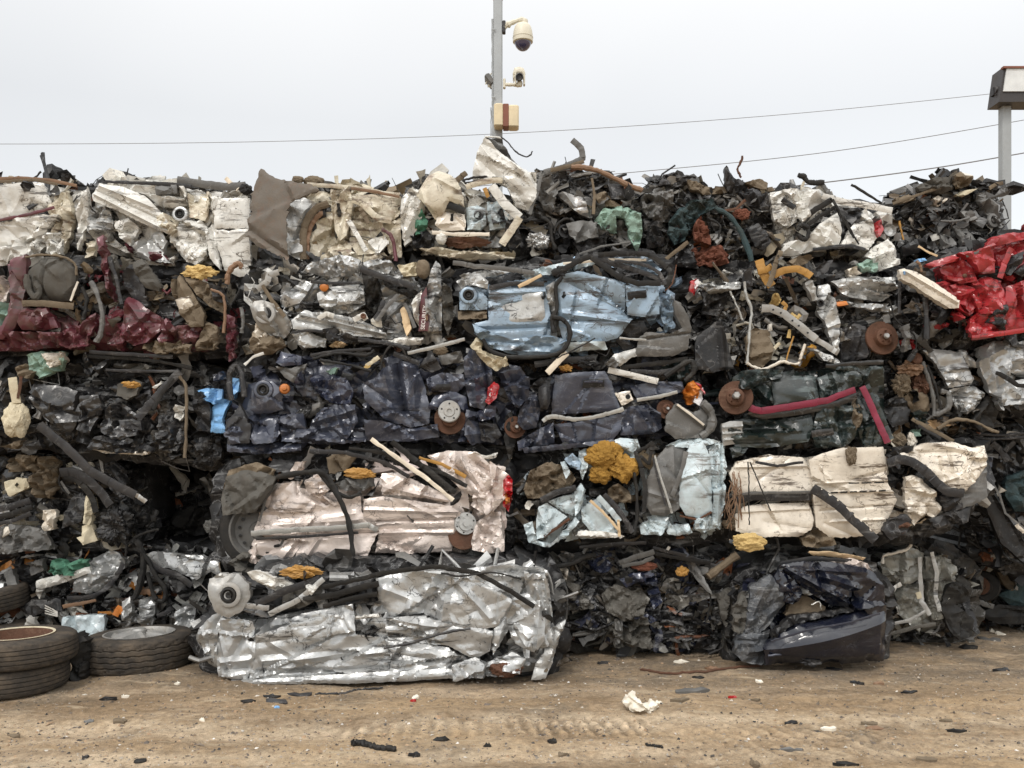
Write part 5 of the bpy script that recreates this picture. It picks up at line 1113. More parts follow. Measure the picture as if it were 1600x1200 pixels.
pan('white_cloth', [(1325,420),(1340,415),(1345,428),(1332,432)], vancream, .08, .8, .05)
pan('brown_plate', [(1232,408),(1250,398),(1272,402),(1258,412),(1238,416)], tan_fabric, .08, .6)
pan('lower_trim', [(1265,540),(1285,552),(1310,560),(1312,568),(1285,564)], greysilver, .11, .9, .06)
pan('white_tag', [(1201,507),(1207,506),(1208,516),(1202,517)], white, .10, .1, ncr=0)
tube('cable', [(1140,455),(1150,475),(1160,500)], 1.6, trimgrey, .10)
tube('cable', [(1390,470),(1400,500),(1425,520),(1432,540),(1425,550)], 1.3, rubber, .13)
bale('crushed_car', 'bright red crushed car at the right edge of the second row',
     [(1408,440),(1440,420),(1500,396),(1550,374),(1630,362),(1630,520),(1560,530),(1500,532),(1440,548),(1412,540)], 5.55,
     pal([(1.3,(.30,.02,.025),.0),(1,(.3,.3,.29),.3)]), 330, shell=[(red,[(1470,415),(1550,380),(1640,365),(1640,515),(1530,528),(1490,490)])], group=GRP, top=40)
pan('roof', [(1545,382),(1555,368),(1580,364),(1640,358),(1640,376),(1600,374),(1560,384)], red, .08, .7, .1)
pan('bonnet_flap', [(1500,394),(1525,392),(1550,380),(1555,400),(1556,426),(1540,427),(1530,424),(1518,406)], red, .12, .5, .12, folds=[(1505,398,1553,384,.015,.02)])
pan('wing_edge', [(1447,413),(1475,402),(1503,394),(1512,404),(1490,409),(1458,418)], red, .08, .7, .08)
pan('inner_wing', [(1472,418),(1490,406),(1512,408),(1523,420),(1524,440),(1500,444),(1480,436)], red, .07, .6, .1)
turned('rusty_boss', 1507, 431, [(3.4, 0), (3.2, 2), (1.6, 3), (.001, 3)], rusty, o=.10, seg=16)
pan('crumpled_wing', [(1456,442),(1478,438),(1498,450),(1520,470),(1526,486),(1512,495),(1490,480),(1470,462)], red, .06, 1.4, .07)
pan('crumpled_door', [(1486,445),(1505,440),(1520,450),(1526,480),(1516,488),(1500,470)], red, .09, 1.2, .07)
pan('crumpled_door', [(1522,440),(1545,430),(1568,438),(1572,470),(1560,488),(1535,492),(1524,470)], red, .10, 1.3, .09, folds=[(1530,445,1560,485,.03,.03)])
pan('crumpled_sill', [(1517,500),(1530,488),(1570,486),(1575,515),(1545,528),(1525,530),(1514,515)], red, .09, 1.3, .08)
pan('crumpled_sill', [(1490,490),(1502,486),(1508,496),(1495,502)], red, .08, .8)
pan('rear_door', [(1572,448),(1600,438),(1640,430),(1640,508),(1600,516),(1574,516),(1570,480)], red, .09, .7, .14, ang=1.4, ax=2)
pan('upper_door', [(1560,392),(1580,376),(1612,374),(1640,385),(1640,425),(1612,420),(1580,440),(1566,430)], red, .04, 1.2, .09)
strip('red_post', [(1562,434),(1570,412),(1580,388)], 8, red, .12)
pan('dark_patch', [(1572,425),(1582,400),(1600,392),(1596,412),(1580,430)], charcoal, .10, .7)
pan('dark_patch', [(1540,500),(1560,478),(1572,476),(1572,515),(1555,508)], plastic, .11, .8)
pan('black_seal', [(1585,425),(1610,408),(1640,400),(1640,425),(1600,432)], plastic, .10, .9)
strip('edge_sill', [(1518,528),(1560,522),(1600,516),(1640,508)], 7, red, .12)
strip('torn_strip', [(1510,400),(1530,393),(1552,388)], 4, greyplastic, .13)
bm_ = pan('bumper_beam', [(1407,420),(1416,418),(1436,424),(1460,440),(1484,458),(1498,470),(1496,482),(1482,482),(1452,462),(1428,444),(1410,434)], vancream, .14, .3, .15, ang=-.65, ax=4, folds=[(1415,424,1492,474,.018,.014)])
pan('blue_sticker', [(1411,424),(1417,423),(1418,428),(1412,429)], blueplastic, .165, 0, ncr=0, sp=2, skirt=.01, parent=bm_)
strip('wood_sliver', [(1435,385),(1450,394),(1465,400)], 3, wood, .08)
tube('brown_wire', [(1432,408),(1438,414),(1440,425)], 2.2, hosebrown, .08)
pan('clip_blue', [(1437,403),(1448,402),(1449,407),(1438,409)], blueplastic, .06, .3)
tube('post', [(1443,450),(1447,490),(1448,530)], 4, charcoal, .06)
pan('lower_mount', [(1412,510),(1422,505),(1425,545),(1414,550)], greyplastic, .08, 1.2, .05)
# ================================================================== third row
SR = dict(group=GRP)
bale('crushed_car', 'black crushed car in the third row at the left, under the maroon one',
     [(-30,570),(40,555),(140,550),(260,560),(345,590),(350,690),(330,725),(250,712),(140,705),(55,685),(-30,700)], 5.75,
     pal([(2,(.06,.06,.06),.1),(1,(.3,.3,.29),.4)]), 420, shell=[(black,[(45,610),(120,600),(240,590),(290,630),(285,708),(150,702),(60,670)])], **SR)
pan('door', [(42,620),(52,600),(90,602),(124,612),(126,650),(112,676),(92,672),(62,650)], black, .09, .6, .16, folds=[(60,610,105,672,.02,.05),(85,640,120,650,-.02,.03)])
pan('door', [(124,618),(150,616),(160,640),(148,660),(135,695),(120,690),(122,655)], black, .095, 1.0, .1, folds=[(128,640,138,695,-.03,.03)])
pan('wing', [(156,640),(185,628),(218,650),(215,680),(180,688),(158,672)], black, .08, 1.5, .08)
pan('box_panel', [(186,656),(216,654),(219,672),(190,668)], charcoal, .10, .3)
pan('sill', [(138,700),(152,682),(180,678),(215,690),(240,702),(236,708),(180,708)], black, .10, .9, .08, folds=[(150,685,235,705,.02,.02)])
pan('sill_edge', [(137,700),(150,690),(160,704),(190,705),(238,706),(225,711),(160,708)], vancream, .09, .7, .05)
pan('seat', [(180,600),(200,590),(222,598),(216,618),(200,625),(184,618)], fabric, .05, .8)
pan('seat', [(210,620),(232,608),(240,628),(225,645)], charcoal, .06, .8)
lump('orange_scrap', 205, 601, 12, 5, amber, .08, .5)
strip('diagonal_brace', [(282,580),(262,600),(240,625),(215,654)], 11, charcoal, .12)
strip('diagonal_brace', [(270,590),(252,615),(240,640)], 5, rubber, .13)
strip('roof_rail', [(130,556),(200,560),(250,565),(300,575)], 5, rubber, .09)
strip('roof_rail', [(165,578),(220,580),(280,580)], 4, charcoal, .10)
strip('roof_rail', [(140,550),(190,553),(270,558)], 5, charcoal, .11)
pan('folded_pillar', [(128,555),(136,550),(145,575),(140,590),(130,582)], black, .08, .8)
pan('folded_pillar', [(145,575),(165,560),(172,562),(155,585)], black, .08, .8)
pan('grey_mat', [(195,572),(215,566),(238,572),(236,578),(200,577)], fabric, .06, .8)
pan('rear_panel', [(245,640),(270,625),(290,650),(288,690),(265,700),(250,680)], black, .07, 1.6, .07, ang=1.4)
pan('rear_panel', [(245,676),(262,674),(278,692),(275,705),(250,702)], plastic, .10, .6)
pan('white_label', [(267,642),(274,632),(287,636),(288,652),(280,658),(268,652)], white, .11, .8, .04)
pan('white_tag', [(236,605),(252,595),(254,600),(240,607)], white, .11, .2)
tube('brown_bar', [(280,588),(290,606),(291,650),(290,690),(289,715)], 2.6, tan_fabric, .12)
pan('crumpled_film', [(38,555),(60,548),(98,549),(102,562),(85,580),(62,592),(45,578)], tealcloth, .08, 1.8, .05)
pan('pink_film', [(62,552),(98,550),(100,562),(80,575)], vancream, .095, 1.5, .05)
pan('tan_flap', [(25,575),(40,568),(55,580),(45,592),(30,590)], tan_fabric, .09, 1.0)
lump('cream_float', 25, 656, 19, 27, creamfoam, .08, .16)
strip('cream_neck', [(20,590),(22,608),(26,630)], 13, creamfoam, .09)
strip('rust_strip', [(33,588),(31,605),(28,622)], 5, rusty, .10)
pan('tan_lip', [(0,697),(20,690),(32,688),(25,698),(8,702)], tan_fabric, .08, .6)
pan('dark_fin', [(36,695),(58,686),(65,700),(45,703)], plastic, .09, .4)
pan('blue_panel', [(307,610),(325,606),(343,607),(342,628),(332,632),(318,622)], blueplastic, .05, .5)
pan('blue_panel', [(328,636),(340,622),(358,625),(350,650),(354,677),(328,676)], blueplastic, .06, .8)
pan('blue_panel', [(355,600),(362,590),(375,592),(374,612),(360,625)], blueplastic, .05, .6)
pan('navy_panel', [(330,585),(350,580),(352,592),(332,595)], slate, .05, .5)
pan('rear_block', [(299,690),(315,684),(345,686),(346,715),(330,730),(305,722)], plastic, .04, 1.2, .06)
pan('grey_guard', [(300,620),(318,612),(328,640),(326,675),(305,672)], charcoal, .07, 1.0, .07)
strip('hanging_bumper_trim', [(62,664),(80,680),(102,697),(120,715),(140,735),(170,752),(200,768),(212,774)], 13, charcoal, .20, label='long black strip slanting down in front of the two black bales')
strip('trim_tip', [(208,770),(218,777),(228,784)], 7, steel, .20)
bale('crushed_car', 'crumpled dark navy crushed car in the third row with a pale round wheel hub',
     [(352,600),(380,565),(440,550),(560,548),(680,545),(740,548),(800,570),(826,600),(818,650),(790,700),(640,692),(480,705),(400,705),(355,690)], 5.65,
     pal([(4,(.035,.04,.065),.2),(1.5,(.2,.2,.2),.4)]), 420, shell=[(slate,[(385,600),(480,575),(600,560),(730,560),(820,590),(815,650),(785,695),(640,690),(480,702),(390,700),(360,670)])], **SR)
pan('strut_tower', [(390,640),(393,610),(402,598),(424,595),(436,605),(442,640),(420,646),(400,646)], slate, .09, .4, .12, bulge=.02)
suspension_cup(411, 609, 10, .115, slate)
turned('orange_cap', 445, 608, [(8, 0), (8.4, 2), (7, 5), (4, 6), (3.6, 10), (.001, 10.5)], orange, (.15, -1, .15), .09, seg=22)
pan('wing', [(385,650),(405,646),(434,648),(436,680),(430,692),(400,694),(384,675)], slate, .09, .6, .1)
pan('wing', [(434,650),(470,645),(478,668),(470,690),(440,690)], slate, .085, .9, .1)
pan('wing_edge', [(352,655),(365,645),(378,655),(384,690),(365,695),(352,680)], slate, .09, .7, .08)
pan('purple_flap', [(430,566),(437,548),(470,556),(472,570),(440,572)], navy, .10, .4)
pan('grey_flap', [(430,572),(455,575),(480,568),(472,585),(458,598),(444,590)], greyplastic, .09, .6)
pan('navy_flap', [(458,595),(472,580),(474,598),(462,602)], navy, .10, .4)
pan('bonnet', [(483,590),(505,582),(540,590),(552,612),(548,632),(520,630),(495,615)], navy, .08, 1.5, .08, ang=-.5)
pan('door', [(500,640),(520,632),(555,632),(560,660),(540,690),(505,692),(480,672)], slate, .09, 1.3, .1, folds=[(490,660,555,640,.02,.03)])
pan('door', [(598,575),(625,562),(652,572),(664,605),(672,640),(670,662),(642,668),(600,655),(570,625),(565,600),(585,590)], slate, .10, .8, .14, folds=[(618,565,630,640,-.05,.035),(645,575,650,650,.03,.035),(600,580,615,640,.03,.03),(570,600,660,662,-.02,.03)])
pan('sill', [(568,655),(600,658),(640,670),(684,662),(686,682),(640,690),(570,688)], slate, .105, .8, .1, ang=0, ax=2.5)
pan('sill', [(465,668),(510,672),(570,668),(572,690),(520,695),(460,692)], slate, .08, 1.0, .09, ang=0, ax=2)
pan('lower_edge', [(355,690),(400,690),(470,694),(470,704),(400,710),(358,705)], slate, .08, .9, .09)
pan('door_panel', [(666,592),(690,582),(724,585),(728,600),(715,612),(670,612)], slate, .09, .5, .1)
strip('door_handle', [(674,606),(690,605),(704,604)], 9, plastic, .11)
h = brake_disc(703, 655, 24, (.05, -1, .1), .06, rusty)
turned('hub_face', 702, 643, [(17, 0), (17.5, 2), (16, 3.5), (9, 3.5), (8, 5), (4, 5), (3.5, 3), (.001, 3)], alloy, (.05, -1, .1), .12, h)
bolts('hub_bolts', 702, 643, 12.5, 1.5, 5, plastic, (.05, -1, .1), .128, 2, h)
pan('arch', [(665,640),(680,618),(708,610),(728,620),(734,650),(726,690),(716,690),(724,655),(715,630),(695,626),(682,640)], navy, .09, .7, .08)
pan('rear_wing', [(725,560),(735,545),(752,552),(768,575),(772,610),(756,640),(735,635),(726,600)], slate, .10, .9, .1, folds=[(738,550,745,630,.03,.03),(755,560,765,620,-.03,.02)])
pan('rear_wing', [(776,580),(795,568),(812,572),(828,595),(826,620),(810,638),(795,625),(785,600)], slate, .10, .7, .11, folds=[(785,580,812,635,.025,.03)])
pan('rear_corner', [(728,640),(752,645),(760,690),(738,696),(726,680)], slate, .10, .8)
pan('tail_light', [(758,628),(762,605),(772,596),(780,602),(776,622),(764,632)], redlens, .13, .5)
pan('tail_light_lens', [(764,618),(770,606),(774,612),(770,624)], clearlens, .15, .3)
pan('boot_panel', [(744,645),(765,632),(776,636),(772,655),(748,658)], navy, .11, .6)
pan('bumper_patch', [(748,660),(775,662),(785,680),(770,692),(752,688)], charcoal, .10, .8)
pan('torn_foam', [(734,540),(745,527),(755,533),(752,545),(765,552),(792,556),(795,570),(775,580),(760,570),(742,550)], creamfoam, .11, 1.6, .05)
strip('pale_strip', [(382,570),(395,558),(412,552)], 4, white, .10)
tube('black_arch_tube', [(362,625),(358,590),(366,572),(376,580),(382,620)], 4, charcoal, .10)
pan('padded_block', [(352,660),(365,645),(372,630),(380,646),(392,665),(390,692),(355,694)], charcoal, .11, .4)
strip('roof_rod', [(637,552),(680,542),(726,530)], 5, trimgrey, .12)
strip('roof_rod', [(485,555),(530,548),(580,545)], 4, charcoal, .11)
tube('window_rubber', [(490,560),(530,552),(570,555),(585,548)], 2.4, rubber, .11)
tube('window_rubber', [(500,562),(545,570),(580,580)], 2.4, rubber, .11)
tube('cable_loop', [(594,578),(600,555),(612,540),(628,545),(634,555)], 1.7, rubber, .13)
strip('window_seal', [(615,552),(640,562),(655,568)], 7, charcoal, .10)
pan('corner_flap', [(655,572),(672,545),(690,575),(675,582)], charcoal, .10, .3)
pan('grey_panel', [(684,555),(720,548),(725,565),(690,570)], greyplastic, .06, .6)
lump('brown_lump', 688, 548, 11, 7, tan_fabric, .05, .2)
strip('white_tube', [(572,572),(582,565),(591,558)], 6, creamfoam, .11)
strip('yellow_tag', [(570,576),(577,570)], 6, foam, .11)
pan('film', [(508,580),(520,572),(530,575),(518,585)], tealcloth, .10, .8)
bale('crushed_car', 'dark navy crushed car in the third row with flat door and pale trim line',
     [(800,600),(840,572),(920,562),(1000,560),(1085,575),(1112,640),(1112,685),(1000,690),(880,705),(805,698),(795,650)], 5.65,
     pal([(4,(.045,.05,.075),.25),(1.5,(.2,.2,.2),.4)]), 300, shell=[(slate,[(812,610),(865,585),(960,582),(1060,596),(1065,625),(1035,678),(960,690),(850,698),(810,700)])], **SR)
p_ = pan('front_door', [(868,586),(905,581),(945,580),(956,600),(968,634),(970,641),(915,645),(862,648),(864,615)], slate, .10, .25, .25, ncr=2)
strip('handle_recess', [(911,600),(928,599),(944,599)], 12, plastic, .12, parent=p_, th=.2)
strip('door_handle', [(913,597),(928,596),(942,597)], 3.5, navy, .132, parent=p_)
strip('side_trim', [(848,658),(862,651),(900,655),(935,650),(974,639)], 6, trimgrey, .13, sm=True)
pan('lower_door', [(865,662),(900,660),(972,646),(970,672),(955,690),(880,694)], slate, .10, .5, .15)
pan('lower_front', [(808,690),(845,668),(865,660),(866,692),(830,702),(810,704)], slate, .10, 1.3, .08)
pan('sill_lip', [(815,700),(880,694),(960,686),(962,692),(880,702),(820,708)], slate, .12, .6, .08)
pan('wing', [(812,640),(825,618),(838,615),(845,640),(838,668),(818,672),(808,660)], slate, .09, 1.3, .08)
pan('wing_top', [(826,605),(845,590),(862,590),(858,605),(838,615)], plastic, .09, .7)
m_ = pan('door_mirror', [(842,605),(850,597),(859,600),(860,628),(855,640),(845,638),(841,622)], charcoal, .14, .1, ncr=0, bulge=.04, skirt=.09, roll=.03)
pan('rear_quarter', [(985,602),(1030,596),(1066,597),(1068,612),(1040,618),(995,624)], slate, .09, .5, .15)
strip('quarter_trim', [(995,625),(1030,620),(1058,612)], 5, trimgrey, .12)
pan('rear_door', [(966,648),(985,635),(1012,632),(1032,645),(1036,668),(1020,678),(970,680)], slate, .10, .8, .12, folds=[(1010,632,1020,676,.02,.03)])
pan('latch_plate', [(960,614),(985,610),(990,625),(972,634)], vancream, .10, .3)
turned('latch_hole', 981, 620, [(4, 0), (4, 1.5), (2.5, 1.5), (2.4, -1), (.001, -1)], plastic, o=.12, seg=16)
pan('tail_light', [(1068,612),(1075,598),(1084,594),(1092,608),(1088,630),(1076,632)], orange, .10, .8, .04)
pan('tail_light_lens', [(1084,628),(1092,612),(1099,605),(1100,622),(1093,634)], clearlens, .12, .4)
pan('tail_light_frame', [(1086,596),(1096,602),(1101,616),(1094,606)], redlens, .12, .3)
brake_disc(1040, 640, 15, (.2, -1, .15), .07)
pan('bumper', [(1038,672),(1042,648),(1056,630),(1085,645),(1108,632),(1115,655),(1108,674),(1095,684),(1055,686)], greyplastic, .13, .3, .2, folds=[(1058,632,1100,665,.025,.02)])
strip('bumper_edge', [(1058,632),(1080,648),(1100,664)], 3, vancream, .155)
tube('bumper_corner', [(1098,630),(1108,640),(1113,655),(1108,672),(1095,682)], 6, greyplastic, .13)
rr = brake_disc(804, 668, 17, (.3, -1, .1), .04)
pan('rubber_flap', [(790,650),(800,640),(806,690),(796,720),(788,690)], rubber, .07, .7)
strip('pale_bar', [(950,578),(985,586),(1028,596)], 9, white, .10)
strip('wooden_slat', [(855,583),(870,567),(886,551)], 9, palewood, .14)
pan('grey_blade', [(949,566),(960,553),(990,545),(1015,540),(1012,548),(985,560),(970,572)], trimgrey, .13, .3, .2)
pan('blade_root', [(945,570),(958,555),(972,562),(962,575)], greyplastic, .12, .5)
strip('window_seal', [(970,575),(1005,570),(1050,565),(1075,560)], 6, rubber, .10)
strip('window_seal', [(985,580),(1030,582),(1070,575)], 6, charcoal, .10)
tube('black_hose', [(1040,588),(1065,570),(1080,565),(1084,580),(1070,595)], 4, rubber, .11)
pan('roof_panel', [(1030,575),(1070,562),(1086,572),(1080,600),(1050,598)], green, .06, 1.0, .1)
strip('roof_rail', [(835,570),(880,562),(930,562)], 9, charcoal, .08)
lump('torn_bracket', 918, 567, 14, 8, plastic, .07, .5)
lump('yellow_scrap', 884, 575, 9, 5, amber, .09, .5)
pan('side_rubber', [(880,560),(905,555),(935,553),(930,566),(890,568)], greyplastic, .06, .7)
bale('crushed_car', 'dark green crushed car in the third row with a crimson stripe along its doors',
     [(1120,640),(1135,600),(1160,580),(1230,575),(1330,570),(1380,570),(1388,620),(1396,690),(1300,705),(1200,702),(1130,695)], 5.62,
     pal([(4,(.014,.026,.024),.1),(1,(.2,.2,.19),.4)]), 280, shell=[(green,[(1140,600),(1230,580),(1380,575),(1390,690),(1200,698),(1130,690),(1165,640)])], **SR)
brake_disc(1150, 622, 26, (-.35, -1, .15), .10)
turned('axle_nut', 1151, 618, [(6, 0), (6, 5), (4.5, 7), (.001, 7)], alloy, (-.2, -1, .1), .18, seg=6)
pan('front_arch', [(1142,606),(1146,590),(1160,579),(1190,576),(1226,577),(1222,588),(1195,597),(1168,610)], green, .11, .7, .12, ang=.3, ax=2, label='dusty grey green arch panel')
pan('front_wing', [(1172,632),(1172,610),(1186,600),(1205,596),(1207,634),(1192,640)], green, .10, .7, .1)
pan('front_door', [(1206,593),(1240,587),(1276,585),(1280,630),(1240,634),(1208,637)], green, .10, .25, .22, bulge=.03, ncr=2)
pan('rear_door', [(1280,590),(1310,578),(1340,580),(1350,600),(1330,610),(1283,626)], green, .09, 1.1, .1)
pan('roof_panel', [(1282,576),(1330,571),(1378,572),(1384,600),(1360,606),(1340,580)], green, .07, 1.0, .1)
strip('crimson_stripe', [(1168,634),(1178,640),(1191,642),(1230,636),(1275,629),(1281,627)], 10, crimson, .135)
strip('crimson_stripe', [(1281,627),(1292,626),(1312,617),(1336,609)], 9, crimson, .135)
strip('crimson_stripe', [(1347,604),(1356,622),(1368,650),(1378,672),(1387,692)], 9, crimson, .14)
strip('door_moulding', [(1170,643),(1192,650),(1240,645),(1282,637),(1310,630),(1338,618)], 9, black, .11)
strip('door_moulding', [(1353,602),(1372,638),(1392,686)], 8, green, .12)
pan('lower_panel', [(1128,662),(1160,654),(1220,655),(1268,648),(1275,665),(1262,690),(1200,700),(1150,698)], green, .09, .8, .15, ang=.1, ax=2)
pan('corrugated_end', [(1127,662),(1140,658),(1160,658),(1162,692),(1130,697)], greysilver, .10, .1, .2, ncr=0, folds=[(1127,668,1161,666,.012,.008),(1127,678,1161,676,.012,.008),(1127,688,1161,685,.012,.008)], label='pale corrugated metal end')
pan('lower_door', [(1278,640),(1320,632),(1345,640),(1340,680),(1320,698),(1280,700),(1270,672)], green, .10, 1.2, .1, folds=[(1285,640,1295,690,.03,.03),(1310,640,1320,695,-.03,.03)])
pan('rear_wing', [(1340,625),(1350,622),(1368,650),(1388,695),(1350,696),(1338,670)], green, .11, .7, .1)
strip('door_handle', [(1268,678),(1285,676),(1302,674)], 10, black, .13)
pan('pale_crease', [(1332,640),(1342,622),(1348,640),(1345,665),(1336,672)], tan_fabric, .12, .7, .06)
pan('green_lamp', [(1140,700),(1160,694),(1170,700),(1160,712),(1145,716)], green, .08, .4)
strip('roof_rail', [(1290,572),(1330,568),(1380,566)], 6, black, .08)
strip('bottle_neck', [(1385,688),(1395,682)], 8, creamfoam, .10)
bale('crushed_car', 'crushed car with brown engine parts and folded silver sheets, right of the dark green one',
     [(1384,565),(1410,548),(1460,542),(1520,545),(1545,590),(1545,650),(1520,680),(1440,690),(1395,690),(1388,620)], 5.75,
     pal([(3,(.14,.095,.055),0),(1.5,(.35,.34,.32),.5),(1,(.3,.19,.1),0)]), 330, **SR)
pan('silver_sheet', [(1442,547),(1460,545),(1502,549),(1512,570),(1523,592),(1519,600),(1482,607),(1472,586)], silver, .10, .5, .14, folds=[(1448,550,1480,604,.02,.03)])
pan('crumpled_sheet', [(1484,609),(1505,604),(1526,602),(1541,617),(1532,632),(1511,647),(1496,640),(1488,625)], silver, .10, 1.3, .06)
pan('silver_edge', [(1498,548),(1515,540),(1520,560),(1528,575),(1514,572)], greysilver, .07, .8)
lump('engine_part', 1422, 576, 18, 9, hosebrown, .09, .55, 3.0)
lump('engine_part', 1409, 601, 12, 14, tan_fabric, .08, .55, 3.0)
turned('rusty_cup', 1430, 561, [(9, -4), (10, 4), (8, 6), (6, 4), (.001, 2)], rusty, (.2, -1, .4), .09, seg=24)
lump('engine_part', 1440, 600, 14, 16, rusty, .05, .55, 3.0)
pan('engine_tray', [(1412,620),(1435,604),(1450,615),(1455,640),(1440,655),(1425,640)], tan_fabric, .08, .8, .07)
pan('black_box', [(1386,625),(1410,615),(1425,640),(1420,660),(1395,668),(1385,650)], plastic, .09, .5)
pan('black_box', [(1425,645),(1450,635),(1452,660),(1430,664)], green, .08, .6)
tube('pipe', [(1442,565),(1450,590),(1458,620),(1460,650)], 3, greyplastic, .10)
tube('pipe', [(1448,570),(1462,605),(1470,640)], 2.2, rubber, .10)
tube('pipe', [(1470,612),(1482,615),(1482,635),(1470,645),(1460,648)], 4, greyplastic, .10)
tube('curved_rod', [(1465,670),(1490,656),(1520,658),(1545,670),(1560,675)], 2.6, tan_fabric, .12)
strip('rod', [(1425,655),(1455,670),(1490,690)], 6, tan_fabric, .11)
strip('rod', [(1435,665),(1470,685)], 4, charcoal, .11)
pan('rubber_flap', [(1516,660),(1524,640),(1545,618),(1562,640),(1558,668),(1535,676)], rubber, .08, .8)
pan('torn_rubber', [(1485,660),(1495,632),(1505,632),(1510,655),(1495,665)], rubber, .07, 1.0)
pan('film', [(1430,672),(1440,670),(1440,682),(1432,682)], tealcloth, .10, .5)
lump('tan_lump', 1405, 688, 10, 10, tan_fabric, .07, .35)
lump('pale_lump', 1425, 690, 8, 12, vancream, .05, .35)
bale('crushed_car', 'silver crushed car at the right edge of the third row, under the red one',
     [(1530,560),(1536,537),(1570,530),(1630,530),(1630,640),(1575,640),(1555,640),(1545,605)], 5.7,
     pal([(4,(.45,.45,.45),.8)]), 140, shell=[(silver,[(1535,560),(1545,538),(1640,535),(1640,632),(1565,634)])], **SR)
pan('wing', [(1531,565),(1536,542),(1555,532),(1575,532),(1578,570),(1572,610),(1562,635),(1552,615),(1540,590)], silver, .09, 1.2, .09, ang=1.3, ax=2, folds=[(1540,560,1562,625,.03,.03)])
pan('wing_tip', [(1555,632),(1562,615),(1570,625),(1562,642)], steel, .10, .8)
pan('door', [(1570,540),(1600,532),(1640,535),(1640,590),(1600,588),(1580,580),(1572,560)], silver, .08, 1.3, .1)
pan('lower_door', [(1572,600),(1600,592),(1640,592),(1640,625),(1590,632),(1565,634)], silver, .10, .5, .15)
strip('black_seal', [(1556,582),(1572,590),(1590,602),(1640,606)], 6, rubber, .13)
strip('top_trim', [(1568,532),(1590,540),(1640,548)], 6, charcoal, .11)
# --- rose beige car
bale('crushed_car', 'rose beige crushed car with a steel wheel showing at its left end',
     [(340,760),(360,730),(430,715),(560,700),(700,702),(770,712),(795,740),(800,800),(785,865),(700,868),(560,872),(430,885),(365,880),(340,850)], 5.55,
     pal([(4,(.6,.5,.46),.2),(2,(.3,.3,.3),.5)]), 300, shell=[(rose,[(400,800),(440,752),(520,760),(600,745),(700,770),(780,725),(792,770),(786,862),(700,866),(560,870),(395,878)])], group=GRP)
pan('front_door', [(407,780),(430,755),(470,765),(510,790),(562,770),(565,800),(590,830),(575,868),(480,868),(395,878),(392,850),(400,820)], rose, .05, .8, .22, ang=.05, ax=2.2,
    folds=[(395,842,590,832,-.02,.02),(440,800,560,775,.015,.04),(400,822,560,812,.012,.03)])
pan('wing', [(430,757),(470,750),(500,770),(530,790),(500,800),(450,800),(410,800)], rose, .055, 1.0, .12, folds=[(470,760,520,800,-.02,.03)])
pan('rear_door', [(568,780),(600,775),(700,790),(720,800),(705,862),(640,866),(585,864),(592,830),(568,812)], rose, .055, .6, .25, ang=.05, ax=3,
    folds=[(570,796,718,800,.012,.02),(590,815,712,812,-.014,.015),(590,832,708,832,.015,.02)])
pan('window_frame_panel', [(596,740),(620,738),(700,775),(705,785),(640,775),(598,772)], rose, .06, .6, .15, folds=[(598,760,700,782,.015,.02)])
pan('rear_wing', [(668,712),(700,704),(745,706),(765,725),(790,730),(785,760),(770,800),(750,805),(745,780),(720,765),(690,735)], rose, .05, 1.3, .12, folds=[(720,715,760,790,.03,.04),(745,725,785,750,-.02,.03)])
pan('boot_corner', [(736,845),(745,815),(770,800),(790,800),(788,860),(760,865),(738,858)], rose, .05, 1.3, .09)
pan('rear_arch', [(740,770),(765,760),(775,790),(760,805),(735,790)], rose, .045, 1.2, .09)
pan('quarter_panel', [(765,720),(795,742),(792,775),(770,800),(768,770)], rose, .06, 1.2, .08, ang=1.3, ax=2)
pan('bonnet_scrap', [(445,745),(460,722),(480,720),(470,742),(452,750)], rose, .05, .6)
pan('bonnet_scrap', [(475,750),(495,742),(515,765),(500,780),(480,768)], rose, .08, .6)
strip('chrome_sill', [(392,834),(430,830),(540,824),(575,820),(590,828)], 8, trimgrey, .095)
strip('door_trim', [(400,842),(480,838),(560,832)], 4, charcoal, .09)
strip('wheel_arch_trim', [(405,815),(415,780),(432,757)], 4, greyplastic, .07)
tube('seat_belt', [(432,745),(480,738),(505,740),(525,768),(540,800),(548,835),(551,870)], 4, rubber, .13, flat=.5)
tube('seat_belt', [(500,740),(520,765),(545,777),(565,770)], 3, rubber, .12, flat=.5)
strip('roof_bar', [(580,686),(620,715),(670,750),(708,782)], 6, palewood, .14, label='pale thin bar sticking up from the roof')
strip('roof_bar', [(612,690),(660,728),(712,770)], 8, rubber, .11)
strip('roof_rail', [(483,705),(540,707),(600,722),(640,745)], 6, charcoal, .08)
strip('roof_rail', [(545,700),(600,708),(640,735)], 5, rubber, .1)
strip('window_seal', [(640,720),(690,738),(730,760)], 6, rubber, .09)
strip('window_seal', [(655,715),(690,725),(728,745)], 5, amber, .07)
lump('seat_foam', 562, 740, 22, 7, amber, .05, .4)
pan('inner_panel', [(525,755),(550,742),(580,745),(585,760),(560,768),(530,765)], greyplastic, .04, .6)
pan('pillar', [(510,715),(530,705),(560,710),(540,735),(515,740)], tan_fabric, .03, .8)
pan('arch_liner', [(345,780),(352,745),(390,730),(430,745),(425,765),(400,800),(350,805)], fabric, .10, 1.5, .09, bulge=.03)
pan('arch_liner', [(355,735),(400,722),(430,735),(420,760),(370,765),(345,770)], tan_fabric, .08, 1.5, .08)
pan('mud_flap', [(355,880),(380,862),(410,870),(408,890),(380,895)], fabric, .08, .8)
pan('steel_wheel_cover', [(386,862),(400,850),(402,880),(388,878)], rose, .06, .8)
w_ = turned('wheel', 404, 828, [(44, -20), (56, -16), (60, -2), (57, 6), (47, 9), (42, 8)], rubber, (.12, -1, .05), .0, squash=(1,1,1))
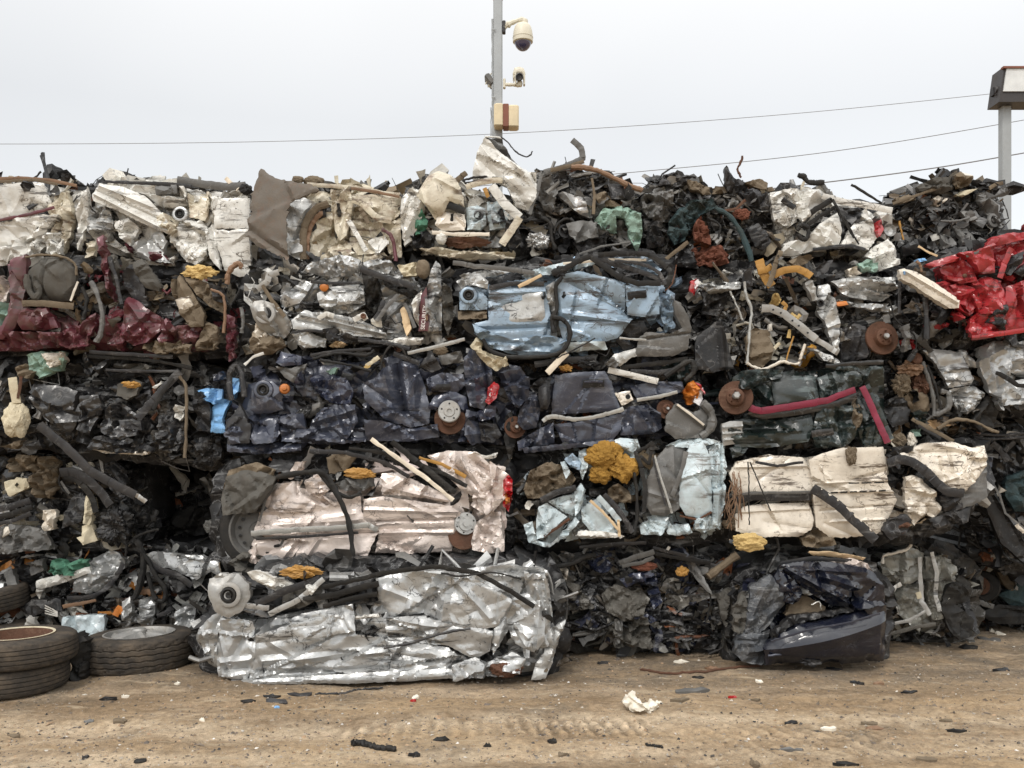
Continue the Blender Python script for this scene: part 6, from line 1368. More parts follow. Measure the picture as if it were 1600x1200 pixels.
r_ = turned('wheel_rim', 404, 828, [(43, 6), (44, 9), (41, 10), (39, 6), (36, -2), (31, -3), (25, 0), (14, 2), (12, 5), (.001, 5)], greyplastic, (.12, -1, .05), .0, w_)
bolts('rim_holes', 404, 828, 29, 2.6, 14, plastic, (.12, -1, .05), .004, .6, r_)
hub = turned('rear_hub', 727, 818, [(17, -4), (18, 0), (17, 3), (12, 3), (11, 6), (5, 6), (5, 9), (.001, 9)], greysilver, (.3, -1, .1), .03)
bolts('hub_bolts', 727, 818, 14, 1.4, 6, plastic, (.3, -1, .1), .038, 1.5, hub)
turned('brake_drum', 724, 835, [(22, -8), (24, -4), (24, 3), (20, 4), (.001, 4)], rusty, (.1, -1, .2), .02)
pan('tail_light', [(786,750),(794,742),(801,750),(800,775),(795,800),(786,790)], redlens, .05, 1.4, .03)
pan('tail_light_lens', [(788,770),(795,762),(797,785),(790,788)], orange, .07, .6, .04)
pan('white_strip', [(738,706),(760,712),(778,707),(774,716),(755,718)], white, .07, .4)
# --- black car at the left of the fourth row, and the gap beside it
bale('crushed_car', 'black crushed car with shredded tan padding at the left edge of the fourth row',
     [(-30,712),(60,706),(160,715),(205,735),(215,790),(208,855),(140,862),(-30,866)], 6.0,
     pal([(2,(.07,.065,.055),0),(1,(.25,.22,.16),0),(.6,(.55,.5,.4),0)]), 420, shell=[(black,[(0,735),(100,725),(190,735),(200,790),(190,845),(0,850)])], group=GRP)
pan('tan_padding', [(40,730),(60,715),(85,712),(92,735),(88,765),(75,780),(55,778),(48,755)], tan_fabric, .07, 2.6, .04, ang=.5)
pan('tan_padding', [(5,720),(25,710),(60,712),(45,735),(15,738)], tan_fabric, .06, 2.2, .05)
pan('cream_board', [(5,753),(20,746),(38,748),(42,762),(18,776),(8,765)], creamfoam, .09, .3)
pan('board_slot', [(21,758),(27,754),(27,758),(22,761)], plastic, .105, 0, ncr=0, sp=2, skirt=.01)
strip('stacked_rail', [(-20,800),(10,793),(48,782)], 9, charcoal, .09)
strip('stacked_rail', [(-20,812),(15,804),(50,792)], 8, rubber, .10)
strip('stacked_rail', [(-20,822),(15,815),(48,802)], 6, charcoal, .09)
strip('bumper_rib', [(94,738),(115,738),(140,752),(160,772),(172,790)], 13, charcoal, .11, sm=True)
strip('bumper_rib', [(100,745),(122,752),(142,775),(150,800)], 9, rubber, .10, sm=True)
pan('cream_strip', [(133,800),(132,775),(138,772),(148,795),(142,805),(141,820),(134,818)], creamfoam, .10, .4)
pan('cream_strip', [(120,840),(128,838),(128,822),(141,820),(150,845),(130,852)], creamfoam, .10, .4)
pan('cream_strip', [(113,745),(120,748),(130,765),(122,762)], creamfoam, .08, .3)
pan('pink_pad', [(62,812),(68,797),(82,796),(87,808),(80,828),(70,830)], vancream, .09, .8)
pan('black_liner', [(110,778),(130,765),(135,790),(128,815),(112,820),(100,825),(102,800)], plastic, .08, .6)
pan('fanned_liner', [(140,722),(175,718),(200,735),(205,770),(190,782),(165,755),(150,740)], plastic, .08, 1.5, .06, ang=-.6, ax=3)
pan('grey_film', [(-20,835),(10,818),(50,825),(68,830),(78,860),(40,862),(-20,868)], greyplastic, .10, 1.5, .06, label='pale grey crumpled film')
pan('pale_film', [(-20,820),(8,816),(20,830),(0,848),(-20,850)], vancream, .09, 1.6, .05)
tube('cable', [(95,740),(92,752),(98,765),(108,775)], 1.6, rubber, .11)
strip('rod', [(95,752),(108,772)], 4, greyplastic, .11)
lump('lower_tangle', 180, 822, 22, 26, plastic, .05, .45)
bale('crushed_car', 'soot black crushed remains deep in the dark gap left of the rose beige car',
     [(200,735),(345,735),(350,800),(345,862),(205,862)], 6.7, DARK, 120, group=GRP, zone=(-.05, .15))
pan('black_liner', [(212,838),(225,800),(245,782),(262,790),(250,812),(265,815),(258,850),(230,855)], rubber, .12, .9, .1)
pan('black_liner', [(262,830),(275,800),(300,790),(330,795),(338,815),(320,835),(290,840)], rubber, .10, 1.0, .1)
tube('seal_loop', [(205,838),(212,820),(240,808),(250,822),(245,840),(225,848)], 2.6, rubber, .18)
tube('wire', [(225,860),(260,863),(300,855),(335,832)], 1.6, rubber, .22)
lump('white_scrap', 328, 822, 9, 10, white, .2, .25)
# --- pale blue car
bale('crushed_car', 'pale blue crushed car in the fourth row with a lump of ochre foam',
     [(804,770),(812,712),(880,705),(960,690),(1050,692),(1125,690),(1138,745),(1130,835),(1060,842),(985,845),(850,856),(822,830)], 5.6,
     pal([(5,(.5,.58,.62),.1),(2,(.14,.105,.065),0),(1.5,(.3,.3,.28),.4)]), 330, shell=[(pale_blue,[(838,800),(900,768),(960,790),(968,838),(850,850)]),(pale_blue,[(1005,715),(1130,694),(1130,828),(1005,836)])], group=GRP)
pan('brown_padding', [(818,765),(828,735),(855,722),(885,728),(900,748),(890,765),(850,778),(825,780)], tan_fabric, .07, 2.2, .05)
strip('black_sill', [(845,782),(868,770),(900,762)], 9, charcoal, .10)
pan('door_piece', [(842,792),(856,787),(872,798),(887,808),(866,824),(848,840),(838,842),(838,812)], pale_blue, .09, .6, .1)
pan('door_piece', [(856,784),(880,775),(902,772),(906,790),(895,806),(880,800)], pale_blue, .08, .7, .1)
pan('door_edge', [(818,820),(832,815),(838,845),(860,850),(885,828),(900,808),(905,815),(885,838),(858,856),(826,848)], pale_blue, .10, 1.2, .06)
strip('rusty_slit', [(850,838),(870,825),(890,810)], 4, rusty, .12)
pan('post', [(898,770),(908,755),(915,765),(908,795),(898,806)], pale_blue, .10, 1.2, .06, ang=1.4)
pan('rear_door', [(908,798),(918,787),(930,790),(948,803),(963,834),(945,838),(925,832),(910,815)], pale_blue, .09, .4, .14)
pan('white_sill', [(899,838),(908,829),(935,830),(962,833),(976,838),(940,842)], white, .11, .6, .06)
strip('gilt_strip', [(922,782),(940,798),(955,814),(966,828)], 4, wood, .13)
strip('gilt_strip', [(966,812),(967,826),(968,838)], 3.5, wood, .12)
strip('blue_pillar', [(935,776),(955,798),(968,815)], 8, pale_blue, .11)
strip('black_pillar', [(944,772),(965,795),(982,820),(988,832)], 7, charcoal, .12)
pan('blue_scrap', [(882,718),(895,708),(908,722),(905,735),(892,730)], sky_blue, .09, .5)
pan('blue_scrap', [(905,705),(918,700),(918,730),(910,750),(904,730)], pale_blue, .07, 1.0, .06)
pan('blue_scrap', [(876,722),(884,720),(892,740),(884,748)], pale_blue, .09, .8)
lump('ochre_foam', 945, 712, 25, 20, ochrefoam, .08, .28)
lump('ochre_foam', 972, 733, 22, 20, ochrefoam, .09, .28)
lump('ochre_foam', 938, 742, 17, 14, ochrefoam, .08, .28)
pan('crumpled_corner', [(955,690),(970,684),(995,686),(1000,700),(990,718),(975,712),(962,705)], pale_blue, .08, 1.2, .07)
pan('torn_matting', [(950,765),(965,755),(985,768),(985,785),(965,785),(952,778)], tan_fabric, .08, 1.6, .05)
pan('seat_cushion', [(1008,790),(1008,755),(1022,720),(1040,700),(1058,690),(1074,698),(1070,745),(1060,795),(1040,806),(1018,804)], greyplastic, .09, .5, .14, bulge=.05)
strip('seat_piping', [(1023,712),(1032,745),(1045,785),(1050,802)], 3, trimgrey, .15)
strip('seat_piping', [(1020,715),(1028,748),(1040,790)], 3, charcoal, .15)
pan('door_shell', [(1062,790),(1062,745),(1070,715),(1078,695),(1100,690),(1110,715),(1112,760),(1114,800),(1094,810),(1072,806)], pale_blue, .13, .4, .2, bulge=.04)
pan('door_ribs', [(1108,702),(1118,690),(1130,692),(1137,730),(1132,790),(1125,828),(1112,820),(1114,780),(1110,740)], pale_blue, .10, .9, .07, ang=1.5, ax=3, folds=[(1118,695,1120,820,.03,.015),(1128,695,1128,815,-.02,.012)])
strip('grey_rib', [(1072,705),(1066,735),(1054,765),(1050,775)], 7, greyplastic, .14)
pan('top_shell', [(1040,697),(1060,687),(1100,684),(1128,690),(1100,697),(1075,700)], pale_blue, .08, .9, .08)
pan('crushed_base', [(1000,822),(1020,805),(1045,808),(1050,822),(1030,836),(1002,835)], pale_blue, .09, 1.7, .06)
pan('crushed_base', [(1085,810),(1112,806),(1120,826),(1100,832),(1086,828)], pale_blue, .12, 1.3, .06)
pan('base_pad', [(1045,822),(1075,818),(1082,832),(1060,838),(1044,835)], pale_blue, .10, .5)
strip('rust_line', [(1062,806),(1090,812),(1112,800)], 3, rusty, .14)
strip('seat_belt', [(992,705),(1002,730),(1008,760),(1006,800)], 6, rubber, .13)
strip('seat_belt', [(1020,690),(1018,705),(1014,725),(1000,712)], 5, rubber, .13)
strip('seat_belt', [(994,705),(1008,700),(1020,692)], 5, rubber, .12)
tube('cable', [(988,720),(994,760),(996,800),(990,835)], 3, rubber, .11)
def roots():
    mb = MB()
    for i in range(26):
        u0 = rng.uniform(1134, 1158); v0 = rng.uniform(735, 790); sweep(mb, spline([P(u0, v0, 5.5), P(u0+rng.normal(0,5), v0+18, 5.48), P(u0+rng.normal(0,8), v0+rng.uniform(28,48), 5.5)], 8), rng.uniform(.0015,.004), 4)
    mb.build('dry_straw', hosebrown, CUR['e'], kind='stuff')
roots()
lump('lower_clump', 1148, 818, 16, 9, tan_fabric, .05, .4)
# --- off white van
bale('crushed_car', 'off white crushed van in the fourth row with broad grey rubbing strips',
     [(1144,735),(1160,718),(1260,712),(1330,698),(1390,705),(1450,692),(1540,696),(1545,760),(1500,800),(1430,835),(1350,842),(1180,840),(1148,828)], 5.6,
     pal([(5,(.66,.6,.5),0),(2,(.2,.18,.15),0)]), 230, shell=[(vancream,[(1145,735),(1255,715),(1385,702),(1395,760),(1480,800),(1430,822),(1370,838),(1180,838),(1148,825)])], group=GRP)
pan('front_door', [(1141,740),(1152,722),(1180,716),(1222,712),(1256,716),(1268,735),(1268,768),(1240,772),(1150,772),(1146,755)], vancream, .09, .35, .25, folds=[(1150,730,1265,728,.012,.015)], ncr=2)
strip('rubbing_strip', [(1150,783),(1172,775),(1210,776),(1267,775)], 13, charcoal, .10, sm=True)
strip('rubbing_strip_edge', [(1160,772),(1200,770),(1266,769)], 4, greyplastic, .125)
pan('lower_door', [(1149,805),(1162,792),(1200,787),(1266,786),(1272,810),(1268,828),(1248,838),(1180,839),(1150,830)], vancream, .09, .35, .25, ncr=2, folds=[(1155,800,1265,795,.01,.012)])
p_ = pan('sliding_door', [(1260,718),(1282,708),(1312,700),(1380,698),(1387,730),(1390,756),(1406,782),(1398,800),(1386,828),(1372,838),(1300,841),(1276,824),(1270,775)], vancream, .10, .4, .25, ax=2.5, ang=0, folds=[(1272,755,1388,750,.01,.012),(1300,768,1400,768,.012,.01),(1282,798,1395,790,-.01,.012),(1300,815,1385,812,.01,.01)])
for i in range(6): strip('louvre_slot', [(1298+i*15,770-i*.6),(1309+i*15,769.4-i*.6)], 2.2, plastic, .128, parent=p_)
for i in range(3): strip('louvre_slot', [(1326+i*20,755-i*.5),(1342+i*20,754.6-i*.5)], 2.0, plastic, .125, parent=p_)
pan('crumpled_top', [(1272,722),(1300,706),(1318,715),(1308,750),(1280,758),(1268,740)], vancream, .115, 1.2, .07)
strip('diagonal_rubbing_strip', [(1269,763),(1285,772),(1310,790),(1338,816),(1368,844)], 14, charcoal, .16, sm=True)
strip('diagonal_strip_edge', [(1271,758),(1300,776),(1330,800),(1362,832)], 4, vancream, .165)
pan('rear_quarter', [(1396,714),(1420,704),(1450,692),(1492,690),(1522,700),(1541,696),(1541,728),(1522,750),(1506,764),(1482,765),(1462,748),(1432,728)], vancream, .10, .7, .12, folds=[(1425,708,1490,706,-.015,.02),(1485,712,1492,762,.02,.012),(1470,715,1476,760,-.015,.012)])
pan('rear_pillar', [(1500,750),(1518,715),(1538,700),(1542,725),(1528,752),(1508,768)], vancream, .12, .5, .1)
strip('arched_strip', [(1387,724),(1405,718),(1425,722),(1448,738),(1464,754),(1482,768),(1506,770)], 13, charcoal, .14, sm=True)
pan('crumpled_arch', [(1413,745),(1425,742),(1442,748),(1460,768),(1470,790),(1486,800),(1462,812),(1448,800),(1432,822),(1418,800)], vancream, .09, 1.6, .07)
pan('grey_bumper', [(1505,768),(1525,750),(1542,730),(1544,775),(1522,790),(1500,795),(1494,780)], greyplastic, .11, .6, .1)
pan('bumper_piece', [(1470,775),(1500,772),(1503,795),(1478,800)], charcoal, .10, .5)
pan('bumper_piece', [(1452,812),(1495,795),(1520,788),(1512,815),(1465,828)], plastic, .10, .6)
b = pan('lamp_cluster', [(1383,830),(1392,812),(1415,803),(1424,812),(1415,835),(1395,845)], charcoal, .14, .5)
pan('amber_lens', [(1408,822),(1418,816),(1424,826),(1412,834)], rusty, .16, .8, parent=b)
pan('dark_cap', [(1386,712),(1400,698),(1428,696),(1430,704),(1400,716)], plastic, .10, .7)
lump('bent_tool', 1330, 712, 8, 14, tan_fabric, .14, .3)
tube('hanging_wire', [(1168,722),(1170,750),(1170,790),(1171,820)], 1.0, rubber, .18)
tube('hanging_wire', [(1172,722),(1182,745),(1192,770),(1204,798)], 1.0, rubber, .18)
strip('roof_lip', [(1180,722),(1215,728),(1255,722)], 4, charcoal, .12)
pan('roof_edge', [(1150,722),(1200,710),(1255,715),(1230,722),(1180,726)], vancream, .07, .8, .08)
# --- dark bale behind the right end
bale('crushed_car', 'black shredded crushed car right of the off white van, with long ribbed bumper',
     [(1520,650),(1560,645),(1640,640),(1640,900),(1580,890),(1530,860),(1518,780)], 6.05, pal([(1,(.03,.04,.042),.1),(1,(.2,.2,.2),.4)]), 380, shell=[(black,[(1545,700),(1640,690),(1640,880),(1580,870)])], group=GRP)
pan('ribbed_bumper', [(1532,752),(1548,750),(1562,775),(1572,802),(1600,826),(1640,862),(1640,905),(1600,880),(1566,850),(1545,800)], plastic, .16, .3, .2, folds=[(1540,755,1620,880,.02,.012),(1545,752,1630,872,-.015,.012)])
strip('bumper_edge', [(1548,750),(1562,774),(1571,802),(1600,826),(1640,860)], 3, greyplastic, .19)
strip('pale_chip', [(1588,820),(1600,832)], 5, vancream, .19)
pan('dark_sheet', [(1575,745),(1600,735),(1640,730),(1640,800),(1590,800),(1572,775)], darkteal, .08, 1.6, .07)
pan('grey_pad', [(1592,690),(1600,680),(1640,680),(1640,712),(1602,708)], greyplastic, .09, .8)
tube('black_pipe', [(1520,678),(1560,680),(1600,677),(1650,672)], 2.4, charcoal, .20)
tube('black_pipe', [(1520,684),(1560,686),(1600,683),(1650,679)], 2.4, charcoal, .20)
strip('strut', [(1550,692),(1565,705),(1575,720)], 9, charcoal, .10)
strip('strut', [(1585,690),(1570,705)], 7, charcoal, .11)
pan('blue_clip', [(1545,715),(1552,710),(1550,730),(1543,730)], slate, .10, .3)
# ================================================================== bottom row
# --- silver car on the ground
bale('crushed_car', 'bright silver crushed car lying lowest and nearest, on the dirt beside the tyres',
     [(303,985),(330,960),(350,930),(400,905),(470,880),(600,882),(740,882),(850,885),(875,930),(880,1000),(850,1055),(700,1060),(520,1064),(360,1066),(318,1030)], 5.2,
     pal([(5,(.55,.55,.54),.8),(2,(.3,.3,.3),.6)]), 330, shell=[(silver,[(310,985),(345,962),(400,970),(540,945),(590,905),(700,890),(800,885),(855,890),(868,1000),(855,1050),(720,1058),(385,1066),(320,1040)])], group=GRP, top=60)
pan('front_wing', [(308,985),(330,962),(345,958),(342,990),(340,1035),(322,1030),(305,1003)], silver, .0, 1.6, .1)
pan('front_panel', [(344,965),(396,970),(402,1000),(398,1035),(385,1062),(340,1058),(336,1020),(340,990)], silver, .03, .7, .12, folds=[(345,985,395,990,-.015),(345,1035,390,1030,.02),(350,1048,385,1045,-.02)])
pan('door', [(400,992),(450,976),(545,950),(555,992),(600,1000),(612,1030),(600,1062),(470,1066),(385,1068),(398,1030)], silver, .05, .8, .22, ang=.15, ax=2.5,
    folds=[(400,1005,560,985,-.012,.03),(410,1032,600,1018,.018,.03),(400,1050,610,1045,-.02,.02),(420,1000,500,1050,.012,.03)])
pan('door_skin', [(450,970),(470,960),(550,945),(556,985),(470,1000),(452,985)], silver, .065, .5, .15)
pan('rear_door', [(586,905),(640,892),(700,893),(745,905),(800,935),(830,960),(800,975),(740,985),(690,975),(660,960),(612,965),(595,945)], silver, .05, 1.0, .18,
    folds=[(700,895,690,975,.03,.04),(690,905,660,955,-.03,.04),(705,900,765,965,.02,.03),(600,920,690,955,.012,.03)])
pan('rear_wing', [(600,965),(660,962),(700,975),(770,985),(765,1020),(740,1030),(700,1010),(640,1005),(605,1000)], silver, .06, 1.5, .11, ang=-.3, ax=2)
pan('side_panel', [(600,1000),(645,1005),(700,1012),(735,1035),(720,1060),(640,1064),(604,1063),(612,1030)], silver, .045, 1.4, .12, ang=.4, ax=2)
pan('sill', [(375,1064),(600,1050),(700,1046),(722,1050),(716,1060),(560,1068),(385,1070)], silver, .07, .4, .2, roll=.015, rollw=5)
pan('roof_edge', [(730,888),(800,882),(850,888),(858,925),(820,945),(770,925),(740,905)], silver, .02, 1.1, .12)
pan('quarter_panel', [(800,935),(840,920),(852,960),(850,1000),(835,1018),(805,1005),(795,985),(770,1025),(768,990)], silver, .05, 1.2, .12, folds=[(845,925,838,1010,.02),(800,960,780,1020,-.03)])
pan('tail_panel', [(818,890),(848,900),(862,960),(858,1010),(845,1018),(835,960),(822,920)], silver, .07, 1.2, .09, ang=1.5, ax=2.5)
pan('torn_flap', [(855,985),(884,968),(880,985),(862,1040),(852,1060),(830,1062),(838,1035),(850,1020)], greysilver, .04, .7, .12)
pan('rear_lower_panel', [(706,1040),(742,1028),(760,1038),(800,1020),(822,1030),(810,1055),(740,1062),(708,1063)], silver, .07, 1.0, .11)
lump('crushed_exhaust', 790, 1046, 26, 12, rusty, .05)
strip('roof_rail', [(505,917),(560,905),(600,895),(680,885),(745,895),(800,925),(835,948)], 7, rubber, .09)
strip('roof_rail', [(400,945),(440,925),(500,905)], 11, charcoal, .07)
strip('window_seal', [(470,938),(520,930),(575,915),(592,912)], 9, rubber, .08)
strip('window_seal', [(505,948),(550,935),(590,928)], 7, rubber, .09)
strip('window_frame', [(420,960),(470,935),(505,905)], 8, greysilver, .08)
pan('door_lining', [(510,915),(585,905),(590,940),(520,950),(505,935)], plastic, .03, .8)
tube('door_strip', [(600,1012),(640,1005),(690,990),(735,982)], 2.2, charcoal, .10)
tube('cable', [(690,895),(720,900),(770,895),(815,905)], 1.5, rubber, .10)
pan('number_plate_bracket', [(360,1063),(374,1063),(374,1075),(362,1075)], greyplastic, .05, .2, skirt=.02)
e = pan('strut_tower', [(326,905),(345,895),(370,898),(386,915),(388,935),(378,955),(358,965),(340,955),(328,930)], alloy, .10, .35, .12, bulge=.02)
suspension_cup(357, 930, 13, .125, alloy)
pan('fender_scrap', [(388,893),(400,890),(460,915),(450,925),(430,925),(395,905)], white, .06, .7)
strip('bonnet_edge', [(345,958),(375,945),(420,950)], 8, silver, .07)
lump('insulation', 470, 893, 30, 8, amber, .04, .5)
pan('seat_fabric', [(440,930),(470,915),(500,910),(500,935),(470,950),(440,955)], fabric, .02, 1.0)
pan('side_mirror_shell', [(477,915),(490,908),(497,918),(487,930),(478,925)], white, .09, .5)
pan('door_handle', [(556,963),(590,960),(592,965),(556,968)], white, .08, .1, skirt=.02)
# --- the rest of the bottom row
bale('crushed_car', 'mixed silver and black crushed car in the bottom row behind the tyres',
     [(-30,868),(60,856),(200,852),(300,862),(350,885),(352,960),(330,1000),(100,1003),(-30,1000)], 6.1,
     pal([(5,(.45,.45,.44),.75),(1,(.5,.5,.47),0),(.6,(.4,.16,.03),0)]), 480, group=GRP)
pan('green_netting', [(72,895),(78,876),(95,872),(104,882),(118,876),(138,874),(136,888),(118,900),(98,895),(84,904)], greencloth, .13, 2.0, .04)
pan('door_sill', [(53,912),(60,906),(100,896),(140,885),(143,894),(100,910),(63,921),(57,938),(53,930)], white, .12, .3, .2)
pan('crumpled_wing', [(113,925),(125,890),(145,872),(170,860),(195,872),(190,890),(170,915),(140,928)], silver, .09, 1.6, .07, ang=.6)
strip('black_seal', [(105,935),(140,932),(165,920),(185,895),(192,880)], 6, charcoal, .13, sm=True)
pan('bright_bonnet', [(226,866),(240,862),(275,866),(315,868),(340,880),(346,902),(328,894),(308,906),(290,898),(262,888),(235,880)], silver, .10, .5, .16, label='bright silver bonnet panel')
strip('bonnet_seal', [(222,868),(245,888),(275,898),(300,915)], 9, charcoal, .14, sm=True)
tube('seal_loop', [(205,850),(212,846),(222,858),(224,885),(218,915),(210,935)], 5, rubber, .15)
tube('seal_loop', [(214,855),(230,875),(244,900),(258,920),(256,938),(244,936),(236,915),(230,895)], 3.6, rubber, .16)
tube('seal_loop', [(196,870),(200,850),(215,838),(235,830),(248,828)], 2, rubber, .15)
pan('white_box', [(96,965),(130,962),(160,962),(162,990),(130,1000),(98,998)], pale_blue, .12, .9, .08)
pan('silver_scrap', [(212,940),(225,935),(243,942),(240,975),(222,982),(214,965)], silver, .12, 1.1, .06)
pan('silver_scrap', [(275,955),(290,948),(303,952),(302,985),(285,990),(274,975)], silver, .12, 1.1, .05)
pan('silver_scrap', [(190,940),(203,932),(208,955),(200,975),(190,970)], greysilver, .11, 1.0)
pan('white_lump', [(30,980),(44,962),(54,965),(54,985),(36,992)], white, .12, .7)
pan('white_lump', [(6,948),(12,928),(20,932),(18,952)], white, .12, .6)
pan('pale_box', [(2,895),(14,890),(22,905),(30,925),(20,928),(8,912)], greyplastic, .11, .3)
g = pan('chrome_grille', [(68,945),(80,934),(92,938),(95,955),(85,962),(72,955)], plastic, .13, .2)
for i in range(4): strip('grille_bar', [(70,946+i*4),(80,951+i*3.2),(90,957+i*2.0)], 1.8, white, .15, parent=g)
pan('black_panel', [(30,952),(45,938),(72,938),(70,955),(50,965)], plastic, .10, .4)
strip('amber_piece', [(180,962),(186,950),(192,958)], 9, orange, .12)
strip('amber_piece', [(217,926),(230,924),(242,928)], 8, hosebrown, .12)
strip('brown_slat', [(98,948),(125,943),(150,938)], 5, hosebrown, .12)
pan('grey_panel', [(40,880),(70,872),(72,890),(48,900)], greyplastic, .08, .7)
strip('small_rail', [(245,962),(258,958),(268,950)], 6, charcoal, .13)
strip('small_rail', [(225,985),(250,982),(275,986)], 6, silver, .13)
pan('cup_shell', [(262,905),(285,905),(300,925),(290,940),(268,930)], plastic, .11, .8)
pan('white_panel', [(-20,905),(5,912),(10,935),(-20,940)], silver, .09, .8)
bale('crushed_car', 'dark earthy crushed car on the ground between the silver and the navy ones',
     [(868,885),(900,858),(960,850),(1060,855),(1140,862),(1158,930),(1150,1015),(1080,1022),(960,1012),(880,1002)], 5.75,
     pal([(3,(.10,.092,.078),.1),(2.5,(.19,.18,.16),.3),(2,(.03,.035,.06),.2)]), 560, group=GRP, mt=scrapm, core=(.07,.062,.052,0), amp=.06, zone=(-.03, .08))
earth = mat('dirt_caked_scrap', (.115,.108,.094), metal=.25, rough=.6, dirt=.8, dcol=(.05,.042,.033), scr=.5, scol=(.3,.29,.27), bump=.6, grain=90)
pan('caked_side', [(955,958),(1010,955),(1020,1010),(960,1012)], earth, .075, 3.2, .05)
pan('caked_side', [(870,905),(910,915),(930,950),(890,955)], earth, .05, 2.6, .05)
pan('torn_skin', [(940,930),(960,915),(1000,920),(1015,935),(1000,965),(975,970),(962,962),(948,955)], earth, .10, 1.9, .06)
pan('navy_sheet', [(968,905),(985,895),(1015,892),(1028,905),(1028,920),(1000,914),(980,920)], navy, .09, .9, .07)
pan('navy_sheet', [(1012,925),(1030,918),(1035,940),(1020,950)], navy, .08, 1.2, .05)
pan('navy_sheet', [(920,878),(945,870),(960,885),(940,895),(922,890)], navy, .07, 1.4, .05)
pan('navy_sheet', [(990,965),(1010,958),(1028,970),(1010,978)], navy, .10, 1.0, .05)
turned('pipe_mouth', 857, 889, [(10, -14), (10, 4), (8.6, 4), (8.4, -10), (.001, -10)], plastic, (-.3, -1, -.05), .16, seg=28)
tube('log_bar', [(1106,902),(1128,885),(1153,866)], 6, tan_fabric, .12)
tube('bent_hose', [(868,886),(895,880),(915,870),(932,868)], 4, rubber, .12)
strip('flat_bar', [(968,880),(995,870),(1022,862)], 8, greyplastic, .12)
strip('flat_bar', [(972,884),(1000,880),(1022,870)], 5, greyplastic, .12)
pan('bracket', [(872,870),(884,862),(896,866),(896,878),(880,880)], greyplastic, .10, .5)
lump('rusty_lump', 1008, 885, 16, 7, rustcloth, .10, .35)
lump('amber_lump', 1066, 893, 9, 7, amber, .08, .4)
pan('pale_foam', [(868,888),(880,882),(888,890),(884,905),(874,900)], vancream, .09, 1.2, .05)
pan('hanging_rag', [(1120,930),(1140,918),(1155,930),(1150,970),(1135,985),(1125,960)], fabric, .09, 1.0)
pan('hanging_strip', [(1075,880),(1080,870),(1092,888),(1105,915),(1112,928),(1100,920),(1080,895)], greyplastic, .10, .8)
pan('blue_scrap', [(1050,862),(1068,856),(1076,866),(1060,876)], slate, .09, .7)
strip('white_chip', [(1041,863),(1046,854)], 4, white, .10)
pan('pale_cloth', [(960,968),(975,965),(968,1005),(962,1008)], greyplastic, .11, .7)
tube('wire', [(1106,915),(1110,940),(1104,970)], 1.4, rubber, .12)
tube('wire', [(1128,985),(1130,1010),(1108,1022)], 1.6, rubber, .12)
strip('top_rail', [(905,855),(960,850),(1010,848)], 5, charcoal, .09)
strip('top_rail', [(1010,862),(1060,872),(1110,880)], 6, rubber, .10)
strip('top_rail', [(1020,856),(1070,868),(1120,885)], 5, charcoal, .10)
bale('crushed_car', 'dark navy glossy crushed car end with its bumper, on the ground at right',
     [(1142,1012),(1150,940),(1166,905),(1220,884),(1300,880),(1362,890),(1380,920),(1390,980),(1385,1034),(1290,1040),(1195,1042),(1150,1034)], 5.5,
     pal([(3,(.016,.018,.035),.2),(1.5,(.09,.09,.088),.2)]), 150, shell=[(deepnavy,[(1160,1010),(1170,940),(1225,892),(1355,895),(1380,930),(1384,1020),(1290,1034),(1190,1034)])], group=GRP, top=40, sheets=.5, zone=(.05, .15))
pan('bonnet', [(1218,884),(1255,878),(1298,878),(1345,886),(1362,892),(1376,914),(1348,916),(1330,925),(1328,950),(1305,948),(1275,932),(1252,915),(1238,900)], deepnavy, .12, .45, .2, bulge=.05, roll=.03, rollw=10, folds=[(1275,885,1290,930,-.04,.03),(1235,892,1330,945,.03,.03),(1285,900,1345,920,.03,.03),(1240,888,1350,893,.015,.02)])
pan('wing_top', [(1320,900),(1362,892),(1380,915),(1388,960),(1386,1000),(1370,1010),(1352,960),(1332,925)], deepnavy, .085, .7, .12, bulge=.03)
pan('bonnet_side', [(1210,905),(1222,884),(1240,902),(1252,925),(1240,945),(1225,940)], deepnavy, .09, 1.5, .07)
bmp = pan('bumper', [(1192,1012),(1212,992),(1245,975),(1290,968),(1330,960),(1378,944),(1388,960),(1388,1000),(1384,1034),(1340,1038),(1290,1036),(1240,1036),(1197,1040)], deepnavy, .13, .25, .3, ang=.15, ax=3, bulge=.10, folds=[(1195,1014,1385,970,.02,.06)], ncr=0, roll=.05, rollw=14)
strip('bumper_crease', [(1205,1002),(1260,985),(1330,972),(1375,958)], 3, slate, .235)
pan('wing', [(1335,920),(1360,915),(1378,925),(1384,945),(1360,955),(1335,960),(1330,940)], deepnavy, .10, 1.3, .08)
pan('grille_opening', [(1228,962),(1240,940),(1262,932),(1290,948),(1288,960),(1250,968)], tan_fabric, .05, .4, label='brown dusty opening in the bumper')
taped = mat('dirty_torn_film', (.055,.06,.068), rough=.38, dirt=.6, dcol=(.1,.085,.065), scr=.6, scol=(.3,.31,.32), bump=.7, grain=80)
pan('torn_liner', [(1168,960),(1175,915),(1205,898),(1222,915),(1228,945),(1205,975),(1185,995),(1165,990)], taped, .08, 1.2, .07, ang=.9, ax=2.5)
pan('torn_liner', [(1146,1020),(1155,985),(1185,990),(1205,985),(1195,1015),(1197,1040),(1160,1034)], taped, .07, 1.3, .07, ang=.7, ax=2.5)
pan('torn_liner', [(1145,985),(1150,945),(1165,925),(1172,960),(1160,990)], fabric, .05, 1.6, .06)
pan('arch_strip', [(1205,985),(1240,962),(1285,958),(1330,950),(1340,956),(1280,966),(1230,980),(1205,998)], plastic, .125, .9, .06)
pan('pale_clip', [(1245,925),(1258,918),(1268,928),(1262,932)], greysilver, .12, 1.0, .04)
tube('white_wire', [(1268,945),(1280,940),(1283,952)], .9, white, .12)
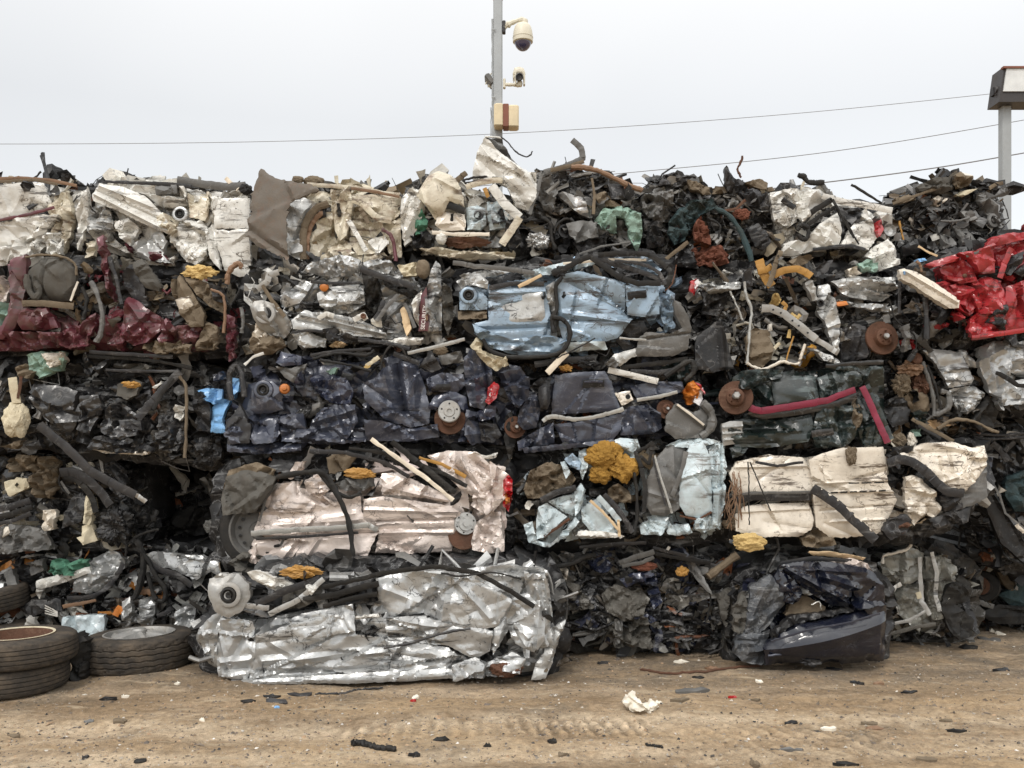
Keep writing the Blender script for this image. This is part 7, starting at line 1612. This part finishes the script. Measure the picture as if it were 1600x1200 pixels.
lump('torn_fog_lamp', 1268, 1032, 16, 9, charcoal, .15, .45)
tube('grille_bar', [(1200,1025),(1240,1018),(1275,1010)], 2.2, slate, .17)
strip('roof_scrap', [(1220,880),(1270,872),(1330,876)], 5, charcoal, .07)
pan('white_scrap', [(1300,880),(1330,872),(1355,880),(1368,895),(1350,890),(1325,884)], rose, .06, 1.2, .05)
pan('wood_board', [(1262,862),(1300,862),(1355,872),(1352,877),(1300,870),(1268,867)], wood, .05, .4)
tornskin = paint('grey_green_paint', (.24,.235,.205), scr=.8, dirt=.6, dcol=(.1,.085,.065), scol=(.05,.045,.04))
bale('crushed_car', 'grey green ragged crushed car on the ground right of the glossy navy one',
     [(1378,880),(1400,858),(1445,856),(1490,870),(1525,900),(1528,960),(1520,1000),(1470,1004),(1390,1010),(1384,950)], 6.0,
     pal([(4,(.24,.23,.20),.3),(2,(.36,.35,.32),.4)]), 340, shell=[(tornskin,[(1384,885),(1440,862),(1488,875),(1490,930),(1475,985),(1400,1000)])], group=GRP, core=(.05,.046,.04,0))
pan('boot_lid', [(1377,885),(1384,866),(1405,862),(1425,855),(1446,865),(1446,905),(1420,912),(1382,908)], tornskin, .10, .6, .12, folds=[(1385,870,1440,872,.015,.02)])
tube('pale_seal', [(1378,880),(1382,868),(1400,864),(1418,858),(1424,848),(1420,840)], 2.4, vancream, .13)
pan('side_panel', [(1446,870),(1470,868),(1494,885),(1490,930),(1478,965),(1460,970),(1450,930)], tornskin, .08, 2.0, .06, ang=1.3, ax=2)
pan('inner_panel', [(1395,915),(1425,908),(1450,925),(1455,960),(1430,985),(1405,960)], tornskin, .05, 1.8, .07)
strip('pillar', [(1437,870),(1438,900),(1440,940),(1452,960)], 6, greysilver, .13)
strip('pillar', [(1456,862),(1464,895),(1462,930),(1468,955)], 6, greysilver, .12)
strip('tag', [(1389,930),(1398,918),(1408,912)], 6, white, .13)
strip('tag', [(1434,925),(1437,935)], 7, creamfoam, .14)
tube('white_wire', [(1388,945),(1400,948),(1404,960)], 1, white, .14)
strip('sill', [(1390,975),(1420,970),(1445,955)], 5, greysilver, .13)
strip('sill', [(1392,990),(1430,980),(1462,975)], 6, earth, .13)
pan('rubber_lining', [(1470,945),(1480,915),(1505,900),(1525,915),(1515,940),(1495,945),(1525,970),(1522,995),(1500,1002),(1482,985)], rubber, .12, .8, .1)
pan('black_apron', [(1430,852),(1445,838),(1490,850),(1515,872),(1495,870),(1460,862)], rubber, .10, .7, .09)
pan('pale_scrap', [(1250,840),(1275,828),(1300,832),(1305,850),(1280,858),(1255,852)], tan_fabric, .45, 1.4, .06)
bale('crushed_car', 'black dusty crushed car at the bottom right corner with a rusty wheel hub',
     [(1500,865),(1560,850),(1640,880),(1640,985),(1560,978),(1515,975),(1505,930)], 6.5, pal([(2,(.1,.092,.08),.1)]), 330, group=GRP)
hb = turned('wheel_hub', 1537, 916, [(10, -8), (22, -6), (24, 0), (22, 4), (14, 4), (12, 8), (5, 8), (4, 10), (.001, 10)], rubber, (-.7, -1, .1), .12)
turned('hub_face', 1532, 915, [(14, 2), (14, 6), (7, 7), (6, 11), (.001, 11)], rusty, (-.7, -1, .1), .12, hb)
strip('track_rod', [(1520,938),(1535,942),(1552,948)], 7, greyplastic, .2)
pan('rubber_mat', [(1525,960),(1560,945),(1640,950),(1640,975),(1560,975)], rubber, .10, .5)
pan('tan_sheet', [(1560,890),(1585,880),(1600,905),(1575,925)], tan_fabric, .06, 1.0)
pan('green_sheet', [(1560,930),(1590,910),(1640,910),(1640,950),(1585,952)], darkteal, .07, 1.5)
# --- foam that fell out onto the bottom row: a thing of its own
CUR = None
lump('foam_chunk', 1172, 847, 27, 13, foam, .0, .28, d=5.45, top=('yellow foam chunk resting on the dark bale below the off white van', 'foam'))
for o in bpy.data.objects:
    if '_o' in o: del o['_o']
